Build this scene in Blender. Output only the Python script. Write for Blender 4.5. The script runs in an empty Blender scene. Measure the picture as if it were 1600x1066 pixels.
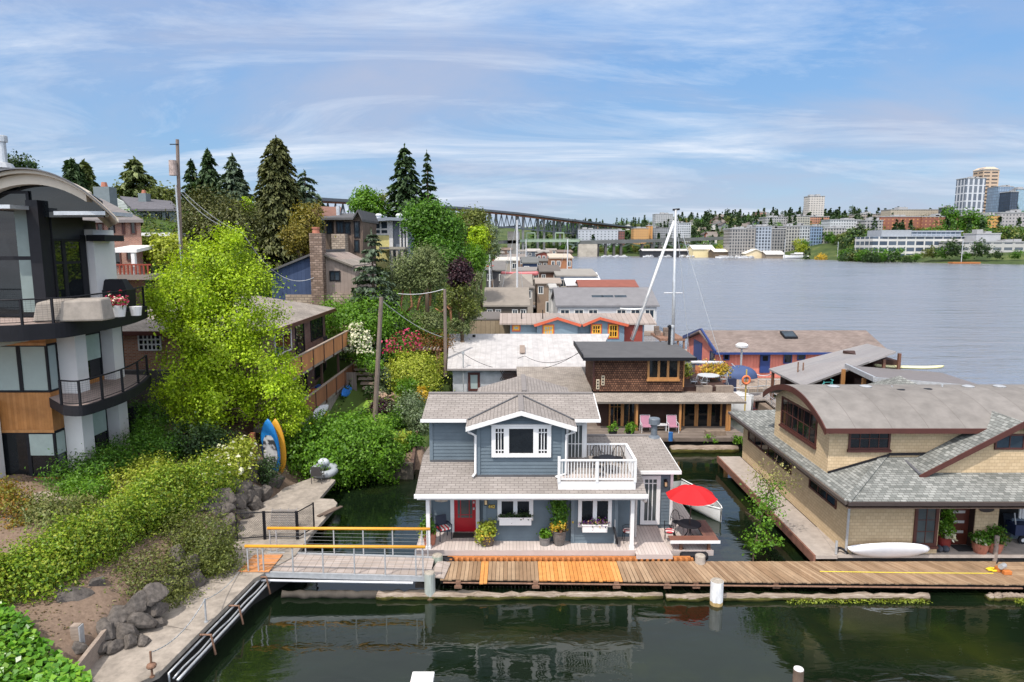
import bpy, math, random
import numpy as np
from mathutils import Vector
random.seed(7)
SC = bpy.context.scene
COL = SC.collection
# ---------------------------------------------------------------- camera, sky, sun, exposure
CAM_H, PITCH, FPX = 13.0, math.radians(7.95), 1066.7
cam_data = bpy.data.cameras.new('camera')
cam_data.lens = 24.0; cam_data.sensor_width = 36.0
cam_data.clip_start = 0.1; cam_data.clip_end = 20000
cam = bpy.data.objects.new('camera', cam_data); COL.objects.link(cam)
cam.location = (0, 0, CAM_H); cam.rotation_euler = (math.pi/2 - PITCH, 0, 0)
SC.camera = cam
SUN_EL, SUN_AZ = math.radians(58), math.radians(38)       # azimuth: from behind the camera towards -X
sdir = Vector((-math.sin(SUN_AZ)*math.cos(SUN_EL), -math.cos(SUN_AZ)*math.cos(SUN_EL), math.sin(SUN_EL)))
sun_data = bpy.data.lights.new('sun', 'SUN'); sun_data.energy = 3.4; sun_data.angle = math.radians(0.55)
sun_data.color = (1.0, 0.945, 0.87)
sun = bpy.data.objects.new('sun', sun_data); COL.objects.link(sun)
sun.location = (0, 0, 60); sun.rotation_euler = sdir.to_track_quat('Z', 'Y').to_euler()
SC.view_settings.view_transform = 'Standard'; SC.view_settings.look = 'None'
SC.view_settings.exposure = 0.36; SC.view_settings.gamma = 1.0
SC.render.engine = 'CYCLES'
SC.cycles.use_denoising = True
SC.cycles.max_bounces = 6; SC.cycles.diffuse_bounces = 3; SC.cycles.glossy_bounces = 3
SC.cycles.transmission_bounces = 3; SC.cycles.transparent_max_bounces = 6
SC.cycles.caustics_reflective = False; SC.cycles.caustics_refractive = False
SC.cycles.sample_clamp_indirect = 6.0

def nd(nt, typ, ins=None, **props):
    n = nt.nodes.new(typ)
    for k, v in props.items(): setattr(n, k, v)
    for k, v in (ins or {}).items():
        s = n.inputs[k]
        if isinstance(v, bpy.types.NodeSocket): nt.links.new(v, s)
        else:
            if hasattr(v, '__len__') and s.type == 'RGBA' and len(v) == 3: v = (*v, 1)
            s.default_value = v
    return n
def mth(nt, op, a, b=None, c=None):
    d = {0: a}
    if b is not None: d[1] = b
    if c is not None: d[2] = c
    return nd(nt, 'ShaderNodeMath', d, operation=op).outputs[0]
def ramp(nt, fac, stops):
    n = nd(nt, 'ShaderNodeValToRGB', {0: fac}); e = n.color_ramp.elements
    while len(e) < len(stops): e.new(0.5)
    for el, (p, c) in zip(e, stops):
        el.position = p; el.color = (*c, 1) if hasattr(c, '__len__') else (c, c, c, 1)
    return n.outputs[0]
def mixc(nt, f, a, b, blend='MIX'):
    return nd(nt, 'ShaderNodeMix', {0: f, 6: a, 7: b}, data_type='RGBA', blend_type=blend).outputs[2]

world = bpy.data.worlds.new('World'); SC.world = world; world.use_nodes = True
wt = world.node_tree
for n in list(wt.nodes): wt.nodes.remove(n)
sky = nd(wt, 'ShaderNodeTexSky', sky_type='NISHITA', sun_disc=False, sun_elevation=SUN_EL,
         sun_rotation=math.pi + SUN_AZ, air_density=1.15, dust_density=0.5, ozone_density=2.4)
wtc = nd(wt, 'ShaderNodeTexCoord')
wsp = nd(wt, 'ShaderNodeSeparateXYZ', {0: wtc.outputs['Generated']})
wz = mth(wt, 'ADD', mth(wt, 'MAXIMUM', wsp.outputs[2], 0.0), 0.20)
wpx = mth(wt, 'DIVIDE', wsp.outputs[0], wz); wpy = mth(wt, 'DIVIDE', wsp.outputs[1], wz)
wp = nd(wt, 'ShaderNodeCombineXYZ', {0: wpx, 1: wpy, 2: 0.0}).outputs[0]
# high thin streaks, lying roughly across the view
wm1 = nd(wt, 'ShaderNodeMapping', {0: wp, 1: (3.1, 0.9, 0), 2: (0, 0, math.radians(-24)), 3: (0.55, 1.5, 1)}).outputs[0]
wn1 = nd(wt, 'ShaderNodeTexNoise', {'Vector': wm1, 'Scale': 1.1, 'Detail': 10.0, 'Roughness': 0.66, 'Distortion': 0.7}).outputs[0]
cir = ramp(wt, wn1, [(0.47, 0.0), (0.58, 0.34), (0.70, 0.9)])
# broad grey lavender layers
wm2 = nd(wt, 'ShaderNodeMapping', {0: wp, 1: (5.2, 8.3, 0), 2: (0, 0, math.radians(8)), 3: (0.62, 0.95, 1)}).outputs[0]
wn2 = nd(wt, 'ShaderNodeTexNoise', {'Vector': wm2, 'Scale': 0.9, 'Detail': 7.0, 'Roughness': 0.58, 'Distortion': 0.3}).outputs[0]
lay = ramp(wt, wn2, [(0.42, 0.0), (0.57, 0.55), (0.72, 0.92)])
grad = ramp(wt, wsp.outputs[2], [(0.0, (3.0, 4.2, 5.8)), (0.12, (1.9, 3.6, 6.1)), (0.30, (1.45, 3.2, 6.4)), (0.36, (2.2, 3.6, 6.2)), (0.52, (6.0, 6.1, 6.4))])
c0 = mixc(wt, 0.72, sky.outputs[0], grad)
c1 = mixc(wt, lay, c0, (3.8, 4.15, 5.3, 1))
c2 = mixc(wt, cir, c1, (6.3, 6.8, 7.6, 1))
# unseen sky behind the viewer, brightened and warmed as added fill light
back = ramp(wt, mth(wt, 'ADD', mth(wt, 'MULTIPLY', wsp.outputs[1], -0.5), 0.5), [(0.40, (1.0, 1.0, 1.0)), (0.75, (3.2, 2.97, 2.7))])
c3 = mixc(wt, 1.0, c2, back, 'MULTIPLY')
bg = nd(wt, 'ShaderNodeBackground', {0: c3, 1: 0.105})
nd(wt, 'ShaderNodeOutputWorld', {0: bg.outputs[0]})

# ---------------------------------------------------------------- picture measurements -> places in the world
CP, SP = math.cos(PITCH), math.sin(PITCH)
def ray(px, py):
    dx, dy = (px-800)/FPX, (533-py)/FPX
    return Vector((dx, CP + dy*SP, -SP + dy*CP))
def A(px, py, Y):
    d = ray(px, py); return d*(Y/d.y) + Vector((0, 0, CAM_H))
def G(px, py, z=0.0):
    d = ray(px, py); return d*((z-CAM_H)/d.z) + Vector((0, 0, CAM_H))
def RC(px0, py0, px1, py1, Y):
    ym = (py0+py1)/2
    return A(px0, ym, Y).x, A(px1, ym, Y).x, A(px0, py1, Y).z, A(px0, py0, Y).z   # x0 x1 z0 z1

# ---------------------------------------------------------------- things, parts, meshes
W = {}
def tag(o, label=None, cat=None, group=None, kind=None):
    if label: o['label'] = label
    if cat: o['category'] = cat
    if group: o['group'] = group
    if kind: o['kind'] = kind
    return o
def thing(name, label, cat, loc, group=None):
    o = bpy.data.objects.new(name, None); COL.objects.link(o); o.empty_display_size = 0.2
    o.location = loc; W[o.name] = Vector(loc); return tag(o, label, cat, group)
def link_mesh(name, me, mats, parent, origin):
    o = bpy.data.objects.new(name, me); COL.objects.link(o)
    for m in (mats if isinstance(mats, (list, tuple)) else [mats]): me.materials.append(m)
    if parent is not None: o.parent = parent; W[o.name] = W[parent.name]
    else: o.location = origin; W[o.name] = Vector(origin)
    return o
def copy_tree(o, loc=None, label=None, group=None, rz=None, scale=None, parent=None, dw=None):
    c = o.copy(); COL.objects.link(c)
    if parent is not None: c.parent = parent
    if loc is not None: c.location = loc; W[c.name] = Vector(loc)
    else: W[c.name] = W[parent.name]
    if label: c['label'] = label
    if group: c['group'] = group
    if rz is not None: c.rotation_euler = (0, 0, rz)
    if scale is not None: c.scale = scale if hasattr(scale, '__len__') else (scale,)*3
    for ch in list(o.children): copy_tree(ch, parent=c)
    return c

class MB:
    def __init__(s): s.v = []; s.f = []; s.mi = []; s.cm = 0; s.fr = None
    def add(s, vs, fs):
        b = len(s.v); s.v += [tuple(p) for p in vs]
        for f in fs: s.f.append([b+i for i in f]); s.mi.append(s.cm)
        return s
    def poly(s, pts): return s.add(pts, [list(range(len(pts)))])
    def box(s, x0, x1, y0, y1, z0, z1):
        if x0 > x1: x0, x1 = x1, x0
        if y0 > y1: y0, y1 = y1, y0
        if z0 > z1: z0, z1 = z1, z0
        return s.hexa([(x0,y0,z0),(x1,y0,z0),(x1,y1,z0),(x0,y1,z0),(x0,y0,z1),(x1,y0,z1),(x1,y1,z1),(x0,y1,z1)])
    def hexa(s, p): return s.add(p, [(3,2,1,0),(4,5,6,7),(0,1,5,4),(1,2,6,5),(2,3,7,6),(3,0,4,7)])
    def obox(s, cx, cy, z0, lx, ly, lz, rz=0):
        c, n = math.cos(rz), math.sin(rz); q = []
        for z in (z0, z0+lz):
            for a, b in ((-1,-1),(1,-1),(1,1),(-1,1)):
                x, y = a*lx/2, b*ly/2; q.append((cx+x*c-y*n, cy+x*n+y*c, z))
        return s.hexa(q)
    def frame(s, o, u, n): s.fr = (Vector(o), Vector(u).normalized(), Vector(n).normalized()); return s
    def fp(s, u, v, d):
        o, a, n = s.fr; return o + a*u + Vector((0,0,v)) + n*d
    def fbox(s, u0, u1, v0, v1, d0, d1):
        return s.hexa([s.fp(u0,v0,d1), s.fp(u1,v0,d1), s.fp(u1,v0,d0), s.fp(u0,v0,d0),
                       s.fp(u0,v1,d1), s.fp(u1,v1,d1), s.fp(u1,v1,d0), s.fp(u0,v1,d0)])
    def prism(s, pts, vec):
        pts = [Vector(p) for p in pts]; v = Vector(vec); n = len(pts)
        fs = [list(range(n))[::-1], list(range(n, 2*n))]
        fs += [(i, (i+1) % n, n+(i+1) % n, n+i) for i in range(n)]
        return s.add(pts + [p+v for p in pts], fs)
    def slab(s, pts, th=0.12): return s.prism(pts, (0, 0, -th))
    def bar(s, a, b, w, h=None):
        a, b = Vector(a), Vector(b); h = h or w; d = (b-a).normalized()
        up = Vector((0,0,1)) if abs(d.z) < 0.95 else Vector((0,1,0))
        sd = d.cross(up).normalized()*(w/2); u = sd.cross(d).normalized()*(h/2)
        return s.hexa([a-sd-u, b-sd-u, b+sd-u, a+sd-u, a-sd+u, b-sd+u, b+sd+u, a+sd+u])
    def tube(s, pts, r, n=6, cap=True):
        pts = [Vector(p) for p in pts]; rs = r if hasattr(r, '__len__') else [r]*len(pts)
        vs = []; prev = None
        for i, p in enumerate(pts):
            d = (pts[min(i+1, len(pts)-1)] - pts[max(i-1, 0)]).normalized()
            if prev is None:
                a = d.cross(Vector((0,0,1)) if abs(d.z) < 0.9 else Vector((1,0,0))).normalized()
            else: a = (prev - d*prev.dot(d)).normalized()
            prev = a; b = d.cross(a)
            for k in range(n):
                t = 2*math.pi*k/n; vs.append(p + (a*math.cos(t) + b*math.sin(t))*rs[i])
        fs = [(i*n+k, i*n+(k+1) % n, (i+1)*n+(k+1) % n, (i+1)*n+k) for i in range(len(pts)-1) for k in range(n)]
        if cap: fs += [list(range(n))[::-1], list(range((len(pts)-1)*n, len(pts)*n))]
        return s.add(vs, fs)
    def lathe(s, prof, c, n=16, cap=True):
        vs = []; m = len(prof)
        for (r, z) in prof:
            for k in range(n):
                t = 2*math.pi*k/n; vs.append((c[0]+r*math.cos(t), c[1]+r*math.sin(t), c[2]+z))
        fs = [(i*n+k, i*n+(k+1) % n, (i+1)*n+(k+1) % n, (i+1)*n+k) for i in range(m-1) for k in range(n)]
        if cap: fs += [list(range(n))[::-1], list(range((m-1)*n, m*n))]
        return s.add(vs, fs)
    def ell(s, c, r, n=10, m=6, jit=0, seed=0):
        rr = random.Random(seed); vs = [(c[0], c[1], c[2]-r[2])]; fs = []
        for i in range(1, m):
            t = math.pi*i/m - math.pi/2
            for k in range(n):
                a = 2*math.pi*k/n; q = 1 + jit*(rr.random()*2-1)
                vs.append((c[0]+r[0]*math.cos(t)*math.cos(a)*q, c[1]+r[1]*math.cos(t)*math.sin(a)*q, c[2]+r[2]*math.sin(t)*q))
        vs.append((c[0], c[1], c[2]+r[2])); L = len(vs)-1
        fs += [(0, 1+(k+1) % n, 1+k) for k in range(n)]
        for i in range(m-2):
            b = 1+i*n; fs += [(b+k, b+(k+1) % n, b+n+(k+1) % n, b+n+k) for k in range(n)]
        b = 1+(m-2)*n; fs += [(b+k, b+(k+1) % n, L) for k in range(n)]
        return s.add(vs, fs)
    def lap(s, a, b, z0, z1, n, pitch=0.15, out=0.03):
        # overlapping boards between plan points a and b, facing n
        a, b, n = Vector((*a, 0)), Vector((*b, 0)), Vector((*n, 0)).normalized(); z = z0
        while z < z1-0.01:
            t = min(z+pitch, z1); k = (t-z)/pitch
            p = [a+n*out+Vector((0,0,z)), b+n*out+Vector((0,0,z)), b+n*(out*(1-k)+0.004)+Vector((0,0,t)), a+n*(out*(1-k)+0.004)+Vector((0,0,t))]
            s.poly(p); s.poly([a+Vector((0,0,z)), b+Vector((0,0,z)), p[1], p[0]]); z = t
        return s
    def build(s, name, mat, parent=None, smooth=False, bevel=0):
        if parent is not None: og = W[parent.name]
        else:
            xs = [p[0] for p in s.v]; ys = [p[1] for p in s.v]
            og = Vector(((min(xs)+max(xs))/2, (min(ys)+max(ys))/2, min(p[2] for p in s.v)))
        me = bpy.data.meshes.new(name)
        me.from_pydata([(p[0]-og[0], p[1]-og[1], p[2]-og[2]) for p in s.v], [], s.f)
        o = link_mesh(name, me, mat, parent, og)
        if max(s.mi, default=0) > 0: me.polygons.foreach_set('material_index', s.mi)
        if smooth: me.polygons.foreach_set('use_smooth', [True]*len(s.f))
        if bevel:
            m = o.modifiers.new('bevel', 'BEVEL'); m.width = bevel; m.segments = 2; m.limit_method = 'ANGLE'
        me.update(); return o
def T(mb, name, mat, label, cat, group=None, **k): return tag(mb.build(name, mat, **k), label, cat, group)

# ---------------------------------------------------------------- materials
def H(s):
    s = s.lstrip('#'); v = [int(s[i:i+2], 16)/255 for i in (0, 2, 4)]
    return tuple(x/12.92 if x <= 0.04045 else ((x+0.055)/1.055)**2.4 for x in v)
def sc(c, k): return tuple(min(1, x*k) for x in c)
def newmat(name):
    m = bpy.data.materials.new(name); m.use_nodes = True; nt = m.node_tree
    return m, nt, nt.nodes['Principled BSDF']
def uvw(nt, mode):
    tc = nd(nt, 'ShaderNodeTexCoord').outputs['Object']; sp = nd(nt, 'ShaderNodeSeparateXYZ', {0: tc}).outputs
    if mode == 'wall': u, v = mth(nt, 'ADD', sp[0], sp[1]), sp[2]
    elif mode == 'roofy': u, v = sp[0], sp[1]
    elif mode == 'roofx': u, v = sp[1], sp[0]
    elif mode == 'vert': u, v = sp[2], mth(nt, 'ADD', sp[0], sp[1])
    return nd(nt, 'ShaderNodeCombineXYZ', {0: u, 1: v, 2: 0.0}).outputs[0], u, v
def setp(b, nt, col, rough, metal=0.0, spec=0.5):
    if isinstance(col, bpy.types.NodeSocket): nt.links.new(col, b.inputs['Base Color'])
    else: b.inputs['Base Color'].default_value = (*col, 1)
    b.inputs['Roughness'].default_value = rough; b.inputs['Metallic'].default_value = metal
    b.inputs['Specular IOR Level'].default_value = spec
def bump(nt, b, h, strength=0.5, dist=0.02):
    n = nd(nt, 'ShaderNodeBump', {'Height': h, 'Strength': strength, 'Distance': dist}); nt.links.new(n.outputs[0], b.inputs['Normal'])
def grime(nt, col, amt, scale, stretch=(1, 1, 1)):
    tc = nd(nt, 'ShaderNodeTexCoord').outputs['Object']
    mp = nd(nt, 'ShaderNodeMapping', {0: tc, 3: stretch}).outputs[0]
    n = nd(nt, 'ShaderNodeTexNoise', {'Vector': mp, 'Scale': scale, 'Detail': 6.0, 'Roughness': 0.65}).outputs[0]
    f = ramp(nt, n, [(0.3, 1-amt), (0.7, 1+amt*0.6)])
    return mixc(nt, 1.0, col, f, 'MULTIPLY'), n
def plain(name, col, rough=0.6, amt=0.12, scale=2.5, metal=0.0, spec=0.4, bmp=0.0, stretch=(1, 1, 1)):
    m, nt, b = newmat(name); c, n = grime(nt, (*col, 1), amt, scale, stretch); setp(b, nt, c, rough, metal, spec)
    if bmp: bump(nt, b, n, bmp, 0.03)
    return m
def bricky(name, c1, c2, mortar, w, h, mode='wall', msize=0.02, rough=0.85, amt=0.15, off=0.5, bmp=0.5, saw=False, gs=0.6, dist=0.02):
    m, nt, b = newmat(name); v, u, vv = uvw(nt, mode)
    br = nd(nt, 'ShaderNodeTexBrick', {'Vector': v, 'Color1': c1, 'Color2': c2, 'Mortar': mortar, 'Scale': 1.0, 'Mortar Size': msize,
            'Mortar Smooth': 0.1, 'Bias': 0.0, 'Brick Width': w, 'Row Height': h}, offset=off)
    c, n = grime(nt, br.outputs[0], amt, gs); setp(b, nt, c, rough, 0, 0.3)
    if saw: hgt = mth(nt, 'SUBTRACT', 1.0, mth(nt, 'FRACT', mth(nt, 'DIVIDE', vv, h)))
    else: hgt = mth(nt, 'SUBTRACT', 1.0, br.outputs['Fac'])
    bump(nt, b, hgt, bmp, dist); return m
def boards(name, c1, c2, w, mode='roofy', rough=0.75, gap=0.06, amt=0.2, gapc=(0.02, 0.017, 0.015), grain=12.0, bmp=0.3):
    # boards of width w side by side along u
    m, nt, b = newmat(name); v, u, vv = uvw(nt, mode)
    q = mth(nt, 'DIVIDE', u, w); idx = mth(nt, 'FLOOR', q); fr = mth(nt, 'FRACT', q)
    rnd = nd(nt, 'ShaderNodeTexWhiteNoise', {'W': idx}, noise_dimensions='1D').outputs[0]
    c = mixc(nt, rnd, (*c1, 1), (*c2, 1)); c, n = grime(nt, c, amt, 1.5)
    g = mth(nt, 'LESS_THAN', mth(nt, 'ABSOLUTE', mth(nt, 'SUBTRACT', fr, 0.5)), 0.5-gap/2)
    c = mixc(nt, g, (*gapc, 1), c); setp(b, nt, c, rough, 0, 0.3); bump(nt, b, g, bmp, 0.01); return m
def islands(name, c1, c2, rough=0.75, amt=0.2, scale=3.0, stretch=(1, 1, 1), spec=0.3):
    m, nt, b = newmat(name); r = nd(nt, 'ShaderNodeNewGeometry').outputs['Random Per Island']
    c = mixc(nt, r, (*c1, 1), (*c2, 1)); c, n = grime(nt, c, amt, scale, stretch); setp(b, nt, c, rough, 0, spec); bump(nt, b, n, 0.15, 0.01); return m
def leafy(name, cs, trans=0.32, rough=0.5, patch=0.35, pscale=0.7):
    m, nt, b = newmat(name); r = nd(nt, 'ShaderNodeNewGeometry').outputs['Random Per Island']
    k = len(cs)-1
    c = ramp(nt, r, [(i/k, cc) for i, cc in enumerate(cs)]); c, n = grime(nt, c, patch, pscale)
    setp(b, nt, c, rough, 0, 0.35)
    tr = nd(nt, 'ShaderNodeBsdfTranslucent', {0: mixc(nt, 1.0, c, (1.15, 1.2, 0.55, 1), 'MULTIPLY')})
    mx = nd(nt, 'ShaderNodeMixShader', {0: trans, 1: b.outputs[0], 2: tr.outputs[0]})
    nt.links.new(mx.outputs[0], nt.nodes['Material Output'].inputs[0]); return m
def glassy(name, col=(0.010, 0.012, 0.014), rough=0.03, amt=0.5, spec=0.38):
    m, nt, b = newmat(name); c, n = grime(nt, (*col, 1), amt, 0.9); setp(b, nt, c, rough, 0, spec)
    n2 = nd(nt, 'ShaderNodeTexNoise', {'Scale': 0.8}).outputs[0]; bump(nt, b, n2, 0.02, 0.05); return m
def facade(name, wall, win, bw, bh, ww, wh, mode='wall', rough=0.7, vary=0.5, lit=None):
    # grid of windows: cell bw x bh, opening share ww x wh
    m, nt, b = newmat(name); v, u, vv = uvw(nt, mode)
    qu, qv = mth(nt, 'DIVIDE', u, bw), mth(nt, 'DIVIDE', vv, bh)
    def band(q, w): return mth(nt, 'LESS_THAN', mth(nt, 'ABSOLUTE', mth(nt, 'SUBTRACT', mth(nt, 'FRACT', q), 0.5)), w/2)
    msk = mth(nt, 'MULTIPLY', band(qu, ww), band(qv, wh))
    cell = nd(nt, 'ShaderNodeCombineXYZ', {0: mth(nt, 'FLOOR', qu), 1: mth(nt, 'FLOOR', qv), 2: 0.0}).outputs[0]
    rnd = nd(nt, 'ShaderNodeTexWhiteNoise', {'Vector': cell}, noise_dimensions='2D').outputs[0]
    wc = mixc(nt, mth(nt, 'MULTIPLY', rnd, vary), (*win, 1), (*(lit or sc(wall, 0.7)), 1))
    wl, n = grime(nt, (*wall, 1), 0.1, 0.15); c = mixc(nt, msk, wl, wc); setp(b, nt, c, rough, 0, 0.4)
    nt.links.new(mth(nt, 'SUBTRACT', rough, mth(nt, 'MULTIPLY', msk, rough-0.15)), b.inputs['Roughness'])
    bump(nt, b, mth(nt, 'SUBTRACT', 1.0, msk), 0.6, 0.15); return m

# ---------------------------------------------------------------- shared materials
M = {}
M['white'] = plain('white_paint', (0.67, 0.655, 0.64), 0.5, 0.06)
M['white_metal'] = plain('white_metal', (0.55, 0.55, 0.56), 0.4, 0.12, 4)
M['galv'] = plain('galvanized_metal', (0.46, 0.47, 0.48), 0.4, 0.2, 5, metal=0.4)
M['rust'] = plain('rusty_metal', (0.20, 0.11, 0.07), 0.8, 0.4, 8)
M['black'] = plain('black_metal', (0.012, 0.012, 0.015), 0.6, 0.2, 3, spec=0.2)
M['dkbrown'] = plain('dark_brown_trim', (0.075, 0.024, 0.018), 0.5, 0.15)
M['glass'] = glassy('window_glass')
M['glass_blue'] = glassy('sky_glass', (0.03, 0.045, 0.06), 0.05)
M['blind'] = glassy('blinds_behind_glass', (0.30, 0.36, 0.34), 0.08, 0.08, 0.35)
M['curtain'] = glassy('curtain_behind_glass', (0.07, 0.08, 0.08), 0.08, 0.3, 0.35)
M['blue_siding'] = plain('blue_grey_siding', (0.104, 0.134, 0.156), 0.65, 0.17, 1.1, bmp=0.05)
M['roof_grey'] = bricky('grey_composite_shingle', (0.235, 0.208, 0.188), (0.288, 0.257, 0.235), (0.13, 0.112, 0.10), 0.34, 0.15, 'roofy', 0.012, amt=0.16, saw=True, bmp=0.6)
M['roof_grey_x'] = bricky('grey_composite_shingle_side', (0.235, 0.208, 0.188), (0.288, 0.257, 0.235), (0.13, 0.112, 0.10), 0.34, 0.15, 'roofx', 0.012, amt=0.16, saw=True, bmp=0.6)
M['deck_grey'] = boards('composite_decking', (0.44, 0.375, 0.34), (0.52, 0.45, 0.41), 0.14, 'roofy', 0.7, 0.07, 0.1, (0.12, 0.10, 0.09))
M['wood_weather'] = islands('weathered_wood', (0.20, 0.15, 0.115), (0.34, 0.275, 0.225), 0.85, 0.3, 6, (1, 1, 6))
M['wood_honey'] = plain('honey_wood', (0.40, 0.19, 0.065), 0.5, 0.25, 5, stretch=(1, 1, 0.2))
M['wood_brown'] = plain('stained_brown_wood', (0.155, 0.072, 0.045), 0.5, 0.25, 4, stretch=(3, 3, 0.4))
M['bark'] = plain('bark', (0.11, 0.075, 0.05), 0.95, 0.45, 7, bmp=0.6, stretch=(1, 1, 0.25))
M['terracotta'] = plain('terracotta', (0.36, 0.135, 0.085), 0.75, 0.25, 5)
M['concrete'] = plain('concrete', (0.30, 0.258, 0.215), 0.92, 0.38, 2.6, bmp=0.25)
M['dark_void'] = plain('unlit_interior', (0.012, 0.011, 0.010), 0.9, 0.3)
M['cushion'] = None
def striped(name, ca, cb, w, mode='roofy'):
    m, nt, b = newmat(name); v, u, vv = uvw(nt, mode)
    k = mth(nt, 'LESS_THAN', mth(nt, 'FRACT', mth(nt, 'DIVIDE', u, w)), 0.5)
    setp(b, nt, mixc(nt, k, (*ca, 1), (*cb, 1)), 0.8, 0, 0.2); return m
M['cushion'] = striped('striped_cushion', (0.55, 0.05, 0.06), (0.75, 0.72, 0.68), 0.16)

# ---------------------------------------------------------------- building helpers
def window(par, o, u, n, u0, u1, v0, v1, fm, gm, trim=0.09, cols=1, rows=1, bar=0.03, sill=0.0, proud=0.05, name='window', pane='pane', rowfrac=None, colfrac=None):
    f = MB().frame(o, u, n)
    f.fbox(u0, u0+trim, v0, v1, -0.02, proud); f.fbox(u1-trim, u1, v0, v1, -0.02, proud)
    f.fbox(u0+trim, u1-trim, v1-trim, v1, -0.02, proud-0.004); f.fbox(u0+trim, u1-trim, v0, v0+trim, -0.02, proud-0.004)
    if sill: f.fbox(u0-0.04, u1+0.04, v0-sill, v0-0.001, -0.02, proud+0.06)
    iu0, iu1, iv0, iv1 = u0+trim, u1-trim, v0+trim, v1-trim
    for q in (colfrac or [i/cols for i in range(1, cols)]):
        x = iu0+(iu1-iu0)*q; f.fbox(x-bar/2, x+bar/2, iv0, iv1, -0.02, proud-0.015)
    for q in (rowfrac or [i/rows for i in range(1, rows)]):
        z = iv0+(iv1-iv0)*q; f.fbox(iu0, iu1, z-bar/2, z+bar/2, -0.02, proud-0.019)
    w = f.build(name, fm, par)
    MB().frame(o, u, n).fbox(iu0-0.01, iu1+0.01, iv0-0.01, iv1+0.01, -0.015, 0.012).build(pane, gm, w)
    return w
FX, FN = (1, 0, 0), (0, -1, 0)              # a wall facing the camera
def winp(par, px0, py0, px1, py1, Y, fm, gm, **k):
    x0, x1, z0, z1 = RC(px0, py0, px1, py1, Y)
    return window(par, (0, Y, 0), FX, FN, x0, x1, z0, z1, fm, gm, **k)
def gable_roof(x0, x1, y0, y1, ze, zr, axis, mat, par, th=0.14, name='roof', rf=0.5, hip=0.0):
    r = MB()
    if axis == 'x':
        ym = y0+(y1-y0)*rf; h = hip
        r.slab([(x0,y0,ze),(x1,y0,ze),(x1-h,ym,zr),(x0+h,ym,zr)], th); r.slab([(x0+h,ym,zr),(x1-h,ym,zr),(x1,y1,ze),(x0,y1,ze)], th)
        if h: r.slab([(x1,y0,ze),(x1,y1,ze),(x1-h,ym,zr)], th); r.slab([(x0,y1,ze),(x0,y0,ze),(x0+h,ym,zr)], th)
    else:
        xm = x0+(x1-x0)*rf; h = hip
        r.slab([(x0,y1,ze),(x0,y0,ze),(xm,y0+h,zr),(xm,y1-h,zr)], th); r.slab([(xm,y1-h,zr),(xm,y0+h,zr),(x1,y0,ze),(x1,y1,ze)], th)
        if h: r.slab([(x0,y0,ze),(x1,y0,ze),(xm,y0+h,zr)], th); r.slab([(x1,y1,ze),(x0,y1,ze),(xm,y1-h,zr)], th)
    return r.build(name, mat, par)
def gable_walls(x0, x1, y0, y1, z0, ze, zr, axis, mat, par, rf=0.5, name='wall'):
    w = MB()
    if axis == 'x':
        ym = y0+(y1-y0)*rf; p = [(x0,y0,z0),(x0,y1,z0),(x0,y1,ze),(x0,ym,zr),(x0,y0,ze)]; w.prism(p, (x1-x0, 0, 0))
    elif axis == 'y':
        xm = x0+(x1-x0)*rf; p = [(x0,y0,z0),(x1,y0,z0),(x1,y0,ze),(xm,y0,zr),(x0,y0,ze)]; w.prism(p, (0, y1-y0, 0))
    else: w.box(x0, x1, y0, y1, z0, ze)
    return w.build(name, mat, par)

# ---------------------------------------------------------------- foliage
def leaf_mesh(name, P, Nn, size, mats, parent=None, origin=None, aspect=1.7, seed=0, long_dir=None, midx=None):
    rng = np.random.default_rng(seed); n = len(P)
    t = rng.normal(size=(n, 3)) if long_dir is None else long_dir + rng.normal(size=(n, 3))*0.25
    Nn = Nn/np.maximum(np.linalg.norm(Nn, axis=1, keepdims=True), 1e-6)
    t = t - Nn*np.sum(t*Nn, axis=1, keepdims=True); t /= np.maximum(np.linalg.norm(t, axis=1, keepdims=True), 1e-6)
    b = np.cross(Nn, t); s = (size*rng.uniform(0.6, 1.35, size=(n, 1))) if np.isscalar(size) else size[:, None]*rng.uniform(0.7, 1.3, size=(n, 1))
    L = t*s*0.5; B = b*s*0.5/aspect; bend = Nn*s*0.12
    V = np.empty((n, 4, 3)); V[:, 0] = P-L-bend; V[:, 1] = P+B+bend*0.5; V[:, 2] = P+L-bend; V[:, 3] = P-B+bend*0.5
    og = np.array(W[parent.name] if parent is not None else origin)
    V = (V.reshape(-1, 3)-og).astype(np.float32)
    me = bpy.data.meshes.new(name); me.vertices.add(4*n); me.vertices.foreach_set('co', V.ravel())
    me.loops.add(4*n); me.loops.foreach_set('vertex_index', np.arange(4*n, dtype=np.int32))
    me.polygons.add(n); me.polygons.foreach_set('loop_start', np.arange(0, 4*n, 4, dtype=np.int32))
    if midx is not None: me.polygons.foreach_set('material_index', midx.astype(np.int32))
    me.update(calc_edges=True); return link_mesh(name, me, mats, parent, origin)
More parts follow.
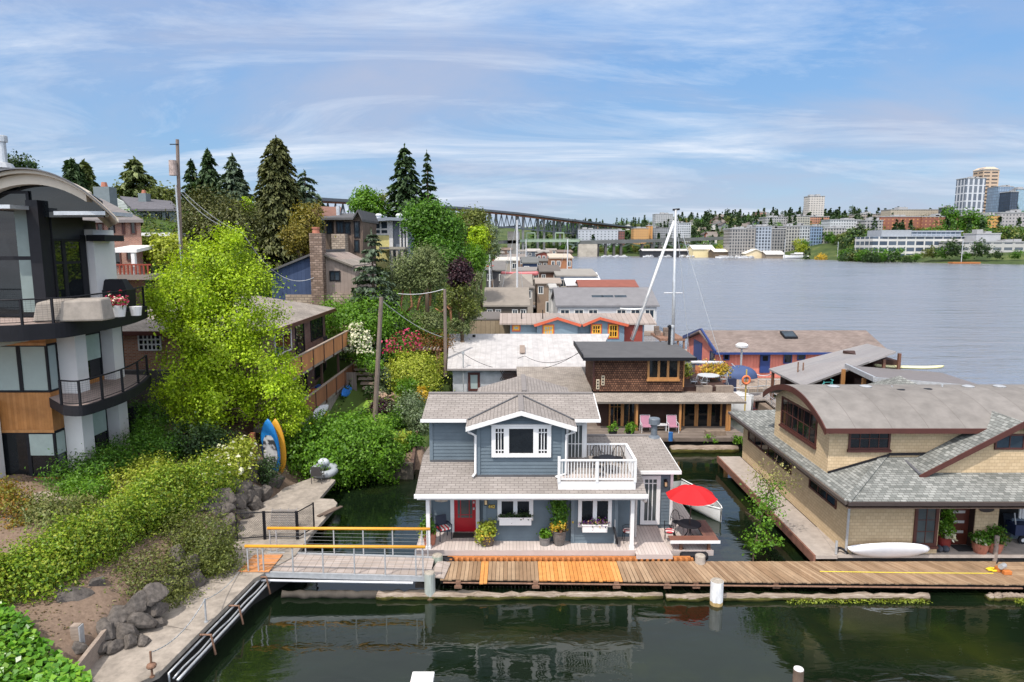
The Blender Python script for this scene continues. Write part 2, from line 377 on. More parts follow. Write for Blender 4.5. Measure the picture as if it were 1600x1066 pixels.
def cloud_pts(blobs, n, rng, clump=0.28, per=34, inner=0.45, up=0.35):
    P, Nn = [], []
    ar = np.array([(b[3]*b[4]*b[5])**(2/3) for b in blobs]); ar = ar/ar.sum()
    for b, a in zip(blobs, ar):
        m = max(8, int(n*a)); k = max(4, m//per); c = np.array(b[:3]); R = np.array(b[3:6])
        d = rng.normal(size=(k, 3)); d /= np.linalg.norm(d, axis=1, keepdims=True)
        ph = rng.uniform(0, 6.28, 6)
        lump = 1+0.13*np.sin(3.1*d[:, 0]+ph[0])*np.sin(2.7*d[:, 1]+ph[1])+0.13*np.sin(4.3*d[:, 2]+5*d[:, 0]+ph[2])+0.08*np.sin(7*d[:, 1]+6*d[:, 2]+ph[3])
        r = (inner+(1-inner)*rng.uniform(0, 1, k)**0.45)*lump
        C = d*r[:, None]
        i = rng.integers(0, k, m); off = rng.normal(size=(m, 3))*clump*rng.uniform(0.5, 1.2, size=(m, 1))
        rel = C[i]+off*(R.mean()/R); P.append(c+rel*R)
        q = rel/np.maximum(np.linalg.norm(rel, axis=1, keepdims=True), 1e-6)
        Nn.append(q*0.7+rng.normal(size=(m, 3))*0.55+np.array([0, 0, up]))
    return np.concatenate(P), np.concatenate(Nn)
def shrub(name, label, cat, blobs, n, size, mat, seed=1, group=None, clump=0.28, per=34, inner=0.45, aspect=1.7, stems=True, flower=None):
    rng = np.random.default_rng(seed); b = np.array(blobs, float)
    og = Vector((float(np.average(b[:, 0])), float(np.average(b[:, 1])), float((b[:, 2]-b[:, 5]).min())))
    t = thing(name, label, cat, og, group)
    P, Nn = cloud_pts(blobs, n, rng, clump, per, inner)
    leaf_mesh('foliage', P, Nn, size, mat, t, aspect=aspect, seed=seed)
    if stems:
        s = MB()
        for q in blobs:
            z0 = q[2]-q[5]-0.15
            for k in range(3):
                a = rng.uniform(0, 6.28); e = (q[0]+0.4*q[3]*math.cos(a), q[1]+0.4*q[4]*math.sin(a), q[2]+0.2*q[5])
                s.tube([(q[0], q[1], z0), ((q[0]+e[0])/2+0.03, (q[1]+e[1])/2, (z0+e[2])/2), e], [0.05, 0.035, 0.02], 5)
        s.build('stem', M['bark'], t)
    if flower:
        fm, fn, fs = flower; i = rng.integers(0, len(P), fn); j = i[P[i, 2] > np.median(P[:, 2])*0.97]
        leaf_mesh('blossom', P[j]+Nn[j]/np.linalg.norm(Nn[j], axis=1, keepdims=True)*0.08, Nn[j]+[0, -0.4, 0.5], fs, fm, t, aspect=1.1, seed=seed+5)
    return t
def tree(name, label, base, blobs, n, size, mat, seed=1, group=None, trunk_r=0.25, clump=0.26, per=40, inner=0.4, bark=None, cat='tree', aspect=1.6, lean=(0, 0)):
    rng = np.random.default_rng(seed); t = thing(name, label, cat, base, group); bx, by, bz = base
    P, Nn = cloud_pts(blobs, n, rng, clump, per, inner); leaf_mesh('crown', P, Nn, size, mat, t, aspect=aspect, seed=seed)
    s = MB(); b = np.array(blobs, float); top = b[:, 2].max(); fork = bz+(b[:, 2].min()-bz)*0.55
    fx, fy = bx+lean[0]*0.5, by+lean[1]*0.5
    s.tube([(bx, by, bz-0.3), (bx+lean[0]*0.2, by+lean[1]*0.2, (bz+fork)/2), (fx, fy, fork)], [trunk_r*1.25, trunk_r, trunk_r*0.8], 9)
    for q in blobs:
        m = ((fx+q[0])/2+rng.normal()*0.15*q[3], (fy+q[1])/2+rng.normal()*0.15*q[3], fork+(q[2]-fork)*0.55)
        s.tube([(fx, fy, fork-0.05), m, (q[0], q[1], q[2]+0.1*q[5])], [trunk_r*0.62, trunk_r*0.4, trunk_r*0.14], 6)
        for k in range(4):
            d = rng.normal(size=3); d /= np.linalg.norm(d)
            s.tube([m, (q[0]+d[0]*0.4*q[3], q[1]+d[1]*0.4*q[4], q[2]+d[2]*0.4*q[5]), (q[0]+d[0]*0.8*q[3], q[1]+d[1]*0.8*q[4], q[2]+d[2]*0.8*q[5])], [trunk_r*0.25, trunk_r*0.12, trunk_r*0.05], 4)
    s.build('trunk', bark or M['bark'], t, smooth=True); return t
def conifer_pts(base, h, r, rng, lev=26, nb=9, per=26, droop=0.25, start=0.1, taper=0.85, size=0.5, ragged=0.3):
    P, Nn, D, S = [], [], [], []
    for i in range(lev):
        f = start+(1-start)*(i+rng.uniform(-0.3, 0.3))/lev; f = min(max(f, start), 0.99)
        L0 = r*((1-f)/(1-start))**taper
        for k in range(max(4, int(nb*(0.55+0.45*(1-f))))):
            a = rng.uniform(0, 2*math.pi); L = L0*rng.uniform(1-ragged, 1+ragged*0.55)+0.12
            m = max(5, int(per*(0.3+0.7*L/r))); q = rng.uniform(0.12, 1.0, m)**0.75
            dx, dy = math.cos(a), math.sin(a)
            lat = rng.normal(size=m)*0.20*L*(1.15-q)+rng.normal(size=m)*0.05*L
            up = 0.10*L*np.sin(q*2.2)-droop*L*q**2+rng.normal(size=m)*0.05*L*0.8
            x = base[0]+dx*L*q-dy*lat; y = base[1]+dy*L*q+dx*lat; z = base[2]+f*h+up
            P.append(np.stack([x, y, z], 1))
            nn = np.stack([dx*0.45+rng.normal(size=m)*0.35, dy*0.45+rng.normal(size=m)*0.35, np.full(m, 0.75)], 1); Nn.append(nn)
            D.append(np.stack([np.full(m, dx)+rng.normal(size=m)*0.3, np.full(m, dy)+rng.normal(size=m)*0.3, -droop-0.5*q], 1)); S.append(size*(0.7+0.5*rng.uniform(size=m)))
    tip = np.array([[base[0], base[1], base[2]+h*(0.95+0.012*j)] for j in range(6)])
    P.append(tip); Nn.append(rng.normal(size=(6, 3))); D.append(np.tile([0, 0, 1.0], (6, 1))); S.append(np.full(6, size*0.7))
    return np.concatenate(P), np.concatenate(Nn), np.concatenate(D), np.concatenate(S)
def conifer(name, label, base, h, r, mat, seed=1, group=None, size=0.5, bark=None, trunk_r=None, cat='tree', **k):
    rng = np.random.default_rng(seed); t = thing(name, label, cat, base, group)
    P, Nn, D, S = conifer_pts(base, h, r, rng, size=size, **k); leaf_mesh('crown', P, Nn, S, mat, t, aspect=2.4, seed=seed, long_dir=D)
    tr = trunk_r or h*0.018; s = MB()
    s.tube([(base[0], base[1], base[2]-0.5), (base[0]+0.05, base[1], base[2]+h*0.5), (base[0], base[1], base[2]+h*0.97)], [tr*1.2, tr*0.75, tr*0.1], 8)
    s.build('trunk', bark or M['bark'], t, smooth=True); return t
def L(*hs): return [H(h) for h in hs]
M['lf_lime'] = leafy('lime_leaves', [(0.22, 0.34, 0.010), (0.36, 0.52, 0.016), (0.50, 0.64, 0.028), (0.29, 0.43, 0.012)], 0.36, 0.5, 0.55, 0.9)
M['lf_green'] = leafy('green_leaves', [(0.036, 0.10, 0.010), (0.082, 0.20, 0.015), (0.13, 0.27, 0.024)], 0.3)
M['lf_bright'] = leafy('bright_green_leaves', [(0.06, 0.15, 0.010), (0.12, 0.26, 0.016), (0.18, 0.34, 0.03)], 0.35)
M['lf_dark'] = leafy('dark_leaves', [(0.016, 0.038, 0.010), (0.032, 0.068, 0.015), (0.05, 0.095, 0.02)], 0.2)
M['lf_olive'] = leafy('olive_leaves', [(0.075, 0.10, 0.018), (0.13, 0.16, 0.03), (0.18, 0.20, 0.04)], 0.25)
M['lf_yellow'] = leafy('yellow_green_leaves', [(0.20, 0.26, 0.02), (0.36, 0.42, 0.04), (0.50, 0.52, 0.09)], 0.35)
M['lf_purple'] = leafy('purple_leaves', [(0.018, 0.008, 0.012), (0.04, 0.015, 0.022), (0.065, 0.025, 0.03)], 0.15)
M['lf_rust'] = leafy('rusty_leaves', [(0.14, 0.05, 0.015), (0.22, 0.10, 0.02), (0.10, 0.09, 0.02)], 0.25)
M['lf_sage'] = leafy('sage_leaves', [(0.10, 0.15, 0.07), (0.17, 0.23, 0.11), (0.24, 0.30, 0.17)], 0.25)
M['lf_fir'] = leafy('fir_needles', [(0.022, 0.048, 0.018), (0.045, 0.085, 0.03), (0.075, 0.125, 0.042)], 0.12, 0.6)
M['lf_cedar'] = leafy('cedar_needles', [(0.055, 0.068, 0.022), (0.105, 0.118, 0.04), (0.15, 0.155, 0.055)], 0.12, 0.6)
M['lf_spruce'] = leafy('blue_needles', [(0.045, 0.072, 0.045), (0.085, 0.125, 0.075), (0.13, 0.175, 0.10)], 0.12, 0.6)
M['lf_pine'] = leafy('pine_needles', [(0.075, 0.105, 0.032), (0.13, 0.165, 0.055), (0.19, 0.22, 0.08)], 0.15, 0.6)
M['fl_pink'] = leafy('pink_petals', [(0.45, 0.02, 0.08), (0.62, 0.06, 0.16)], 0.3)
M['fl_cream'] = leafy('cream_petals', [(0.62, 0.60, 0.42), (0.75, 0.72, 0.55)], 0.3)
M['fl_yellow'] = leafy('yellow_petals', [(0.60, 0.38, 0.03), (0.70, 0.50, 0.06)], 0.3)
M['fl_mix'] = leafy('mixed_petals', [(0.10, 0.02, 0.16), (0.22, 0.05, 0.30), (0.55, 0.40, 0.10)], 0.2)
# ================================================================ THE SETTING
def grid_mesh(name, xs, ys, hf, mat):
    xs, ys = np.array(xs), np.array(ys); X, Y = np.meshgrid(xs, ys); Z = hf(X, Y)
    v = np.stack([X, Y, Z], -1).reshape(-1, 3); nx = len(xs)
    f = [(j*nx+i, j*nx+i+1, (j+1)*nx+i+1, (j+1)*nx+i) for j in range(len(ys)-1) for i in range(nx-1)]
    me = bpy.data.meshes.new(name); me.from_pydata(v.tolist(), [], f); me.polygons.foreach_set('use_smooth', [True]*len(f))
    o = link_mesh(name, me, mat, None, (0, 0, 0)); o['kind'] = 'structure'; return o
# water
m, nt, b = newmat('lake_water')
tc = nd(nt, 'ShaderNodeTexCoord').outputs['Object']
sp = nd(nt, 'ShaderNodeSeparateXYZ', {0: tc}).outputs
n1 = nd(nt, 'ShaderNodeTexNoise', {'Vector': tc, 'Scale': 0.22, 'Detail': 4.0}).outputs[0]
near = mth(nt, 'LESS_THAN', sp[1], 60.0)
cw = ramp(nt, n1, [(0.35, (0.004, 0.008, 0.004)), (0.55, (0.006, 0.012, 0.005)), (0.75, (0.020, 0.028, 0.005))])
cf = mixc(nt, near, (0.175, 0.176, 0.190, 1), cw)  # far water: pale sky reflection painted into the base colour
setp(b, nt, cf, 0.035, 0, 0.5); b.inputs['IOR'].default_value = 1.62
mp = nd(nt, 'ShaderNodeMapping', {0: tc, 3: (0.55, 1.25, 1)}).outputs[0]
w1 = nd(nt, 'ShaderNodeTexNoise', {'Vector': mp, 'Scale': 1.5, 'Detail': 3.0, 'Roughness': 0.5, 'Distortion': 0.6}).outputs[0]
w2 = nd(nt, 'ShaderNodeTexNoise', {'Vector': mp, 'Scale': 0.16, 'Detail': 2.0}).outputs[0]
w3 = nd(nt, 'ShaderNodeTexNoise', {'Vector': mp, 'Scale': 0.035, 'Detail': 3.0}).outputs[0]
far_amp = mth(nt, 'MINIMUM', mth(nt, 'MAXIMUM', mth(nt, 'DIVIDE', mth(nt, 'SUBTRACT', sp[1], 40.0), 50.0), 0.0), 1.0)
amp = mth(nt, 'ADD', mth(nt, 'MULTIPLY', far_amp, mth(nt, 'ADD', 0.10, mth(nt, 'MULTIPLY', w3, 0.32))), mth(nt, 'ADD', 0.008, mth(nt, 'MULTIPLY', w2, 0.05)))
w4 = nd(nt, 'ShaderNodeTexNoise', {'Vector': nd(nt, 'ShaderNodeMapping', {0: tc, 3: (0.10, 0.34, 1)}).outputs[0], 'Scale': 1.0, 'Detail': 3.0, 'Distortion': 0.4}).outputs[0]
bump(nt, b, mth(nt, 'MULTIPLY', mth(nt, 'ADD', w1, mth(nt, 'MULTIPLY', far_amp, mth(nt, 'MULTIPLY', w4, 6.0))), amp), 1.0, 0.35)
nt.links.new(mth(nt, 'ADD', 0.03, mth(nt, 'MULTIPLY', far_amp, mth(nt, 'ADD', 0.05, mth(nt, 'MULTIPLY', w3, 0.28)))), b.inputs['Roughness'])
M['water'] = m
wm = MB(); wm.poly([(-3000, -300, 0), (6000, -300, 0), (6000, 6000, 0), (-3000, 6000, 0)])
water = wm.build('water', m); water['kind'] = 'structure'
water.data.transform(__import__('mathutils').Matrix.Translation(Vector(water.location))); water.location = (0, 0, 0); W['water'] = Vector((0, 0, 0))
# the bank
TX = np.array([-160,-90,-60,-40,-30,-24,-20,-16,-13.6,-12.6,-11.75,-9,-6,-5.3,-4.8])
TY = np.array([-10,10,26,34,37.4,39,45,60,80,130,300,470])
TZ = np.array([
 [10,9,8,5,3.5,2.8,2.6,2.3,1.9,1.5,.6,-2,-2,-2,-2],
 [12,10,8,5,3.5,2.8,2.6,2.3,1.9,1.5,.6,-2,-2,-2,-2],
 [14,12,9,6,4,2.9,2.6,2.5,2.2,1.8,.6,-2,-2,-2,-2],
 [16,14,11,7,4.5,3,2.7,2.5,2.2,1.7,.8,-2,-2,-2,-2],
 [16,14,11,7,4.5,3.2,2.8,2.4,1.6,1.0,.7,-.8,-2,-2,-2],
 [16,14,11,8,5,3.6,2.8,1.8,1.1,.9,.8,.75,.75,.75,-2],
 [17,15,13,10,7,4,2.5,1.3,.9,.8,.8,.8,.8,.75,-2],
 [19,17.5,15.5,13,10.5,8,6.3,5,4,3.5,3,1.8,1.0,.8,-2],
 [21,19,18,16,14,12,11,9,7,6,5,2.5,1.0,.8,-2],
 [26,23,21,18,15,12,11,9,7,6,5,2.5,1,.8,-2],
 [34,28,22,18,14,11,10,8,6,5,4,2,1,.8,-2],
 [34,28,22,18,14,11,10,8,6,5,4,2,1,.8,-2]], float)
def hz(x, y):
    x = np.asarray(x, float); y = np.asarray(y, float); sh = x.shape; x = x.ravel(); y = y.ravel()
    i = np.clip(np.searchsorted(TX, x)-1, 0, len(TX)-2); j = np.clip(np.searchsorted(TY, y)-1, 0, len(TY)-2)
    fx = np.clip((x-TX[i])/(TX[i+1]-TX[i]), 0, 1); fy = np.clip((y-TY[j])/(TY[j+1]-TY[j]), 0, 1)
    z = TZ[j, i]*(1-fx)*(1-fy)+TZ[j, i+1]*fx*(1-fy)+TZ[j+1, i]*(1-fx)*fy+TZ[j+1, i+1]*fx*fy
    return z.reshape(sh)
def h1(x, y): return float(hz(np.array([x]), np.array([y]))[0])
def hn(x, y):
    return hz(x, y)+0.08*np.sin(x*1.7+y*0.9)*np.sin(y*1.3)+0.05*np.sin(x*4.1)*np.cos(y*3.3)
m, nt, b = newmat('garden_soil')
tc = nd(nt, 'ShaderNodeTexCoord').outputs['Object']
n1 = nd(nt, 'ShaderNodeTexNoise', {'Vector': tc, 'Scale': 0.5, 'Detail': 8.0, 'Roughness': 0.7}).outputs[0]
n2 = nd(nt, 'ShaderNodeTexNoise', {'Vector': tc, 'Scale': 9.0, 'Detail': 5.0}).outputs[0]
sp = nd(nt, 'ShaderNodeSeparateXYZ', {0: tc}).outputs
soil = mixc(nt, n2, (0.10, 0.068, 0.048, 1), (0.26, 0.185, 0.135, 1)); green = mixc(nt, n2, (0.03, 0.055, 0.012, 1), (0.08, 0.12, 0.025, 1))
gm = mth(nt, 'GREATER_THAN', mth(nt, 'ADD', n1, mth(nt, 'MULTIPLY', mth(nt, 'SUBTRACT', sp[1], 40.0), 0.05)), 0.52)
setp(b, nt, mixc(nt, gm, soil, green), 0.95, 0, 0.2); bump(nt, b, n2, 0.5, 0.05)
xs = list(np.linspace(-160, -32, 30))+list(np.linspace(-31, -13, 60))+list(np.linspace(-12.8, -4.8, 40))
ys = list(np.linspace(-10, 16, 14))+list(np.linspace(16.5, 46, 80))+list(np.linspace(47, 130, 50))+list(np.linspace(138, 470, 25))
grid_mesh('ground', xs, ys, hn, m)
# far shore and its hills
def hfar(X, Y):
    sh = np.interp(X, [-700, -60, 65, 212, 289, 312, 352, 600, 3000], [700, 860, 872, 862, 700, 530, 478, 330, 300])
    d = Y-sh
    z = np.interp(d, [-30, -1, 2, 12, 90, 250, 520, 900, 1600, 2600], [-3, -1, 0.5, 1.6, 4, 17, 38, 58, 76, 80])
    return z+np.where(d > 60, 4*np.sin(X*0.011)*np.sin(Y*0.009), 0)
m, nt, b = newmat('far_bank_grass')
tc = nd(nt, 'ShaderNodeTexCoord').outputs['Object']
n1 = nd(nt, 'ShaderNodeTexNoise', {'Vector': tc, 'Scale': 0.05, 'Detail': 8.0, 'Roughness': 0.7}).outputs[0]
setp(b, nt, ramp(nt, n1, [(0.35, (0.025, 0.045, 0.014)), (0.55, (0.06, 0.085, 0.025)), (0.7, (0.15, 0.16, 0.06))]), 0.95, 0, 0.2)
grid_mesh('hills', np.linspace(-900, 3000, 150), np.concatenate([np.linspace(290, 1000, 180), np.linspace(1020, 3200, 50)]), hfar, m)
def hf1(x, y): return float(hfar(np.array([x]), np.array([y]))[0])

# ---------------------------------------------------------------- shore walk of concrete
WZ = 1.0
def gp(px, py, z=WZ): v = G(px, py, z); return (v.x, v.y)
redge = [(60, 1140), (248, 1052), (322, 978), (396, 905), (461, 868), (491, 829), (524, 792), (527, 786), (521, 780), (499, 779), (512, 764), (524, 750)]
ledge = [(500, 742), (445, 762), (428, 776), (372, 806), (352, 835), (318, 870), (262, 922), (214, 962), (168, 1012), (120, 1050), (-60, 1150)]
pw = MB(); pw.slab([(*gp(*p), WZ) for p in redge+ledge], 0.16)
path = pw.build('path', M['concrete']); path['kind'] = 'structure'
jt = MB()                                       # expansion joints, lying on the concrete
for a, c in (((281, 905), (352, 912)), ((205, 968), (298, 985)), ((336, 856), (452, 862))):
    p, q = Vector((*gp(*a), WZ+0.004)), Vector((*gp(*c), WZ+0.004)); s = Vector((0, 0.012, 0))
    jt.poly([p-s, q-s, q+s, p+s])
o = jt.build('path_joint', plain('joint_dirt', (0.10, 0.085, 0.07), 0.9)); o['kind'] = 'structure'
bk = MB()                                       # the dark bulkhead under its edge
for a, c in zip(redge[1:5], redge[2:6]):
    p, q = Vector((*gp(*a), 0)), Vector((*gp(*c), 0)); bk.prism([p+Vector((-.06,.0,-1)), q+Vector((-.06,0,-1)), q+Vector((-.06,0,.83)), p+Vector((-.06,0,.83))], (-.3, 0, 0))
T(bk, 'bulkhead', plain('dark_timber', (0.022, 0.020, 0.018), 0.85, 0.4, 3), 'dark timber bulkhead holding the edge of the concrete walk over the basin', 'bulkhead')
# lawn behind the pond, as a sheet of turf
lw = MB(); pts = [(-10.6, 39.4), (-7.2, 38.6), (-6.6, 41), (-7.4, 46), (-8.3, 51.5), (-10.4, 52.5), (-11.6, 47)]
lw.slab([(x, y, h1(x, y)+0.16) for x, y in pts], 0.3)
m, nt, b = newmat('lawn_turf')
tc = nd(nt, 'ShaderNodeTexCoord').outputs['Object']; n2 = nd(nt, 'ShaderNodeTexNoise', {'Vector': tc, 'Scale': 2.0, 'Detail': 9.0, 'Roughness': 0.75}).outputs[0]
setp(b, nt, ramp(nt, n2, [(0.3, (0.10, 0.19, 0.02)), (0.6, (0.19, 0.30, 0.04)), (0.8, (0.30, 0.34, 0.10))]), 0.9, 0, 0.2); bump(nt, b, n2, 0.5, 0.05)
o = lw.build('lawn', m); o['kind'] = 'structure'
# ================================================================ BLUE FLOATING HOUSE
def c1p(x, y): return (640+x/3.438, 580+y/3.438)
def R1(x0, y0, x1, y1, Y): return RC(*c1p(x0, y0), *c1p(x1, y1), Y)
BH = thing('floating_house', 'blue two storey floating house with white trim, red door and roof balcony', 'house', (0.6, 28, 0.3))
DZ = 0.8
# float and porch
f = MB(); f.box(-3.8, 7.4, 26.9, 33.6, -0.4, 0.55); f.build('float', plain('dark_float', (0.05, 0.04, 0.035), 0.9, 0.4), BH)
f = MB(); f.box(-3.92, 5.05, 26.2, 28.3, DZ-0.05, DZ); f.box(4.98, 6.42, 25.93, 28.9, DZ-0.13, DZ-0.055); f.box(7.0, 8.25, 26.7, 33.4, 0.5, 0.6); f.box(6.42, 7.1, 26.62, 28.9, 0.5, 0.6)
f.build('porch_deck', M['deck_grey'], BH)
f = MB(); f.box(-3.94, 4.98, 26.15, 26.2, DZ-0.22, DZ+0.002); f.box(4.98, 6.44, 25.88, 25.93, DZ-0.24, DZ-0.052); f.box(6.42, 8.28, 26.57, 26.62, 0.38, 0.602)
f.build('deck_fascia', plain('taupe_fascia', (0.42, 0.35, 0.32), 0.7, 0.08), BH)
f = MB(); f.box(-2.6, 7.2, 26.02, 26.14, 0.42, 0.575)
for i in range(44): f.box(-2.5+i*0.225, -2.5+i*0.225+0.10, 25.86, 26.02, 0.42, 0.57)
f.build('joist', plain('fresh_cedar_joist', (0.42, 0.155, 0.045), 0.7, 0.2, 4), BH)
# ground floor walls: recessed entry, main wall, window bay, recessed corner
wl = MB(); s = M['blue_siding']
XA, XB, XC, XD, XE = -3.53, -1.13, 2.46, 4.33, 5.15
wl.lap((XA, 28.0), (XB, 28.0), DZ, 3.2, (0, -1)); wl.lap((XB, 28.0), (XB, 27.1), DZ, 3.3, (-1, 0))
wl.lap((XB, 27.1), (XC, 27.1), DZ, 3.3, (0, -1)); wl.lap((XC, 27.1), (XC, 26.88), DZ, 3.3, (-1, 0))
wl.lap((XC, 26.88), (XD, 26.88), DZ, 3.3, (0, -1)); wl.lap((XD, 26.88), (XD, 27.5), DZ, 3.3, (1, 0)); wl.lap((XD, 27.5), (XE, 27.5), DZ, 3.3, (0, -1))
wl.lap((XE, 27.5), (XE, 28.8), DZ, 3.3, (1, 0)); wl.lap((5.2, 28.8), (7.0, 28.8), DZ, 3.4, (0, -1)); wl.lap((7.0, 28.8), (7.0, 33.4), 0.6, 3.4, (1, 0)); wl.lap((XA, 33.0), (XA, 28.0), DZ, 3.4, (-1, 0))
wl.box(XA+.02, XE-.02, 28.05, 33.4, DZ, 3.3); wl.box(XB+.03, XE-.03, 27.55, 28.05, DZ, 3.3); wl.box(XB+.03, XD-.03, 27.13, 27.55, DZ, 3.3); wl.box(5.2, 6.98, 28.83, 33.38, .6, 3.4)
# upper storey
UA, UB, UC, UD = R1(110, 300, 350, 300, 28.2)[0], -1.42, 2.14, 3.18
wl.lap((UA, 28.2), (UB, 28.2), 3.8, 5.8, (0, -1)); wl.lap((UA, 30.9), (UA, 28.2), 3.8, 5.8, (-1, 0))
wl.lap((UB, 28.2), (UB, 27.2), 3.4, 5.8, (-1, 0)); wl.lap((UB, 27.2), (UC, 27.2), 3.45, 5.78, (0, -1))
wl.lap((UC, 27.2), (UC, 28.5), 3.4, 5.8, (1, 0)); wl.lap((UC, 28.5), (UD, 28.5), 3.55, 5.85, (0, -1)); wl.lap((UD, 28.5), (UD, 31), 3.5, 5.9, (1, 0))
wl.box(UA+.03, UB, 28.23, 31, 3.3, 5.9); wl.box(UB+.03, UC-.03, 27.23, 28.3, 3.3, 5.85); wl.box(UB, UD-.03, 28.53, 31, 3.3, 5.9)
wl.prism([(UB, 27.185, 5.78), (UC, 27.185, 5.78), (0.37, 27.185, 6.27)], (0, 0.3, 0))
for z in (5.93, 6.08): wl.box(0.37-(6.27-z)*3.1, 0.37+(6.27-z)*3.1, 27.16, 27.2, z-0.012, z)
wl.build('wall', s, BH)
# corner boards, a shade paler
cbm = plain('blue_corner_board', (0.125, 0.158, 0.182), 0.55, 0.06)
for x, y, z0, z1 in ((XB, 27.07, DZ, 3.2), (XC+.04, 26.85, DZ, 3.2), (XD-.04, 26.85, DZ, 3.2), (UB+.04, 27.16, 3.5, 5.7), (UC-.04, 27.16, 3.5, 5.7), (UA+.04, 28.16, 3.9, 5.75)):
    MB().box(x-.07, x+.07, y-.02, y+.06, z0, z1).build('corner_board', cbm, BH)
for q in ((UD-.16, UD+.03, 28.44, 28.56, 3.6, 5.8), (6.94, 7.06, 28.74, 28.86, .8, 3.3), (5.18, 5.3, 28.74, 28.82, .8, 3.3)): MB().box(*q).build('corner_board', M['white'], BH)
# lower roof round the house
r = MB(); k = 0.30
r.slab([(-3.85, 26.0, 3.24), (5.35, 26.0, 3.24), (5.35, 28.6, 4.02), (-3.85, 28.6, 4.02)], 0.1)
r.slab([(-3.85, 28.6, 4.02), (-3.3, 28.6, 4.02), (-3.3, 31.4, 4.02), (-3.85, 31.4, 3.7)], 0.1)
r.build('lower_roof', M['roof_grey'], BH)
r = MB(); r.slab([(5.2, 28.4, 3.40), (7.25, 28.4, 3.40), (6.95, 31.6, 4.05), (3.1, 31.6, 4.05), (3.1, 28.62, 3.45)], 0.1); r.slab([(3.1, 31.6, 4.05), (6.95, 31.6, 4.05), (7.25, 34, 3.4), (3.1, 34, 3.4)], 0.1)
r.build('wing_roof', M['roof_grey'], BH)
r = MB(); r.slab([(-3.78, 27.8, 5.83), (3.66, 27.8, 5.83), (3.6, 29.8, 6.5), (-3.7, 29.8, 6.5)], 0.1); r.slab([(-3.7, 29.8, 6.5), (3.6, 29.8, 6.5), (3.66, 31.9, 5.8), (-3.78, 31.9, 5.8)], 0.1)
r.build('upper_roof', M['roof_grey'], BH)
r = MB(); xa, xm, xb = -1.87, 0.37, 2.62
r.slab([(xa, 29.6, 5.76), (xa, 26.8, 5.76), (xm, 26.8, 6.43), (xm, 29.7, 6.43)], 0.1); r.slab([(xm, 29.7, 6.43), (xm, 26.8, 6.43), (xb, 26.8, 5.76), (xb, 29.6, 5.76)], 0.1)
r.slab([(-1.7, 33.8, 5.9), (-1.7, 30, 5.9), (.55, 30, 6.56), (.55, 33.8, 6.56)], .1); r.slab([(.55, 33.8, 6.56), (.55, 30, 6.56), (2.8, 30, 5.9), (2.8, 33.8, 5.9)], .1)
r.build('gable_roof', M['roof_grey_x'], BH)
rc = MB()
def ridge(a, b): rc.bar(Vector(a)+Vector((0, 0, .012)), Vector(b)+Vector((0, 0, .012)), 0.22, 0.04)
ridge((-3.7, 29.8, 6.5), (3.6, 29.8, 6.5)); ridge((xm, 26.8, 6.43), (xm, 29.6, 6.43)); ridge((.55, 30, 6.56), (.55, 33.8, 6.56)); ridge((3.1, 31.6, 4.05), (6.95, 31.6, 4.05))
rc.build('ridge_cap', plain('ridge_shingle', (0.20, 0.18, 0.17), 0.85, 0.15, 6), BH)
fm = plain('dark_flashing', (0.075, 0.075, 0.08), 0.5, 0.2)
for a, b_ in (((xa+.05, 27.75, 5.82), (xm-.05, 29.62, 6.45)), ((xb-.05, 27.75, 5.82), (xm+.05, 29.62, 6.45))): MB().bar(a, b_, 0.09, 0.04).build('flashing', fm, BH)
MB().box(UA, UB, 28.1, 28.19, 3.87, 3.95).build('flashing', fm, BH); MB().box(UB-.02, UC+.02, 27.08, 27.17, 3.55, 3.63).build('flashing', fm, BH)
# gutters, barge boards, soffits
g = MB()
g.box(-3.88, 5.4, 25.90, 25.995, 3.08, 3.235); g.box(-3.82, -1.9, 27.70, 27.795, 5.70, 5.825); g.box(2.62, 3.7, 27.70, 27.795, 5.70, 5.825); g.box(5.38, 7.3, 28.30, 28.395, 3.25, 3.39)
g.prism([(xa, 26.74, 5.75), (xm, 26.74, 6.42), (xm, 26.74, 6.24), (xa, 26.74, 5.57)], (0, .055, 0)); g.prism([(xm, 26.74, 6.42), (xb, 26.74, 5.75), (xb, 26.74, 5.57), (xm, 26.74, 6.24)], (0, .055, 0))
g.prism([(7.27, 28.4, 3.39), (7.27, 28.4, 3.24), (6.97, 31.6, 3.9), (6.97, 31.6, 4.04)], (.03, 0, 0)); g.prism([(3.67, 27.8, 5.82), (3.67, 27.8, 5.68), (3.61, 29.8, 6.35), (3.61, 29.8, 6.49)], (.04, 0, 0))
g.build('gutter', M['white'], BH)
sf = MB(); sf.box(-3.8, 5.3, 26.0, 27.05, 3.06, 3.09); sf.box(-3.8, XB, 27.05, 28, 3.06, 3.09); sf.build('soffit', M['white'], BH)
bm_ = MB(); bm_.box(-3.8, 5.3, 26.18, 26.32, 2.92, 3.06); bm_.build('porch_beam', M['white'], BH)
for px in ((100), (1195)):
    x = A(*c1p(px, 815), 26.35).x; p = MB(); p.box(x-.075, x+.075, 26.28, 26.43, DZ, 2.92); p.box(x-.10, x+.10, 26.25, 26.46, DZ, DZ+.12); p.build('porch_post', M['white'], BH)
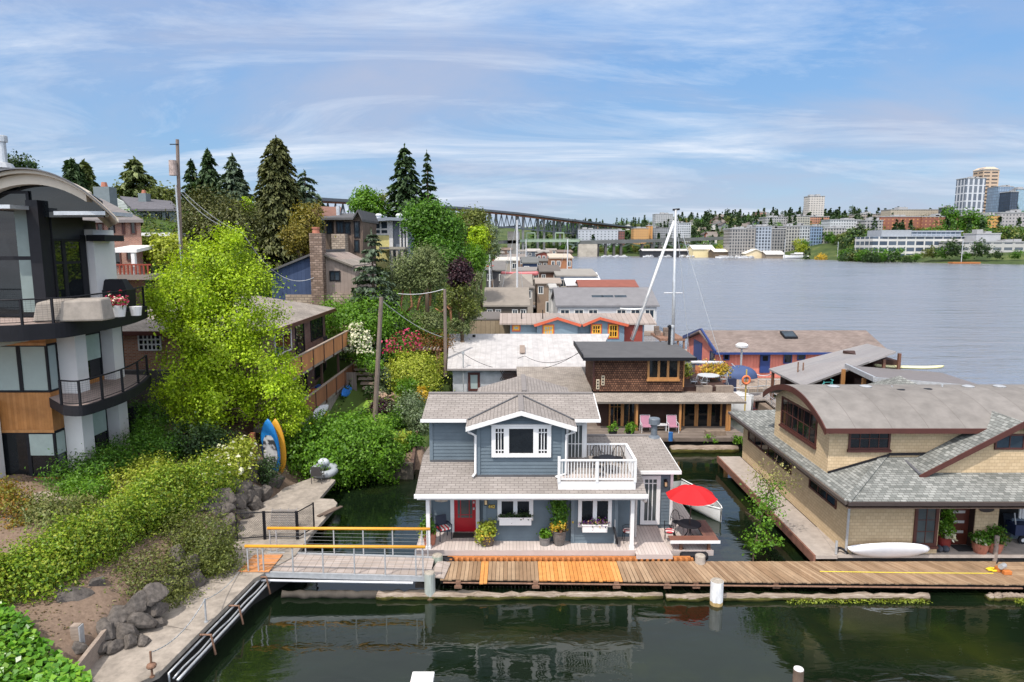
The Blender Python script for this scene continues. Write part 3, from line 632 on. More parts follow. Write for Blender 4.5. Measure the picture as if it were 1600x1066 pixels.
for pts in ([(xa+.1, 26.9, 5.62), (xa+.1, 26.95, 5.5), (UB-.08, 27.1, 5.32), (UB-.08, 27.12, 3.72), (UB-.2, 26.95, 3.62)],
            [(xb-.1, 26.9, 5.62), (xb-.1, 26.95, 5.5), (UC+.09, 27.1, 5.35), (UC+.09, 27.12, 3.7), (UC-.35, 26.95, 3.6)],
            [(5.33, 26.0, 3.1), (5.33, 26.1, 2.9), (5.2, 27.4, 2.6), (5.2, 27.42, .85)], [(-3.55, 26.2, 3.0), (-3.5, 27.8, 2.8), (-3.5, 27.9, .85)]):
    d = MB(); d.tube(pts, 0.055, 8); d.build('downspout', M['white'], BH, smooth=True)
# windows and doors
W1 = M['white']
def win1(a, b, c, d, Y, gm='glass', **k):
    x0, x1, z0, z1 = R1(a, b, c, d, Y); return window(BH, (0, Y, 0), FX, FN, x0, x1, z0, z1, W1, M[gm], **k)
# picture window of three lights
x0, x1, z0, z1 = R1(440, 290, 760, 460, 27.17)
w = MB().frame((0, 27.17, 0), FX, FN); dx = x1-x0
for a, b_ in ((0, .07), (.205, .295), (.70, .79), (.93, 1)): w.fbox(x0+dx*a, x0+dx*b_, z0, z1, 0, .09)
w.fbox(x0, x1, z1-.13, z1, 0, .095); w.fbox(x0, x1, z0, z0+.16, 0, .095); w.fbox(x0-.03, x1+.03, z1, z1+.05, 0, .13)
for a, b_ in ((.07, .205), (.79, .93)):
    for q in (1/3, 2/3): xx = x0+dx*(a+(b_-a)*q); w.fbox(xx-.018, xx+.018, z0+.16, z1-.13, 0, .06)
    zz = z0+.16+(z1-z0-.29)*.84; w.fbox(x0+dx*a, x0+dx*b_, zz-.02, zz+.02, 0, .056); zz = z0+.16+(z1-z0-.29)*.12; w.fbox(x0+dx*a, x0+dx*b_, zz-.02, zz+.02, 0, .056)
fo = w.build('window', W1, BH)
MB().frame((0, 27.17, 0), FX, FN).fbox(x0+.05, x1-.05, z0+.05, z1-.05, -.01, .03).build('pane', M['glass'], fo)
win1(472, 676, 664, 800, 27.06, trim=.17, colfrac=[.5], bar=.17); win1(905, 676, 1085, 836, 26.84, trim=.15, colfrac=[.5], bar=.17)
for a, b_, c, d, Y, fl in ((482, 786, 654, 828, 27.0, 'lf_dark'), (929, 824, 1062, 866, 26.8, 'fl_mix')):
    x0, x1, z0, z1 = R1(a, b_, c, d, Y-.3); p = MB(); p.box(x0, x1, Y-.32, Y-.05, z0, z1); p.box(x0-.03, x1+.03, Y-.35, Y-.02, z1-.05, z1)
    t = p.build('window_box', W1, BH); rng = np.random.default_rng(3)
    P, Nn = cloud_pts([(x0+(x1-x0)*(i+.5)/4, Y-.2, z1+.05, .22, .13, .10) for i in range(4)], 420, rng, .4, 12, .2)
    leaf_mesh('blossom', P, Nn, .07, M[fl], t, seed=4, aspect=1.2)
    if fl == 'fl_mix': leaf_mesh('leaves', P[::2]-[0, 0, .04], Nn[::2], .08, M['lf_green'], t, seed=5)
# red door with glass, its casing, hardware
x0, x1, z0, z1 = R1(240, 676, 356, 858, 27.97); z0 = DZ+.03
d = MB().frame((0, 27.97, 0), FX, FN); d.fbox(x0, x1, z0, z1, -.02, .035); d.fbox(x0, x1, z0, z0+.12, 0.035, .045)
red = plain('red_paint', (0.36, 0.008, 0.016), 0.35, 0.08); do = d.build('door', red, BH)
w_ = x1-x0
pn = MB().frame((0, 27.97, 0), FX, FN); pn.fbox(x0+.16*w_, x1-.16*w_, z0+.62, z1-.02, .03, .04); pn.build('pane', M['curtain'], do)
gr = MB().frame((0, 27.97, 0), FX, FN)
for q in (.30, .70): gr.fbox(x0+q*w_-.015, x0+q*w_+.015, z0+.62, z1-.02, .03, .052)
gr.fbox(x0+.16*w_, x1-.16*w_, z0+.74, z0+.77, .03, .049); gr.build('glazing_bar', red, do)
for a, b_, c in ((1.0, 1.09, .09), (1.28, 1.36, .075)): MB().frame((0, 27.97, 0), FX, FN).fbox(x1-.12, x1-.05, z0+a, z0+b_, .035, c).build('handle' if a < 1.1 else 'lock', M['galv'], do)
for a, b_ in ((x0-.16, x0-.002), (x1+.002, x1+.16)): MB().frame((0, 27.97, 0), FX, FN).fbox(a, b_, DZ, z1+.02, -.02, .06).build('door_casing', W1, BH)
# balcony door (white, with bars) and side door of the wing
x0, x1, z0, z1 = R1(840, 278, 938, 472, 28.46); window(BH, (0, 28.46, 0), FX, FN, x0, x1, 3.65, z1, W1, M['curtain'], trim=.10, cols=4, rows=2, bar=.035, name='balcony_door')
x0, x1, z0, z1 = R1(1240, 560, 1345, 815, 28.75); window(BH, (0, 28.75, 0), FX, FN, x0, x1, DZ+.02, z1, W1, M['curtain'], trim=.17, cols=3, bar=.04, rows=2, rowfrac=[.9], name='patio_door')
x0, x1, z0, z1 = R1(1207, 690, 1232, 812, 27.6); window(BH, (XE+.03, 0, 0), (0, 1, 0), (1, 0, 0), 27.55, 28.3, DZ+.02, 2.9, W1, M['glass'], trim=.08, name='side_door')
# lamps by the doors, house number, name board
def lamp(x, y, z, name='wall_lamp'):
    l = MB(); l.box(x-.07, x+.07, y-.16, y, z+.10, z+.14); l.box(x-.05, x+.05, y-.14, y, z+.14, z+.2); l.box(x-.065, x+.065, y-.155, y-.005, z-.13, z-.10)
    for dx in (-.062, .062):
        for dy in (-.15, -.012): l.box(x+dx-.008, x+dx+.008, y+dy-.008, y+dy+.008, z-.10, z+.10)
    o = l.build(name, M['black'], BH); q = MB(); q.box(x-.05, x+.05, y-.135, y-.02, z-.098, z+.098); q.build('lamp_glass', plain('frosted_amber_glass', (0.75, 0.55, 0.30), 0.3, .1), o)
p = A(*c1p(410, 700), 27.05); lamp(p.x, 27.06, p.z); p = A(*c1p(1374, 603), 28.75); lamp(p.x, 28.76, p.z)
def text_obj(body, size, loc, mat, parent, name='lettering', rx=math.pi/2, rz=0, ext=0.006):
    cu = bpy.data.curves.new(name, 'FONT'); cu.body = body; cu.size = size; cu.align_x = 'CENTER'; cu.align_y = 'CENTER'; cu.extrude = ext
    tmp = bpy.data.objects.new('tmp', cu); me = bpy.data.meshes.new_from_object(tmp); bpy.data.objects.remove(tmp); bpy.data.curves.remove(cu)
    me.materials.clear(); o = link_mesh(name, me, mat, parent, loc)
    o.rotation_euler = (rx, 0, rz); o.location = Vector(loc)-W[parent.name]; return o
p = A(*c1p(441, 727), 27.05); q = MB(); q.box(p.x-.14, p.x+.14, 27.02, 27.065, p.z-.08, p.z+.08); pl = q.build('number_plate', plain('dark_number_plate', (0.10, 0.085, 0.04), 0.5), BH)
text_obj('442', 0.19, (p.x, 27.012, p.z), plain('gold_numerals', (0.72, 0.50, 0.10), 0.4), pl)
p = A(*c1p(170, 692), 27.95); q = MB(); q.prism([(p.x-.3, 27.93, p.z+.05), (p.x-.26, 27.93, p.z-.06), (p.x, 27.93, p.z-.1), (p.x+.26, 27.93, p.z-.06), (p.x+.3, 27.93, p.z+.05), (p.x, 27.93, p.z+.08)], (0, .03, 0)); q.build('name_board', plain('driftwood', (0.42, 0.34, 0.27), 0.8, .3, 8), BH)
# balcony on the lower roof
bx0, bx1, by0, by1, bz = 1.88, 4.92, 26.3, 28.55, 3.62
f = MB(); f.box(bx0, bx1, by0+.03, by1, bz-.08, bz); f.build('balcony_floor', M['deck_grey'], BH)
f = MB(); f.box(bx0-.03, bx1+.03, by0-.03, by0+.03, 3.30, 3.64); f.box(bx1, bx1+.03, by0+.03, by1, 3.30, 3.64); f.box(bx0-.03, bx0, by0+.03, 27.1, 3.3, 3.64); f.build('balcony_skirt', W1, BH)
rl = MB(); zt = 4.55
def rail_run(a, b_, axis):
    if axis == 'x':
        rl.box(a[0], b_[0], a[1]-.06, a[1]+.06, zt-.05, zt); rl.box(a[0], b_[0], a[1]-.03, a[1]+.03, bz+.10, bz+.16); n = int((b_[0]-a[0])/.118)
        for i in range(1, n): x = a[0]+(b_[0]-a[0])*i/n; rl.box(x-.019, x+.019, a[1]-.019, a[1]+.019, bz+.16, zt-.05)
    else:
        rl.box(a[0]-.06, a[0]+.06, a[1]+.061, b_[1]-.061, zt-.05, zt-.002); rl.box(a[0]-.03, a[0]+.03, a[1], b_[1], bz+.10, bz+.158); n = int((b_[1]-a[1])/.118)
        for i in range(1, n): y = a[1]+(b_[1]-a[1])*i/n; rl.box(a[0]-.019, a[0]+.019, y-.019, y+.019, bz+.16, zt-.05)
rail_run((bx0, by0), (bx1, by0), 'x'); rail_run((3.2, by1), (bx1, by1), 'x'); rail_run((bx1, by0), (bx1, by1), 'y')
for x, y in ((bx0, by0), (bx1, by0), (bx1, by1), ((bx0+bx1)/2, by0)): rl.box(x-.055, x+.055, y-.052, y+.052, bz, zt+(.12 if x == bx0 else -.003))
rl.build('balcony_railing', W1, BH)
v = MB(); p = A(*c1p(712, 65), 32.2); v.lathe([(.12, 0), (.12, .12), (.2, .13), (.2, .2), (.05, .24)], (p.x, 32.2, 6.0), 10); v.build('roof_vent', M['black'], BH)
v = MB(); x, y = A(*c1p(1312, 290), 31.6).x, 31.5
v.lathe([(.30, 0), (.26, .06), (.15, .12), (.15, .62), (.27, .66), (.27, .9), (.24, .94), (.10, .96)], (x, y, 3.98), 14); v.build('chimney_pipe', plain('painted_grey_pipe', (0.12, 0.14, 0.165), 0.5, .15), BH)
# ================================================================ DOCK, GANGWAY, WALK FITTINGS
def fy(x): return 24.35 - (x+3)*0.019                        # front edge of the main dock
DK = thing('dock', 'long wooden plank dock of weathered and fresh orange boards in front of the floating houses', 'dock', (8, 25, 0.2))
pk, pk2, pk3, po, pn = MB(), MB(), MB(), MB(), MB(); x = -2.72; i = 0; rr = random.Random(4)
while x < 19.2:
    w = 0.15; sk = 0.55 if x > 0.5 else 0.55*max(0, (x+2.7)/3.2)
    orange = (-1.32 < x < -0.93) or (0.92 < x < 4.05)
    y0 = fy(x) - (0.28 if -1.32 < x < -0.93 else 0) + rr.uniform(-.03, .03); z = 0.5+rr.uniform(-.006, .006)
    sk = min(1.0, max(0, (x-4)*0.09)) if x > 4 else 0
    tgt = (pn if x < 0 else po) if orange else (pk if x < -1 else pk3 if x < 2.5 else pk2)
    tgt.hexa([(x+sk, y0, z-.045), (x+w-.014+sk, y0, z-.045), (x+w-.014, 25.82, z-.045), (x, 25.82, z-.045), (x+sk, y0, z), (x+w-.014+sk, y0, z), (x+w-.014, 25.82, z), (x, 25.82, z)])
    x += w; i += 1
M['old_plank'] = islands('old_plank', (0.225, 0.14, 0.08), (0.35, 0.24, 0.15), 0.8, 0.28, 5, (0.5, 0.2, 1)); M['new_plank'] = islands('new_plank', (0.50, 0.20, 0.05), (0.60, 0.28, 0.09), 0.7, 0.2, 3)
pk.build('old_boards', M['old_plank'], DK); pk3.build('old_boards', M['old_plank'], DK); pk2.build('old_boards', M['old_plank'], DK); po.build('new_boards', M['new_plank'], DK); pn.build('new_boards', M['new_plank'], DK)
fr = MB(); fr.bar((-2.7, 24.5, .36), (19.5, 24.1, .36), .12, .18); fr.bar((-2.7, 25.7, .36), (19.5, 25.7, .36), .12, .18)
for k in range(16): xx = -2.6+k*1.4; fr.box(xx-.06, xx+.06, fy(xx)+.25, 25.6, .2, .44)
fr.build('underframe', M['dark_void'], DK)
q = MB(); q.tube([(-2.6, 24.30, .38), (6, 24.13, .37), (19, 23.9, .36)], .035, 6); q.build('water_pipe', M['rust'], DK)
# second dock meeting it at an angle
SD = thing('dock', 'short plank dock turning off toward the viewer beside the orange power tool', 'dock', (19.6, 23, 0.2))
pk = MB()
for k in range(30):
    yy = 25.75-k*.16; pk.hexa([(19.0+k*.02, yy-.145, .45), (22.2, yy-.145, .45), (22.2, yy, .45), (19.0+k*.02, yy, .45), (19.0+k*.02, yy-.145, .505), (22.2, yy-.145, .505), (22.2, yy, .505), (19.0+k*.02, yy, .505)])
pk.build('old_boards', M['old_plank'], SD); q = MB(); q.bar((19.3, 25.4, .36), (19.8, 21.0, .36), .12, .18); q.build('underframe', M['dark_void'], SD)
# float logs under the front edge
logm, nt, b = newmat('bleached_log'); tc = nd(nt, 'ShaderNodeTexCoord').outputs['Object']; sp = nd(nt, 'ShaderNodeSeparateXYZ', {0: tc}).outputs
n1 = nd(nt, 'ShaderNodeTexNoise', {'Vector': nd(nt, 'ShaderNodeMapping', {0: tc, 3: (.5, 5, 5)}).outputs[0], 'Scale': 3.0, 'Detail': 8.0, 'Roughness': .7}).outputs[0]
wet = mth(nt, 'LESS_THAN', mth(nt, 'ADD', sp[2], mth(nt, 'MULTIPLY', n1, .22)), .255)
setp(b, nt, mixc(nt, wet, ramp(nt, n1, [(.3, (.10, .075, .055)), (.5, (.22, .17, .13)), (.7, (.38, .325, .27))]), ramp(nt, n1, [(.35, (.03, .025, .012)), (.6, (.11, .10, .02))])), .9, 0, .2); bump(nt, b, n1, .8, .04); algae = leafy('wet_algae', [(0.10, 0.13, 0.01), (0.22, 0.26, 0.02)], .1)
for (xa, xb, y, lab, sd) in ((-8.6, -1.2, 23.95, 'dark float log under the metal gangway', 1), (-5.0, 5.6, 23.82, 'bleached float log beneath the orange boards of the dock', 2), (5.7, 15.4, 23.72, 'bleached float log with green algae beside the white piling', 3), (17.6, 19.6, 23.75, 'short mossy float log end under the corner of the docks', 4)):
    rr = random.Random(sd); n = 34; pts = [(xa+(xb-xa)*i/n, y+rr.uniform(-.035, .035), .10+rr.uniform(-.03, .03)) for i in range(n+1)]
    t = thing('float_log', lab, 'log', ((xa+xb)/2, y, 0)); q = MB(); q.tube(pts, [.145+rr.uniform(-.025, .025) for _ in pts], 10); q.build('trunk', logm if sd != 1 else plain('dark_log', (0.06, 0.05, 0.04), .8, .4), t, smooth=True)  # log below the gangway takes a darker colour of its own
    if sd in (3, 4):
        rng = np.random.default_rng(sd); n2 = 500; P = np.stack([rng.uniform(xa+(xb-xa)*.45, xb, n2), y-.2+rng.normal(size=n2)*.06, rng.uniform(-.02, .12, n2)], 1); leaf_mesh('algae', P, rng.normal(size=(n2, 3))+[0, -1, .6], .09, algae, t, seed=sd)
# hardware on the logs: angle cleats
for k, px in enumerate((716, 837, 963, 1042, 1087, 1212, 1300, 1411)):
    p = G(px, 912, .38); q = MB(); q.box(p.x-.09, p.x+.09, p.y-.05, p.y+.05, .2, .48); q.box(p.x-.14, p.x+.14, p.y-.12, p.y-.05, .24, .33); q.tube([(p.x+.05, p.y-.16, .28), (p.x+.05, p.y+.08, .28)], .025, 6)
    T(q, 'dock_bracket', M['rust'], 'rusty bracket bolting the dock to its float logs', 'bracket', 'brackets along the front of the dock')
# pilings
def piling(px, pyb, r, top, lab, m, capm=None):
    p = G(px, pyb, 0.0); t = thing('piling', lab, 'piling', (p.x, p.y, 0)); q = MB(); q.tube([(p.x, p.y, -1.5), (p.x, p.y, top)], [r*1.03, r], 16); q.build('post', m, t, smooth=False)
    q = MB(); q.lathe([(r*.96, 0), (r*.9, .03), (r*.3, .05)], (p.x, p.y, top), 16); q.build('cap', capm or plain('worn_post_top', (0.34, 0.30, 0.25), .9, .4, 9), t); return t
def waterline(name, c1, c2, z):
    m, nt, b = newmat(name); tc = nd(nt, 'ShaderNodeTexCoord').outputs['Object']; sp = nd(nt, 'ShaderNodeSeparateXYZ', {0: tc}).outputs
    k = mth(nt, 'LESS_THAN', mth(nt, 'ADD', sp[2], mth(nt, 'MULTIPLY', nd(nt, 'ShaderNodeTexNoise', {'Vector': tc, 'Scale': 6.0}).outputs[0], .15)), z)
    c, n = grime(nt, mixc(nt, k, (*c1, 1), (*c2, 1)), .3, 4, (2, 2, .5)); setp(b, nt, c, .6, 0, .4); return m
piling(672, 934, .20, .98, 'grey green weathered piling where gangway meets dock', waterline('pale_pile', (0.36, 0.38, 0.34), (0.20, 0.12, 0.06), .22))
piling(1119, 944, .23, .90, 'white sleeved piling standing in front of the dock', waterline('white_pile', (0.70, 0.69, 0.68), (0.42, 0.29, 0.12), .22))
p = G(690, 885, .2); q = MB()
piling(684, 900, .21, .86, 'green topped piling behind the gangway landing', plain('green_pile', (0.30, 0.34, 0.28), .8, .4, 6))
piling(1093, 898, .20, .80, 'sawn piling stub behind the dock by the brown bench', plain('sawn_pile', (0.38, 0.33, 0.28), .9, .4, 6))
piling(1246, 1076, .15, .62, 'lone piling with round white cap in the near water', plain('brown_pile', (0.16, 0.11, 0.08), .9, .4), M['white'])
q = MB(); p = G(660, 1058, .5); q.box(p.x-.33, p.x+.33, p.y-.5, p.y+.28, .35, .5); q.box(p.x-.28, p.x+.28, p.y-.42, p.y+.22, -.1, .35)
T(q, 'mooring_float', M['white'], 'square white mooring float at the bottom edge of the water', 'float', bevel=.03)
q = MB(); p = G(1555, 905, .5); x, y = A(1557, 890, 25.75).x, 25.9; q.tube([(x, y, .2), (x, y, 1.5)], .09, 12); q.lathe([(.09, 0), (.085, .03), (.02, .06)], (x, y, 1.5), 12)
T(q, 'bollard', plain('grey_post', (0.24, 0.19, 0.16), .8, .3, 6), 'round wooden bollard at the back edge of the dock by the tan house', 'bollard')
# black fender cylinders under the porch corners
for xa, xb, y, lab in ((-3.6, -2.35, 26.0, 'black fender barrel under the porch near the gangway'), (6.9, 8.0, 26.45, 'black fender barrel under the bench deck')):
    q = MB(); q.tube([(xa, y, .42), (xa+.06, y, .42), (xb-.06, y, .42), (xb, y, .42)], [.13, .18, .18, .13], 14); T(q, 'fender', M['black'], lab, 'fender', smooth=False)
# gangway
M['wire'] = plain('dull_wire', (.16, .165, .17), .6, .1)
GW = thing('gangway', 'aluminium gangway with orange handrails crossing from the concrete walk to the dock', 'gangway', (-6, 24.7, 0.6))
ga, gb = G(398, 895, .98), G(672, 898, .80); x0, x1 = ga.x, gb.x
def gz(x): return .98+(x-x0)/(x1-x0)*(-.2)
YF, YB = 24.0, 25.5
m, nt, b = newmat('gangway_tiles'); v, u, vv = uvw(nt, 'roofy')
br = nd(nt, 'ShaderNodeTexBrick', {'Vector': v, 'Color1': (.34, .285, .25), 'Color2': (.41, .35, .315), 'Mortar': (.22, .18, .155), 'Scale': 1.0, 'Mortar Size': .012, 'Brick Width': .3, 'Row Height': .3}, offset=0.0)
c, n = grime(nt, br.outputs[0], .15, 2); setp(b, nt, c, .85, 0, .2)
q = MB(); q.hexa([(x0, YF, gz(x0)-.05), (x1, YF, gz(x1)-.05), (x1, YB, gz(x1)-.05), (x0, YB, gz(x0)-.05), (x0, YF, gz(x0)), (x1, YF, gz(x1)), (x1, YB, gz(x1)), (x0, YB, gz(x0))]); q.build('deck', m, GW)
for Y in (YF-.06, YB+.06):
    q = MB(); q.bar((x0-.1, Y, gz(x0)-.06), (x1+.05, Y, gz(x1)-.06), .09, .20); q.build('side_beam', M['galv'], GW)
    xs_ = [A(px, 870, YF).x for px in (388, 404, 412, 458, 505, 554, 602, 650, 661)] if Y < 25 else [A(px, 845, YB).x for px in (421, 431, 476, 521, 567, 613, 659, 668)]
    off = 0
    for xx in xs_:
        z0 = gz(xx)-.1; q = MB(); q.box(xx-.022, xx+.022, Y-.022, Y+.022, z0, 1.98); q.build('post', M['galv'], GW)
    q = MB(); q.tube([(xs_[0]-.08, Y, 2.0), ((xs_[0]+xs_[-1])/2, Y, 1.985), (xs_[-1]+.1, Y, 1.97)], .058, 10); q.build('handrail', plain('orange_rail_%d' % int(Y), (0.66, 0.30, 0.03), .45, .12), GW, smooth=True)
    for k in range(5):
        z = 1.15+k*.15; q = MB(); q.tube([(xs_[0], Y, z+.08), (xs_[-1], Y, z-.02)], .006, 4); q.build('rail_wire', M['wire'], GW)
q = MB(); q.tube([(x0-.3, YF-.2, .75), (x0+1.0, YF-.2, .72), (x1-.6, YF-.18, .62)], .045, 6); q.build('conduit', M['white_metal'], GW)
q = MB(); a, b_ = G(372, 893, 1.006), G(440, 868, 1.0); z = 1.03
q.slab([(*G(372, 893, z).xy, z), (*G(420, 894, z).xy, z+.02), (*G(442, 867, z).xy, z+.02), (*G(398, 866, z).xy, z)], .025)
T(q, 'plywood_sheet', plain('orange_plywood', (0.50, 0.215, 0.08), .75, .2, 4), 'orange plywood sheet bridging the concrete walk and gangway', 'plywood')
q = MB(); q.slab([(*G(668, 899, .62).xy, .60), (*G(694, 901, .6).xy, .56), (*G(704, 877, .62).xy, .56), (*G(685, 876, .7).xy, .72)], .05); q.build('landing_plate', m, GW)
# pipes and brackets along the bulkhead
RP = thing('pipe_rack', 'galvanized pipes bracketed along the basin side of the concrete walk', 'pipes', (-9.5, 20.5, .4))
def edge(t): a, b_ = G(262, 1052, .75), G(405, 905, .75); return a.lerp(b_, t)
for off, z, r in ((.10, .82, .035), (.22, .66, .03), (.34, .60, .045)):
    q = MB(); pts = [edge(t)+Vector((off, 0, z-.75+(.03*math.sin(t*19+off*30) if r == .03 else 0))) for t in np.linspace(-.02, 1.02, 14)]
    if off == .10: pts = [pts[0]+Vector((0, .02, -.4))]+pts
    q.tube(pts, r, 7); q.build('pipe', M['galv'], RP, smooth=True)
for t in (.30, .61, .97):
    e = edge(t); q = MB(); q.tube([(e.x-.08, e.y, .8), (e.x-.06, e.y, .92), (e.x+.35, e.y, .92), (e.x+.46, e.y, .25)], .035, 6); q.build('bracket', M['rust'], RP)
# chain posts and chain
pts = []
for k, (px, pb, pt, ml, lab) in enumerate(((322, 972, 936, 'galv', 'galvanized chain post on the concrete walk below the gangway'), (238, 1058, 1018, 'rust', 'rusty chain post near the bottom end of the concrete walk'))):
    p = G(px, pb, WZ); zt = A(px, pt, p.y).z; q = MB(); q.tube([(p.x, p.y, WZ-.02), (p.x, p.y, zt)], .032, 8); q.tube([(p.x, p.y, WZ), (p.x, p.y, WZ+.03)], .07, 8)
    if k: q.ell((p.x, p.y, WZ+.34), (.14, .14, .09))
    T(q, 'chain_post', M[ml], lab, 'post'); pts.append(Vector((p.x, p.y, zt-.03)))
e = G(374, 893, 1.05); ch = []
for a, b_ in ((pts[1], pts[0]), (pts[0], e)):
    for i in range(19):
        t = i/18; p = a.lerp(b_, t); p.z -= .30*4*t*(1-t)*(1 if a is pts[1] else .5); p.z = max(p.z, 1.03); ch.append(p)
q = MB()
for i in range(len(ch)-1):
    a, b_ = ch[i], ch[i+1]
    for j in range(2): s_, e_ = a.lerp(b_, j/2+.04), a.lerp(b_, j/2+.46); q.bar(s_, e_, .030 if j else .018, .018 if j else .030)
T(q, 'chain', M['galv'], 'sagging steel chain strung along the basin edge of the concrete walk', 'chain')
# chain link gate
def mesh_panel(mb, a, b_, z0, z1, step=.075, r=.0045):
    a, b_ = Vector(a), Vector(b_); Ln = (b_-a).length; Hh = z1-z0; k = -Hh
    while k < Ln:
        for sgn in (0, 1):
            u0, v0, u1, v1 = k, 0, k+Hh, Hh
            if u0 < 0: v0 -= u0; u0 = 0
            if u1 > Ln: v1 -= u1-Ln; u1 = Ln
            if sgn: v0, v1 = Hh-v0, Hh-v1
            p, q = a.lerp(b_, u0/Ln), a.lerp(b_, u1/Ln); mb.tube([(p.x, p.y, z0+v0), (q.x, q.y, z0+v1)], r, 3, False)
        k += step
gp0, gp1, gp2, gp3 = (G(371, 846, WZ), G(413, 843, WZ), G(464, 843, WZ), G(491, 828, WZ))
GT = thing('gate', 'black chain link gate and fence panels across the concrete walk', 'gate', (gp1.x, gp1.y, WZ))
for a, b_ in ((gp0, gp1), (gp1+Vector((.06, 0, 0)), gp2), (gp2+Vector((.06, 0, 0)), gp3)):
    q = MB(); zt = WZ+1.22
    for p in (a, b_): q.tube([(p.x, p.y, WZ), (p.x, p.y, zt)], .035, 7)
    for z in (WZ+.12, zt-.04): q.tube([(a.x, a.y, z), (b_.x, b_.y, z)], .024, 6)
    o = q.build('panel', M['black'], GT); q = MB(); mesh_panel(q, a, b_, WZ+.12, zt-.04); q.build('mesh', M['black'], o)
# folded chairs leaning behind the gate
fcm = plain('grey_folding_chair', (0.30, 0.27, 0.25), .6, .2)
for k in range(3):
    p = G(424+k*13, 834, WZ)+Vector((0, .35, 0)); q = MB()
    for dx in (-.18, .18): q.bar((p.x+dx, p.y, WZ), (p.x+dx+.05, p.y+.25, WZ+.9), .03)
    for j in range(7): z = .2+j*.1; q.bar((p.x-.18+.05*z, p.y+.27*z, WZ+z), (p.x+.18+.05*z, p.y+.27*z, WZ+z), .02, .07)
    T(q, 'folding_chair', fcm, 'folded slatted chair leaning behind the black gate', 'chair', 'folded chairs behind the gate')
# patio chair and inflatable ring
def arm_chair(name, lab, loc, m, cush=None, rz=0, grp=None):
    t = thing(name, lab, 'chair', loc, grp); x, y, z = loc; q = MB(); q.box(x-.24, x+.24, y-.23, y+.23, z+.40, z+.44); q.build('seat', m, t)
    q = MB(); q.hexa([(x-.24, y+.20, z+.46), (x+.24, y+.20, z+.46), (x+.24, y+.23, z+.46), (x-.24, y+.23, z+.46), (x-.24, y+.30, z+.92), (x+.24, y+.30, z+.92), (x+.24, y+.33, z+.92), (x-.24, y+.33, z+.92)]); q.build('backrest', m, t)
    for sx in (-.26, .26):
        q = MB(); q.bar((x+sx, y+.22, z+.64), (x+sx, y-.26, z+.64), .05, .03); q.build('armrest', m, t)
        for sy in (-.24, .22): q = MB(); q.bar((x+sx, y+sy, z), (x+sx, y+sy, z+.63), .03); q.build('leg', m, t)
    if cush: q = MB(); q.box(x-.23, x+.23, y-.24, y+.2, z+.445, z+.52); q.build('cushion', cush, t, bevel=.02)
    if rz: t.rotation_euler = (0, 0, rz)
    return t
p = G(495, 756, WZ); arm_chair('patio_chair', 'dark patio chair on the concrete landing beside the round hedge', (p.x, p.y+.2, WZ), plain('charcoal_mesh', (0.06, 0.055, 0.055), .6), rz=math.pi)
rm = plain('grey_vinyl', (0.30, 0.32, 0.34), .4, .15); t = thing('inflatable_ring', 'grey and white inflatable float lying behind the dark patio chair', 'float', (p.x, p.y+1.1, WZ))
q = MB(); c = Vector((p.x+.1, p.y+1.1, WZ+.35)); q.tube([c+Vector((.55*math.cos(a), .42*math.sin(a), .12*math.sin(a))) for a in np.linspace(0, 2*math.pi, 21)], .2, 10, False); q.build('ring', rm, t, smooth=True)
q = MB(); q.ell((c.x-.1, c.y+.25, c.z+.35), (.32, .2, .22)); q.build('pillow', plain('pale_vinyl', (.5, .53, .56), .4), t, smooth=True)
# shells: boards and kayaks
def hull_pts(Lh, Wd, Dp, n=22, up=.12):
    # stations along the length: half-width and rocker
    st = []
    for i in range(n+1):
        u = -1+2*i/n; w = Wd/2*max(0, 1-abs(u)**2.4)**.75; st.append((u*Lh/2, w, up*abs(u)**3))
    return st
def shell_mesh(st, Dp, k=10, crown=.25):
    mb = MB(); vs = []; fs = []; n = len(st)
    for (x, w, r) in st:
        w = max(w, .012); d = Dp*min(1, (w/.05)**.5)
        for j in range(k):
            t = 2*math.pi*j/k; z = math.sin(t)*d/2*(1 if math.sin(t) < 0 else crown*2); vs.append((x, w*math.cos(t), r+z))
    fs = [(i*k+j, i*k+(j+1) % k, (i+1)*k+(j+1) % k, (i+1)*k+j) for i in range(n-1) for j in range(k)]+[list(range(k))[::-1], list(range((n-1)*k, n*k))]
    mb.add(vs, fs); return mb
from mathutils import Matrix, Euler
def placed(name, mb, mat, M4, parent=None, smooth=True):
    mb.v = [tuple(M4 @ Vector(v)) for v in mb.v]; return mb.build(name, mat, parent, smooth=smooth)
def X4(loc, rx=0, ry=0, rz=0): return Matrix.Translation(Vector(loc)) @ Euler((rx, ry, rz)).to_matrix().to_4x4()
def kayak(lab, loc, rot, Ln, Wd, col, mats=None, group=None, cockpit=True, name='kayak', cat='kayak', dp=.3):
    t = thing(name, lab, cat, loc, group); m4 = X4(loc, *rot)
    placed('hull', shell_mesh(hull_pts(Ln, Wd, dp), dp), plain(name+'_shell', col, .3, .08, 2, spec=.5), m4, t)
    if cockpit:
        mb = MB(); n = 16; c = [(.42*math.cos(2*math.pi*i/n), .19*math.sin(2*math.pi*i/n)) for i in range(n)]
        mb.tube([(a, b_, dp*.25) for a, b_ in c+c[:1]], .025, 5, False); o = placed('coaming', mb, M['black'], m4, t); mb = MB(); mb.poly([(a*.95, b_*.95, dp*.26) for a, b_ in c]); placed('cockpit', mb, M['dark_void'], m4, o)
    return t
p = G(1389, 876, .86); kayak('white kayak turned hull up along the dock by the tan house', (A(1389, 868, 25.74).x, 25.72, 1.02), (math.radians(-60), 0, 0), 3.25, .98, (.78, .79, .82), cockpit=False, dp=.34)
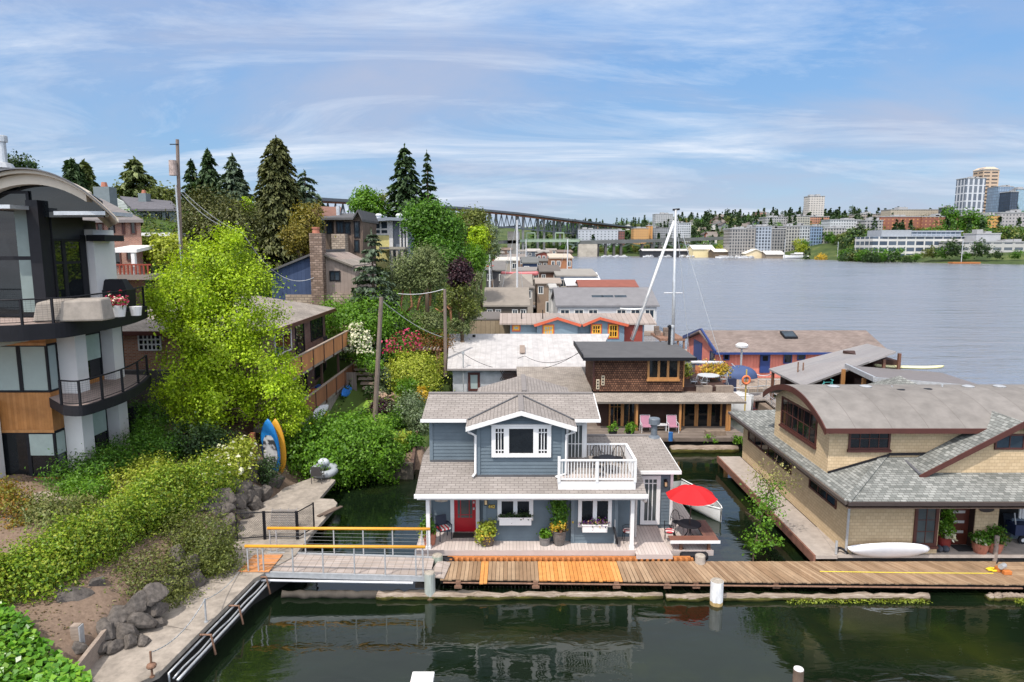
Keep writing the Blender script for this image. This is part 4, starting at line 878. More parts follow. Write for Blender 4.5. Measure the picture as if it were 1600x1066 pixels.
# paddle board standing by the rocks
pb = G(425, 751, WZ); t = thing('paddle_board', 'tall blue paddle board with white pad standing on end by the rock wall', 'paddle board', (pb.x, pb.y, WZ))
m4 = X4((pb.x-.12, pb.y+.35, WZ+1.62), math.radians(0), 0, 0) @ Euler((0, math.radians(-83), math.radians(-97))).to_matrix().to_4x4() @ Euler((math.radians(172), 0, 0)).to_matrix().to_4x4()
bst = hull_pts(3.2, 1.10, .1, 24, -.05)
placed('board', shell_mesh(bst, .12, 10, .5), plain('blue_board', (0.015, 0.16, 0.42), .35, .15), m4, t)
mb = MB(); pad = hull_pts(2.0, .82, .1, 16, 0); up_ = [(x-.15, w, .052) for x, w, r in pad if w > .1]; dn_ = [(x-.15, -w, .052) for x, w, r in pad if w > .1][::-1]; mb.prism(up_+dn_, (0, 0, .02)); mb.v = [(a, b_, c) for a, b_, c in mb.v]
m, nt, b = newmat('grey_pad'); tc = nd(nt, 'ShaderNodeTexCoord').outputs['Object']; n1 = nd(nt, 'ShaderNodeTexNoise', {'Vector': tc, 'Scale': 2.6, 'Detail': 2.0}).outputs[0]; setp(b, nt, ramp(nt, n1, [(.40, (.03, .035, .04)), (.46, (.30, .30, .31)), (.56, (.50, .50, .50))]), .6)
placed('pad', mb, m, m4, t, False)
m4b = m4.copy(); m4b.translation += Vector((.30, .22, 0)); kayak_o = thing('paddle_board', 'orange and yellow board leaning behind the blue paddle board', 'paddle board', (pb.x+.3, pb.y+.4, WZ)); placed('board', shell_mesh(hull_pts(3.1, .95, .1, 20, -.05), .1, 10, .5), plain('orange_board', (.62, .30, .03), .4), m4b, kayak_o)
q = MB(); x = A(396, 705, 34).x; q.box(x-.11, x+.11, 33.9, 34.1, 1.0, 3.5); T(q, 'post', plain('red_brown_post', (.20, .07, .03), .8, .3, 5), 'reddish timber post beside the standing paddle boards', 'post')
q = MB(); p = G(533, 815, WZ)
for k in range(2):
    a = G(497+k*9, 806, WZ+.06); q.bar((a.x, a.y, WZ+.04+k*.05), (a.x+.55, a.y+1.0, WZ+.05+k*.05), .16, .05)
T(q, 'board_offcut', plain('dark_board', (.12, .085, .065), .8, .3), 'dark timber boards lying on the tip of the concrete landing', 'boards')
# tape, gloves and tool on the dock
q = MB(); a, b_ = G(1281, 893, .515), G(1552, 896, .515); q.tube([a, a.lerp(b_, .5)+Vector((0, -.03, 0)), b_], .018, 5); T(q, 'hose', plain('yellow_hose', (.62, .50, .04), .5), 'thin yellow hose laid straight along the dock planks', 'hose')
q = MB(); p = G(1552, 891, .52)
for k in range(7): a = k*.9; q.ell((p.x+.16*math.cos(a), p.y+.12*math.sin(a), .55), (.13, .05, .04), 8, 5)
T(q, 'rag', plain('yellow_rag', (.70, .50, .02), .8), 'crumpled yellow rag at the end of the hose on the dock', 'rag', smooth=True)
t = thing('power_tool', 'orange power tool with grey roll standing on the dock beside yellow rag', 'tool', (*G(1572, 895, .5).xy, .5)); p = G(1572, 897, .5)
q = MB(); q.box(p.x-.15, p.x+.15, p.y-.12, p.y+.05, .505, .66); q.box(p.x-.26, p.x-.05, p.y+.1, p.y+.3, .505, .7); q.build('body', plain('orange_plastic', (.50, .16, .04), .5), t, bevel=.02)
q = MB(); q.tube([(p.x-.2, p.y+.05, .76), (p.x+.05, p.y+.2, .76)], .1, 12); q.build('roll', M['galv'], t); q = MB(); q.tube([(p.x-.22, p.y+.25, .8), (p.x-.1, p.y+.3, .98), (p.x+.1, p.y+.3, .9)], .03, 6); q.build('handle', M['black'], t)
# ---------------------------------------------------------------- bench deck, table, umbrella
BN = thing('bench', 'L shaped brown timber bench round the corner of the small deck', 'bench', (7.5, 27, .6))
wb = boards('red_brown_slats', (.17, .075, .05), (.24, .11, .075), .15, 'roofx', .6, .05)
q = MB(); q.box(6.5, 8.48, 26.55, 27.02, 1.0, 1.05); q.build('seat', wb, BN); q = MB(); q.box(7.95, 8.5, 27.02, 28.65, 1.0, 1.05); q.build('seat', boards('red_brown_slats_x', (.12, .055, .04), (.17, .08, .055), .15, 'roofy', .6, .05), BN)
q = MB(); q.box(6.48, 8.52, 26.5, 26.548, .93, 1.045); q.build('apron', M['white'], BN)
for x in (6.95, 8.1): q = MB(); q.box(x-.06, x+.06, 26.62, 26.74, .6, 1.0); q.build('leg', M['wood_brown'], BN)
q = MB(); q.box(6.42, 8.3, 26.6, 28.6, .602, .61)
def round_table(lab, x, y, z, r, h, m, grp=None):
    t = thing('round_table', lab, 'table', (x, y, z), grp); q = MB(); q.lathe([(r, 0), (r, .025)], (x, y, z+h), 24); q.build('tabletop', m, t)
    q = MB(); q.tube([(x+r*math.cos(a), y+r*math.sin(a), z+h-.01) for a in np.linspace(0, 2*math.pi, 25)], .022, 6, False); q.build('rim', m, t)
    for k in range(4):
        a = k*math.pi/2+.4; q = MB(); q.tube([(x+.1*math.cos(a), y+.1*math.sin(a), z+h), (x+.08*math.cos(a), y+.08*math.sin(a), z+h*.5), (x+.34*math.cos(a), y+.34*math.sin(a), z)], .016, 6); q.build('leg', m, t)
    return t
tx, ty = A(1077, 820, 27.6).x, 27.6
round_table('round black wire table under the red umbrella', tx, ty, .6, .48, .72, M['black'])
def wire_chair(lab, x, y, z, rz, cush=None, grp=None, m=None):
    m = m or M['black']; t = thing('metal_chair', lab, 'chair', (x, y, z), grp)
    q = MB(); q.lathe([(.21, 0), (.22, .012)], (x, y, z+.42), 16); q.build('seat', m, t)
    q = MB(); arc = [(x+.22*math.cos(a), y+.2+.02*math.sin(a), z+.44+.46*math.sin(a)) for a in np.linspace(0, math.pi, 11)]; q.tube(arc, .014, 6)
    for k in range(1, 6):
        xx = x-.22+.44*k/6; hgt = .46*math.sqrt(max(0, 1-((xx-x)/.22)**2)); q.tube([(xx, y+.19, z+.44), (xx, y+.21, z+.44+hgt)], .007, 4)
    q.build('backrest', m, t)
    for sx in (-1, 1):
        q = MB(); q.tube([(x+sx*.22, y+.2, z+.62), (x+sx*.25, y-.05, z+.64), (x+sx*.22, y-.18, z+.6), (x+sx*.21, y-.16, z+.44)], .013, 5); q.build('armrest', m, t)
        for sy in (-1, 1): q = MB(); q.tube([(x+sx*.16, y+sy*.15, z+.42), (x+sx*.21, y+sy*.2, z)], .013, 5); q.build('leg', m, t)
    if cush: q = MB(); q.lathe([(.19, 0), (.215, .03), (.215, .06), (.18, .085)], (x, y, z+.435), 16); q.build('cushion', cush, t, smooth=False)
    t.rotation_euler = (0, 0, rz); return t
wire_chair('black metal chair with striped red cushion beside the round wire table', tx-.88, ty-.2, .62, math.radians(80), M['cushion'])
wire_chair('black metal chair pushed behind the round wire table', tx-.3, ty+.85, .62, math.radians(15), None)
U = thing('umbrella', 'open red patio umbrella on a dark pole over the wire table', 'umbrella', (tx, ty, .6))
q = MB(); q.tube([(tx, ty, .6), (tx+.06, ty, 2.98)], .022, 8); q.tube([(tx, ty, .6), (tx, ty, .68)], [.22, .18], 14); q.build('pole', plain('dark_pole', (.05, .03, .025), .5), U)
q = MB(); n = 8; zr, zt2, R = 2.55, 3.0, 1.08; cx = tx+.05; rim = [(cx+R*math.cos(2*math.pi*(i+.5)/n), ty+R*math.sin(2*math.pi*(i+.5)/n), zr) for i in range(n)]
vs = []; fs = []; ms = 6; seg = []
for i in range(n):
    a, b_ = Vector(rim[i]), Vector(rim[(i+1) % n]); tp = Vector((cx, ty, zt2)); base = len(vs)
    for r_ in range(ms+1):
        f_ = r_/ms
        for c_ in range(5):
            e = a.lerp(b_, c_/4); p = tp.lerp(e, f_); p.z += .10*math.sin(f_*math.pi)*(1-.0)-.05*f_*math.sin(c_/4*math.pi); vs.append(p)
    fs += [(base+r_*5+c_, base+r_*5+c_+1, base+(r_+1)*5+c_+1, base+(r_+1)*5+c_) for r_ in range(ms) for c_ in range(4)]
q.add(vs, fs); m, nt, b = newmat('red_canvas'); setp(b, nt, (.62, .025, .03), .8, 0, .2); tr = nd(nt, 'ShaderNodeBsdfTranslucent', {0: (.7, .03, .03, 1)}); mx = nd(nt, 'ShaderNodeMixShader', {0: .25, 1: b.outputs[0], 2: tr.outputs[0]}); nt.links.new(mx.outputs[0], nt.nodes['Material Output'].inputs[0])
q.build('canopy', m, U)
q = MB()
for i in range(n): q.tube([(cx, ty, zt2-.04), rim[i]], .008, 4)
q.build('ribs', M['black'], U)
# ---------------------------------------------------------------- rowboat
def boat_hull(lab, a, b_, wd, hgt, col, name='rowboat', cat='boat', z0=-.08, inner=None, bench=True):
    a, b_ = Vector(a), Vector(b_); d = b_-a; Ln = d.length; rz = math.atan2(d.y, d.x); t = thing(name, lab, cat, ((a.x+b_.x)/2, (a.y+b_.y)/2, 0))
    m4 = X4((a.x, a.y, 0), 0, 0, rz); st = []
    for i in range(17):
        u = i/16; w = wd/2*min(1, (1-u)*2.1+.02)**.7*(.82+.18*min(1, u*3)); st.append((u*Ln, w, hgt+.25*hgt*u**3))
    def sec(w, hh, k, off): return [(math.copysign(abs(math.cos(t_))**.7*w, math.cos(t_)), z0+off+(hh-off)*(1-abs(math.sin(t_))**.8)) for t_ in np.linspace(math.pi, 2*math.pi, k)]
    for nm, sw, off, mm in (('hull', 1, 0, plain(name+'_paint', col, .35, .08)), ('interior', .93, .1, plain(name+'_inside', inner or sc(col, .8), .5, .12))):
        vs = []; k = 9
        for (x, w, hh) in st:
            for (yy, zz) in sec(max(w*sw, .01), hh if sw == 1 else hh-.0, k, off): vs.append((x if sw == 1 else x*.97+.05, yy, zz))
        fs = [(i*k+j, i*k+j+1, (i+1)*k+j+1, (i+1)*k+j) for i in range(16) for j in range(k-1)]
        if sw == 1: fs.append(list(range(k)))
        mb = MB().add(vs, fs); placed(nm, mb, mm, m4, t)
    mb = MB(); mb.tube([(x, w, hh) for x, w, hh in st]+[(x, -w, hh) for x, w, hh in st[::-1]], .03, 6); placed('gunwale', mb, plain(name+'_rail', sc(col, 1.05), .4), m4, t)
    if bench:
        for u in (.25, .5, .72): i = int(u*16); mb = MB(); mb.box(st[i][0]-.12, st[i][0]+.12, -st[i][1]*.93, st[i][1]*.93, hgt*.62, hgt*.7); placed('thwart', mb, plain(name+'_thwart', sc(col, .9), .5), m4, t, False)
    return t
boat_hull('white rowing boat moored behind the red umbrella', (8.55, 35.2, 0), (9.9, 30.9, 0), 1.5, .55, (.70, .70, .68), inner=(.42, .43, .42))
q = MB(); q.tube([G(1105, 805, .35), G(1121, 800, .5)], .02, 5)
# ---------------------------------------------------------------- pots and seats on the porch
def pot(lab, px, py, Y, r, h, pm, blobs, n, size, lm, seed=1, taper=.75, lip=True, extra=None):
    x = A(px, py, Y).x; z = DZ; t = thing('potted_plant', lab, 'potted plant', (x, Y, z))
    q = MB(); pr = [(r*taper, 0), (r*.95, h*.5), (r, h*.92)]+([(r*1.08, h*.93), (r*1.08, h), (r*.92, h), (r*.9, h*.9)] if lip else [(r*.9, h), (r*.8, h*.93)]); q.lathe(pr, (x, Y, z), 18); q.build('pot', pm, t, smooth=False)
    rng = np.random.default_rng(seed); bl = [(x+b_[0], Y+b_[1], z+h+b_[2], *b_[3:]) for b_ in blobs]; P, Nn = cloud_pts(bl, n, rng, .3, 16, .3); leaf_mesh('foliage', P, Nn, size, M[lm], t, seed=seed, aspect=1.4)
    for (bl2, n2, s2, l2) in (extra or []):
        bl = [(x+b_[0], Y+b_[1], z+h+b_[2], *b_[3:]) for b_ in bl2]; P, Nn = cloud_pts(bl, n2, rng, .35, 10, .4); leaf_mesh('blossom', P, Nn, s2, M[l2], t, seed=seed+9, aspect=1.3)
    return t
cp = c1p
dkpot = plain('dark_glazed_pot', (.10, .075, .06), .5, .25, 5); gypot = plain('grey_stone_pot', (.17, .155, .145), .85, .3, 8)
pot('terracotta square pot with leafy plants at the porch corner post', *cp(108, 925), 26.75, .27, .52, M['terracotta'], [(0, 0, .2, .3, .28, .3), (-.1, 0, .35, .2, .2, .25)], 700, .11, 'lf_green', 2, .8, True, [([(-.2, -.1, .1, .25, .2, .25)], 160, .08, 'lf_yellow')])
pot('brown barrel pot overflowing with yellow green leaves beside the entry', *cp(418, 930), 26.72, .31, .45, dkpot, [(0, 0, .22, .42, .36, .26), (-.18, -.12, .0, .3, .25, .22)], 1000, .12, 'lf_yellow', 3, .8, True, [([(-.12, -.15, -.05, .33, .25, .25)], 200, .09, 'fl_yellow')])
pot('small grey stone pot with succulent below the house wall', *cp(726, 930), 26.72, .23, .33, gypot, [(0, 0, .14, .22, .2, .16)], 240, .14, 'lf_bright', 4, .85)
pot('large grey urn with tall climbing plant between the porch windows', *cp(803, 930), 26.72, .28, .62, plain('carved_dark_pot', (.12, .105, .095), .7, .35, 9), [(0, .05, .55, .3, .25, .5), (0, .08, 1.15, .32, .24, .5), (.02, .08, 1.55, .22, .2, .3)], 2300, .10, 'lf_green', 5, .7, True, [([(-.05, -.12, .2, .3, .2, .25)], 160, .12, 'fl_yellow'), ([(.02, -.1, .1, .28, .2, .2)], 90, .11, 'lf_rust')])
x = A(*cp(182, 830), 27.3).x; arm_chair('porch_chair', 'navy slatted porch chair with striped cushion left of the red door', (x, 27.3, DZ), plain('navy_paint', (.012, .016, .035), .5), M['cushion'], rz=.5)
wire_chair('wrought iron seat with striped cushion tucked behind the porch post', A(*cp(1172, 880), 27.0).x, 27.0, DZ, math.radians(-90), M['cushion'])
q = MB(); x = A(*cp(1108, 880), 26.6).x; q.lathe([(.05, -.03), (.36, -.03), (.36, .03), (.05, .03)], (0, 0, 0), 22); o4 = X4((x, 26.68, DZ+.40), 0, math.radians(80), 0)
t = thing('folded_table', 'folded dark round table standing on edge against the porch wall', 'table', (x, 26.7, DZ)); placed('tabletop', q, M['black'], o4, t, False); q = MB(); q.bar((x-.02, 26.75, DZ), (x-.02, 26.78, DZ+1.05), .04); q.build('leg', M['galv'], t)
for (px_, py_, rz) in ((1010, 450, .2), (1120, 445, -.2)):
    p = A(*cp(px_, py_), 28.1); wire_chair('black metal bistro chair at the back rail of the roof balcony' if px_ < 1100 else 'black metal bistro chair in the far corner of the roof balcony', p.x, 28.15, bz, rz)
round_table('small black bistro table on the roof balcony', A(*cp(1060, 520), 27.3).x, 27.3, bz, .36, .7, M['black'])
wire_chair('black metal bistro chair close behind the front rail of the balcony', A(*cp(1010, 540), 26.95).x, 26.95, bz, math.pi*.9)
q = MB(); p = A(*cp(290, 870), 27.6); q.box(p.x-.45, p.x+.45, 27.35, 27.85, DZ+.003, DZ+.02); T(q, 'doormat', plain('dark_mat', (.03, .028, .026), .95, .2), 'dark doormat in front of the red door', 'doormat')
# ================================================================ TAN SHINGLE HOUSE WITH CURVED ROOF
def c5(x, y): return (1160+x/3.136, 560+y/3.136)
TH = thing('floating_house', 'tan shingle floating house with curved brown roof and dark red window trim', 'house', (20, 31, 0.3))
M['tan'] = bricky('tan_shingle', (0.47, 0.345, 0.205), (0.54, 0.405, 0.25), (0.38, 0.28, 0.165), 0.20, 0.135, 'wall', 0.010, 0.8, 0.14, saw=True, bmp=0.35)
M['tanroof'] = bricky('pale_green_grey_shingle', (0.13, 0.136, 0.127), (0.275, 0.278, 0.26), (0.09, 0.09, 0.08), 0.24, 0.14, 'roofy', 0.012, 0.9, 0.22, saw=True, bmp=0.6)
M['tanroof_x'] = bricky('pale_green_grey_shingle_side', (0.13, 0.136, 0.127), (0.275, 0.278, 0.26), (0.09, 0.09, 0.08), 0.24, 0.14, 'roofx', 0.012, 0.9, 0.22, saw=True, bmp=0.6)
TB = M['dkbrown']; dz = .75
q = MB(); q.box(13.0, 27, 25.9, 39, -.4, .6); q.build('float', M['dark_void'], TH)
q = MB(); q.slab([(13.0, 25.84, dz), (27, 25.84, dz), (27, 28.6, dz), (13.4, 28.6, dz)], .12); q.slab([(12.15, 25.84, dz-.02), (13.02, 25.84, dz-.02), (13.4, 28.6, dz-.02), (13.4, 38.8, dz-.02), (12.15, 38.8, dz-.02)], .14)
q.build('walkway', plain('grey_walkway', (.36, .31, .27), .85, .2, 3), TH)
q = MB(); q.box(12.06, 12.14, 25.84, 38.85, .38, .74); q.build('rub_rail', plain('red_brown_rail', (.20, .09, .06), .8, .3, 3), TH)
# ground floor walls
xw, yf = 13.42, 26.0; xb = A(*c5(960, 850), yf).x
q = MB(); q.box(xw, xb, yf, 28.2, dz, 3.45); q.box(xw, 27, 28.2, 38.5, dz, 3.45); x2a, x2b = A(*c5(1137, 830), 26.45).x, A(*c5(1250, 830), 26.45).x
q.box(x2a, x2b, 26.45, 27.4, dz, 3.4); q.build('wall', M['tan'], TH)
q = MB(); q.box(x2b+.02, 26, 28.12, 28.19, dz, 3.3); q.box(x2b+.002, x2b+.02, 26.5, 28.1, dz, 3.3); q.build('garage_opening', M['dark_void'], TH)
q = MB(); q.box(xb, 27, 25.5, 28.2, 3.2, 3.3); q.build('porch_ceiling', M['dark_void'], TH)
# roofs: hip skirt
ex, ey, ez = 12.70, 24.75, 3.42; k = .30; top = 3.6
def rz_(d): return ez+.10+k*d
q = MB(); q.slab([(ex, ey, ez), (27.5, ey, ez), (27.5, ey+3.5, ez+k*3.5), (ex+3.5, ey+3.5, ez+k*3.5)], .1); q.build('skirt_roof', M['tanroof'], TH)
q = MB(); q.slab([(ex, 38.9, ez), (ex, ey, ez), (ex+3.5, ey+3.5, ez+k*3.5), (ex+3.5, 38.9-3.5, ez+k*3.5)], .1); q.build('skirt_roof', M['tanroof_x'], TH)
q = MB(); q.bar((ex, ey, ez+.01), (ex+3.5, ey+3.5, ez+k*3.5+.01), .26, .04); q.build('hip_cap', M['tanroof_x'], TH)
q = MB(); q.box(ex, 27.5, ey-.11, ey-.005, ez-.15, ez-.01); q.build('gutter', plain('brown_gutter', (.055, .04, .036), .4, .1), TH); q = MB(); q.box(ex-.09, ex-.005, ey, 38.9, ez-.14, ez-.012); q.build('gutter', plain('pale_gutter', (.10, .08, .07), .4, .1), TH)
q = MB(); q.box(ex+.02, 27, ey, yf-.01, ez-.30, ez-.26); q.box(ex+.02, xw-.01, yf, 38.8, ez-.30, ez-.26); q.build('soffit', plain('brown_soffit', (.16, .10, .07), .7), TH)
q = MB(); q.tube([(13.30, 25.0, 3.25), (13.38, 25.9, 3.0), (13.38, 25.93, .8)], .05, 7); q.build('downspout', M['galv'], TH)
# upper storey under the curved roof
ux, uy, ub = 13.2, 27.55, 33.4; ue = 5.62
def arch(y0, y1, ze, zc, n=16):
    return [(y0+(y1-y0)*i/n, ze+(zc-ze)*(math.sin(math.pi*(.0+i/n)))**.85) for i in range(n+1)]
pr = arch(uy, ub, ue, 6.5); q = MB()
q.prism([(ux, uy, 3.4)]+[(ux, y, z-.02) for y, z in pr]+[(ux, ub, 3.4)], (14, 0, 0)); q.build('upper_wall', M['tan'], TH)
pr = arch(27.05, 34.0, 5.62, 6.62, 22); q = MB(); ra, rb = 12.78, 29.0
for (y0, z0), (y1, z1) in zip(pr[:-1], pr[1:]): q.hexa([(ra, y0, z0-.03), (rb, y0, z0-.03), (rb, y1, z1-.03), (ra, y1, z1-.03), (ra, y0, z0), (rb, y0, z0), (rb, y1, z1), (ra, y1, z1)])
crv = boards('torch_down_roofing', (.27, .235, .215), (.31, .275, .255), 1.35, 'roofx', .9, .012, .16, (.17, .15, .14)); crv = boards('rolled_roofing', (.182, .166, .152), (.21, .193, .178), 1.5, 'roofy', .9, .012, .22, (.11, .095, .085))
q.build('curved_roof', crv, TH)
q = MB()
for (y0, z0), (y1, z1) in zip(pr[:-1], pr[1:]): q.prism([(ra-.03, y0, z0+.01), (ra-.03, y1, z1+.01), (ra-.03, y1, z1-.26), (ra-.03, y0, z0-.26)], (.05, 0, 0))
q.box(ra, 20.5, 26.99, 27.045, 5.42, 5.63); q.build('fascia', TB, TH)
# gable over the entry with its own window
gx, gzp = A(*c5(1375, 310), 26.3), None; apx = 20.2; gl = 16.3; zl = 3.92; za = 6.12; yg = 26.25
q = MB(); q.prism([(gl+.3, yg+.25, 3.7), (apx*2-gl-.3, yg+.25, 3.7), (apx, yg+.25, za-.12)], (0, .2, 0)); q.build('gable_wall', M['tan'], TH)
q = MB(); q.slab([(gl, 31.5, zl), (gl, yg, zl), (apx, yg, za), (apx, 31.5, za)], .1); q.slab([(apx, 31.5, za), (apx, yg, za), (apx*2-gl, yg, zl), (apx*2-gl, 31.5, zl)], .1); q.build('gable_roof', M['tanroof_x'], TH)
q = MB(); q.prism([(gl-.05, yg-.06, zl+.0), (apx, yg-.06, za+.01), (apx, yg-.06, za-.24), (gl-.05, yg-.06, zl-.2)], (0, .06, 0)); q.prism([(apx, yg-.06, za+.01), (apx*2-gl, yg-.06, zl), (apx*2-gl, yg-.06, zl-.22), (apx, yg-.06, za-.24)], (0, .06, 0)); q.build('barge_board', TB, TH)
q = MB(); a, b_ = G(*c5(862, 575), 3.9), None; q.bar((gl+.02, yg+.05, zl+.03), (gl+.0, 28.3, zl+.45), .10, .06); q.build('flashing', plain('grey_flashing', (.10, .10, .11), .5), TH)
q = MB(); q.bar((13.2, 27.5, 3.6), (15.7, 27.5, 4.36), .06, .10); q.bar((15.7, 27.5, 4.40), (17.2, 27.5, 4.42), .06, .1); q.build('flashing', M['black'], TH)
q = MB(); q.bar((16.2, 28.25, 4.48), (20.2, 28.25, 4.48), .8, .06); 
# windows
def win5(a, b, c, d, Y, gm='glass', **k): x0, x1, z0, z1 = RC(*c5(a, b), *c5(c, d), Y); return window(TH, (0, Y, 0), FX, FN, x0, x1, z0, z1, TB, M[gm], **k)
win5(520, 340, 724, 446, uy-.01, trim=.08, cols=4, rows=2, bar=.03, colfrac=[.25, .5, .75], sill=.1)
win5(840, 720, 956, 918, yf-.01, gm='curtain', trim=.12, cols=2, rows=3, bar=.025, sill=.1)
win5(1236, 370, 1382, 446, yg+.24, gm='glass_blue', trim=.07, cols=2)
window(TH, (ux, 0, 0), (0, 1, 0), (-1, 0, 0), 28.7, 32.6, 4.35, 5.75, TB, M['glass'], trim=.09, cols=6, rows=2, bar=.035, sill=.1)
window(TH, (xw, 0, 0), (0, 1, 0), (-1, 0, 0), 27.0, 29.6, 2.2, 2.95, TB, M['glass'], trim=.08, cols=3, bar=.06)
window(TH, (xw, 0, 0), (0, 1, 0), (-1, 0, 0), 31.6, 37.6, 2.1, 2.95, TB, M['glass'], trim=.08, cols=6, bar=.06)
# entry door with four slots
x0, x1 = A(*c5(1008, 830), 26.85).x, A(*c5(1108, 830), 26.85).x; d = MB().frame((0, 26.85, 0), FX, FN); d.fbox(x0, x1, dz, 3.1, -.3, .03); do = d.build('door', plain('mahogany_door', (.085, .022, .013), .4, .15), TH)
for z in (1.25, 1.68, 2.11, 2.54): MB().frame((0, 26.85, 0), FX, FN).fbox(x0+.12, x0+.62, z, z+.11, .02, .038).build('pane', plain('frosted_slot', (.42, .40, .38), .3), do)
for a, b_ in ((x0-.12, x0-.003), (x1+.003, x1+.14)): MB().frame((0, 26.85, 0), FX, FN).fbox(a, b_, dz, 3.15, -.3, .08).build('door_frame', TB, TH)
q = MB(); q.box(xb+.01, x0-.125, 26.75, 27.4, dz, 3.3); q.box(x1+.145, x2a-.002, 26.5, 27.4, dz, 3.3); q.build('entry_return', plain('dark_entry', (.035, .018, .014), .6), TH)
q = MB(); p = A(*c5(1197, 741), 26.43); q.lathe([(.30, 0), (.30, .03)], (0, 0, 0), 20); placed('name_plate', q, plain('dark_oval_plate', (.03, .022, .02), .5), X4((p.x, 26.44, p.z), math.pi/2, 0, 0) @ Matrix.Diagonal((1, .38, 1, 1)), TH, False)
# small lights under the eave, roof vents
for cx in (605, 738, 870, 997, 1135, 1265):
    p = A(*c5(cx, 740), 25.3); q = MB(); q.lathe([(.035, 0), (.05, .05), (.02, .14)], (p.x, 25.3, 2.98), 10); q.build('eave_light', M['white'] if cx > 800 else TB, TH)
for cx, cy in ((445, 150), (603, 150), (1105, 152), (1258, 152)): p = A(*c5(cx, cy), 30.6); q = MB(); q.lathe([(.24, 0), (.26, .05), (.15, .09)], (p.x, 30.6, 6.60), 12); q.build('roof_vent', M['galv'], TH)
for cx, cy, Y in ((775, 158, 30.1), (908, 155, 30.2), (895, 222, 28.9)): p = A(*c5(cx, cy), Y); q = MB(); q.lathe([(.15, -.1), (.15, .04), (.21, .06), (.18, .12)], (p.x, Y, p.z-.06), 12); q.build('roof_vent', M['black'], TH)
for cx, cy, Y in ((732, 148, 30.6), (978, 140, 30.6), (1003, 265, 28.3), (1247, 243, 28.6)): p = A(*c5(cx, cy), Y); q = MB(); q.tube([(p.x, Y, p.z-.3), (p.x, Y, p.z+.12)], .045, 8); q.build('vent_pipe', M['galv'], TH)
# the hip roof behind the curved one
q = MB(); p = A(*c5(770, 85), 37); q.slab([(p.x-1.6, 35.4, p.z-1), (p.x+1.8, 35.4, p.z-1), (p.x, 37, p.z)], .1); q.slab([(p.x-1.6, 38.6, p.z-1), (p.x-1.6, 35.4, p.z-1), (p.x, 37, p.z)], .1); q.slab([(p.x+1.8, 35.4, p.z-1), (p.x+1.8, 38.6, p.z-1), (p.x, 37, p.z)], .1); q.slab([(p.x+1.8, 38.6, p.z-1), (p.x-1.6, 38.6, p.z-1), (p.x, 37, p.z)], .1); q.build('rear_roof', M['tanroof'], TH)
q = MB(); q.box(p.x-1.4, p.x+1.6, 35.6, 38.4, 3, p.z-1.1); q.build('rear_wall', M['tan'], TH)
# pots at the entry, mat, bins
def pot2(lab, px, py, Y, r, h, pm, blobs, n, size, lm, seed=1, extra=None):
    global DZ; o = DZ; DZ = dz; t = pot(lab, px, py, Y, r, h, pm, blobs, n, size, lm, seed, extra=extra); DZ = o; return t
pot2('red glazed pot with tall green plant beside the mahogany door', *c5(985, 930), 26.35, .25, .55, plain('red_glaze', (.16, .02, .02), .3, .2), [(0, 0, .5, .24, .22, .55), (.1, 0, .95, .2, .2, .35)], 900, .11, 'lf_bright', 11, extra=[([(.15, -.1, .05, .2, .15, .2)], 60, .13, 'fl_cream')])
pot2('round terracotta bowl of flowers next to the mahogany door', *c5(1165, 930), 26.1, .30, .42, M['terracotta'], [(0, 0, .15, .38, .3, .25)], 700, .09, 'lf_green', 12, extra=[([(-.2, -.15, .1, .18, .1, .1)], 24, .12, 'fl_cream')])
pot2('round terracotta bowl with orange tinted foliage by the open garage', *c5(1232, 930), 26.15, .32, .44, M['terracotta'], [(0, 0, .2, .4, .3, .3), (.1, .1, .4, .3, .25, .25)], 800, .09, 'lf_green', 13, extra=[([(.1, -.1, .2, .3, .2, .25)], 120, .08, 'lf_olive')])
q = MB(); q.box(x0+.05, x1+.3, 26.15, 26.75, dz+.003, dz+.02); T(q, 'doormat', plain('black_mat', (.022, .022, .024), .95, .2), 'black doormat before the mahogany door of the tan house', 'doormat')
q = MB(); p = A(*c5(978, 970), 26.1)
for dx, r_ in ((-.12, .13), (.14, .15)): q.ell((p.x+dx, 26.15, dz+.14), (r_, .2, .14), 10, 6)
T(q, 'shoe', plain('dark_shoe', (.04, .045, .06), .7, .5, 12), 'dark grey shoes left on the boards beside the red pot', 'shoes', smooth=True)
t = thing('bin', 'grey blue wheeled bin standing in the dark garage opening', 'bin', (A(*c5(1310, 900), 27.6).x, 27.6, dz)); p = A(*c5(1320, 900), 27.6); q = MB(); q.hexa([(p.x-.22, 27.4, dz), (p.x+.22, 27.4, dz), (p.x+.22, 27.8, dz), (p.x-.22, 27.8, dz), (p.x-.28, 27.35, dz+.85), (p.x+.28, 27.35, dz+.85), (p.x+.28, 27.85, dz+.85), (p.x-.28, 27.85, dz+.85)]); q.build('body', plain('bin_plastic', (.13, .16, .20), .5), t); q = MB(); q.box(p.x-.3, p.x+.3, 27.33, 27.87, dz+.852, dz+.92); q.build('lid', plain('bin_lid', (.10, .12, .15), .5), t)
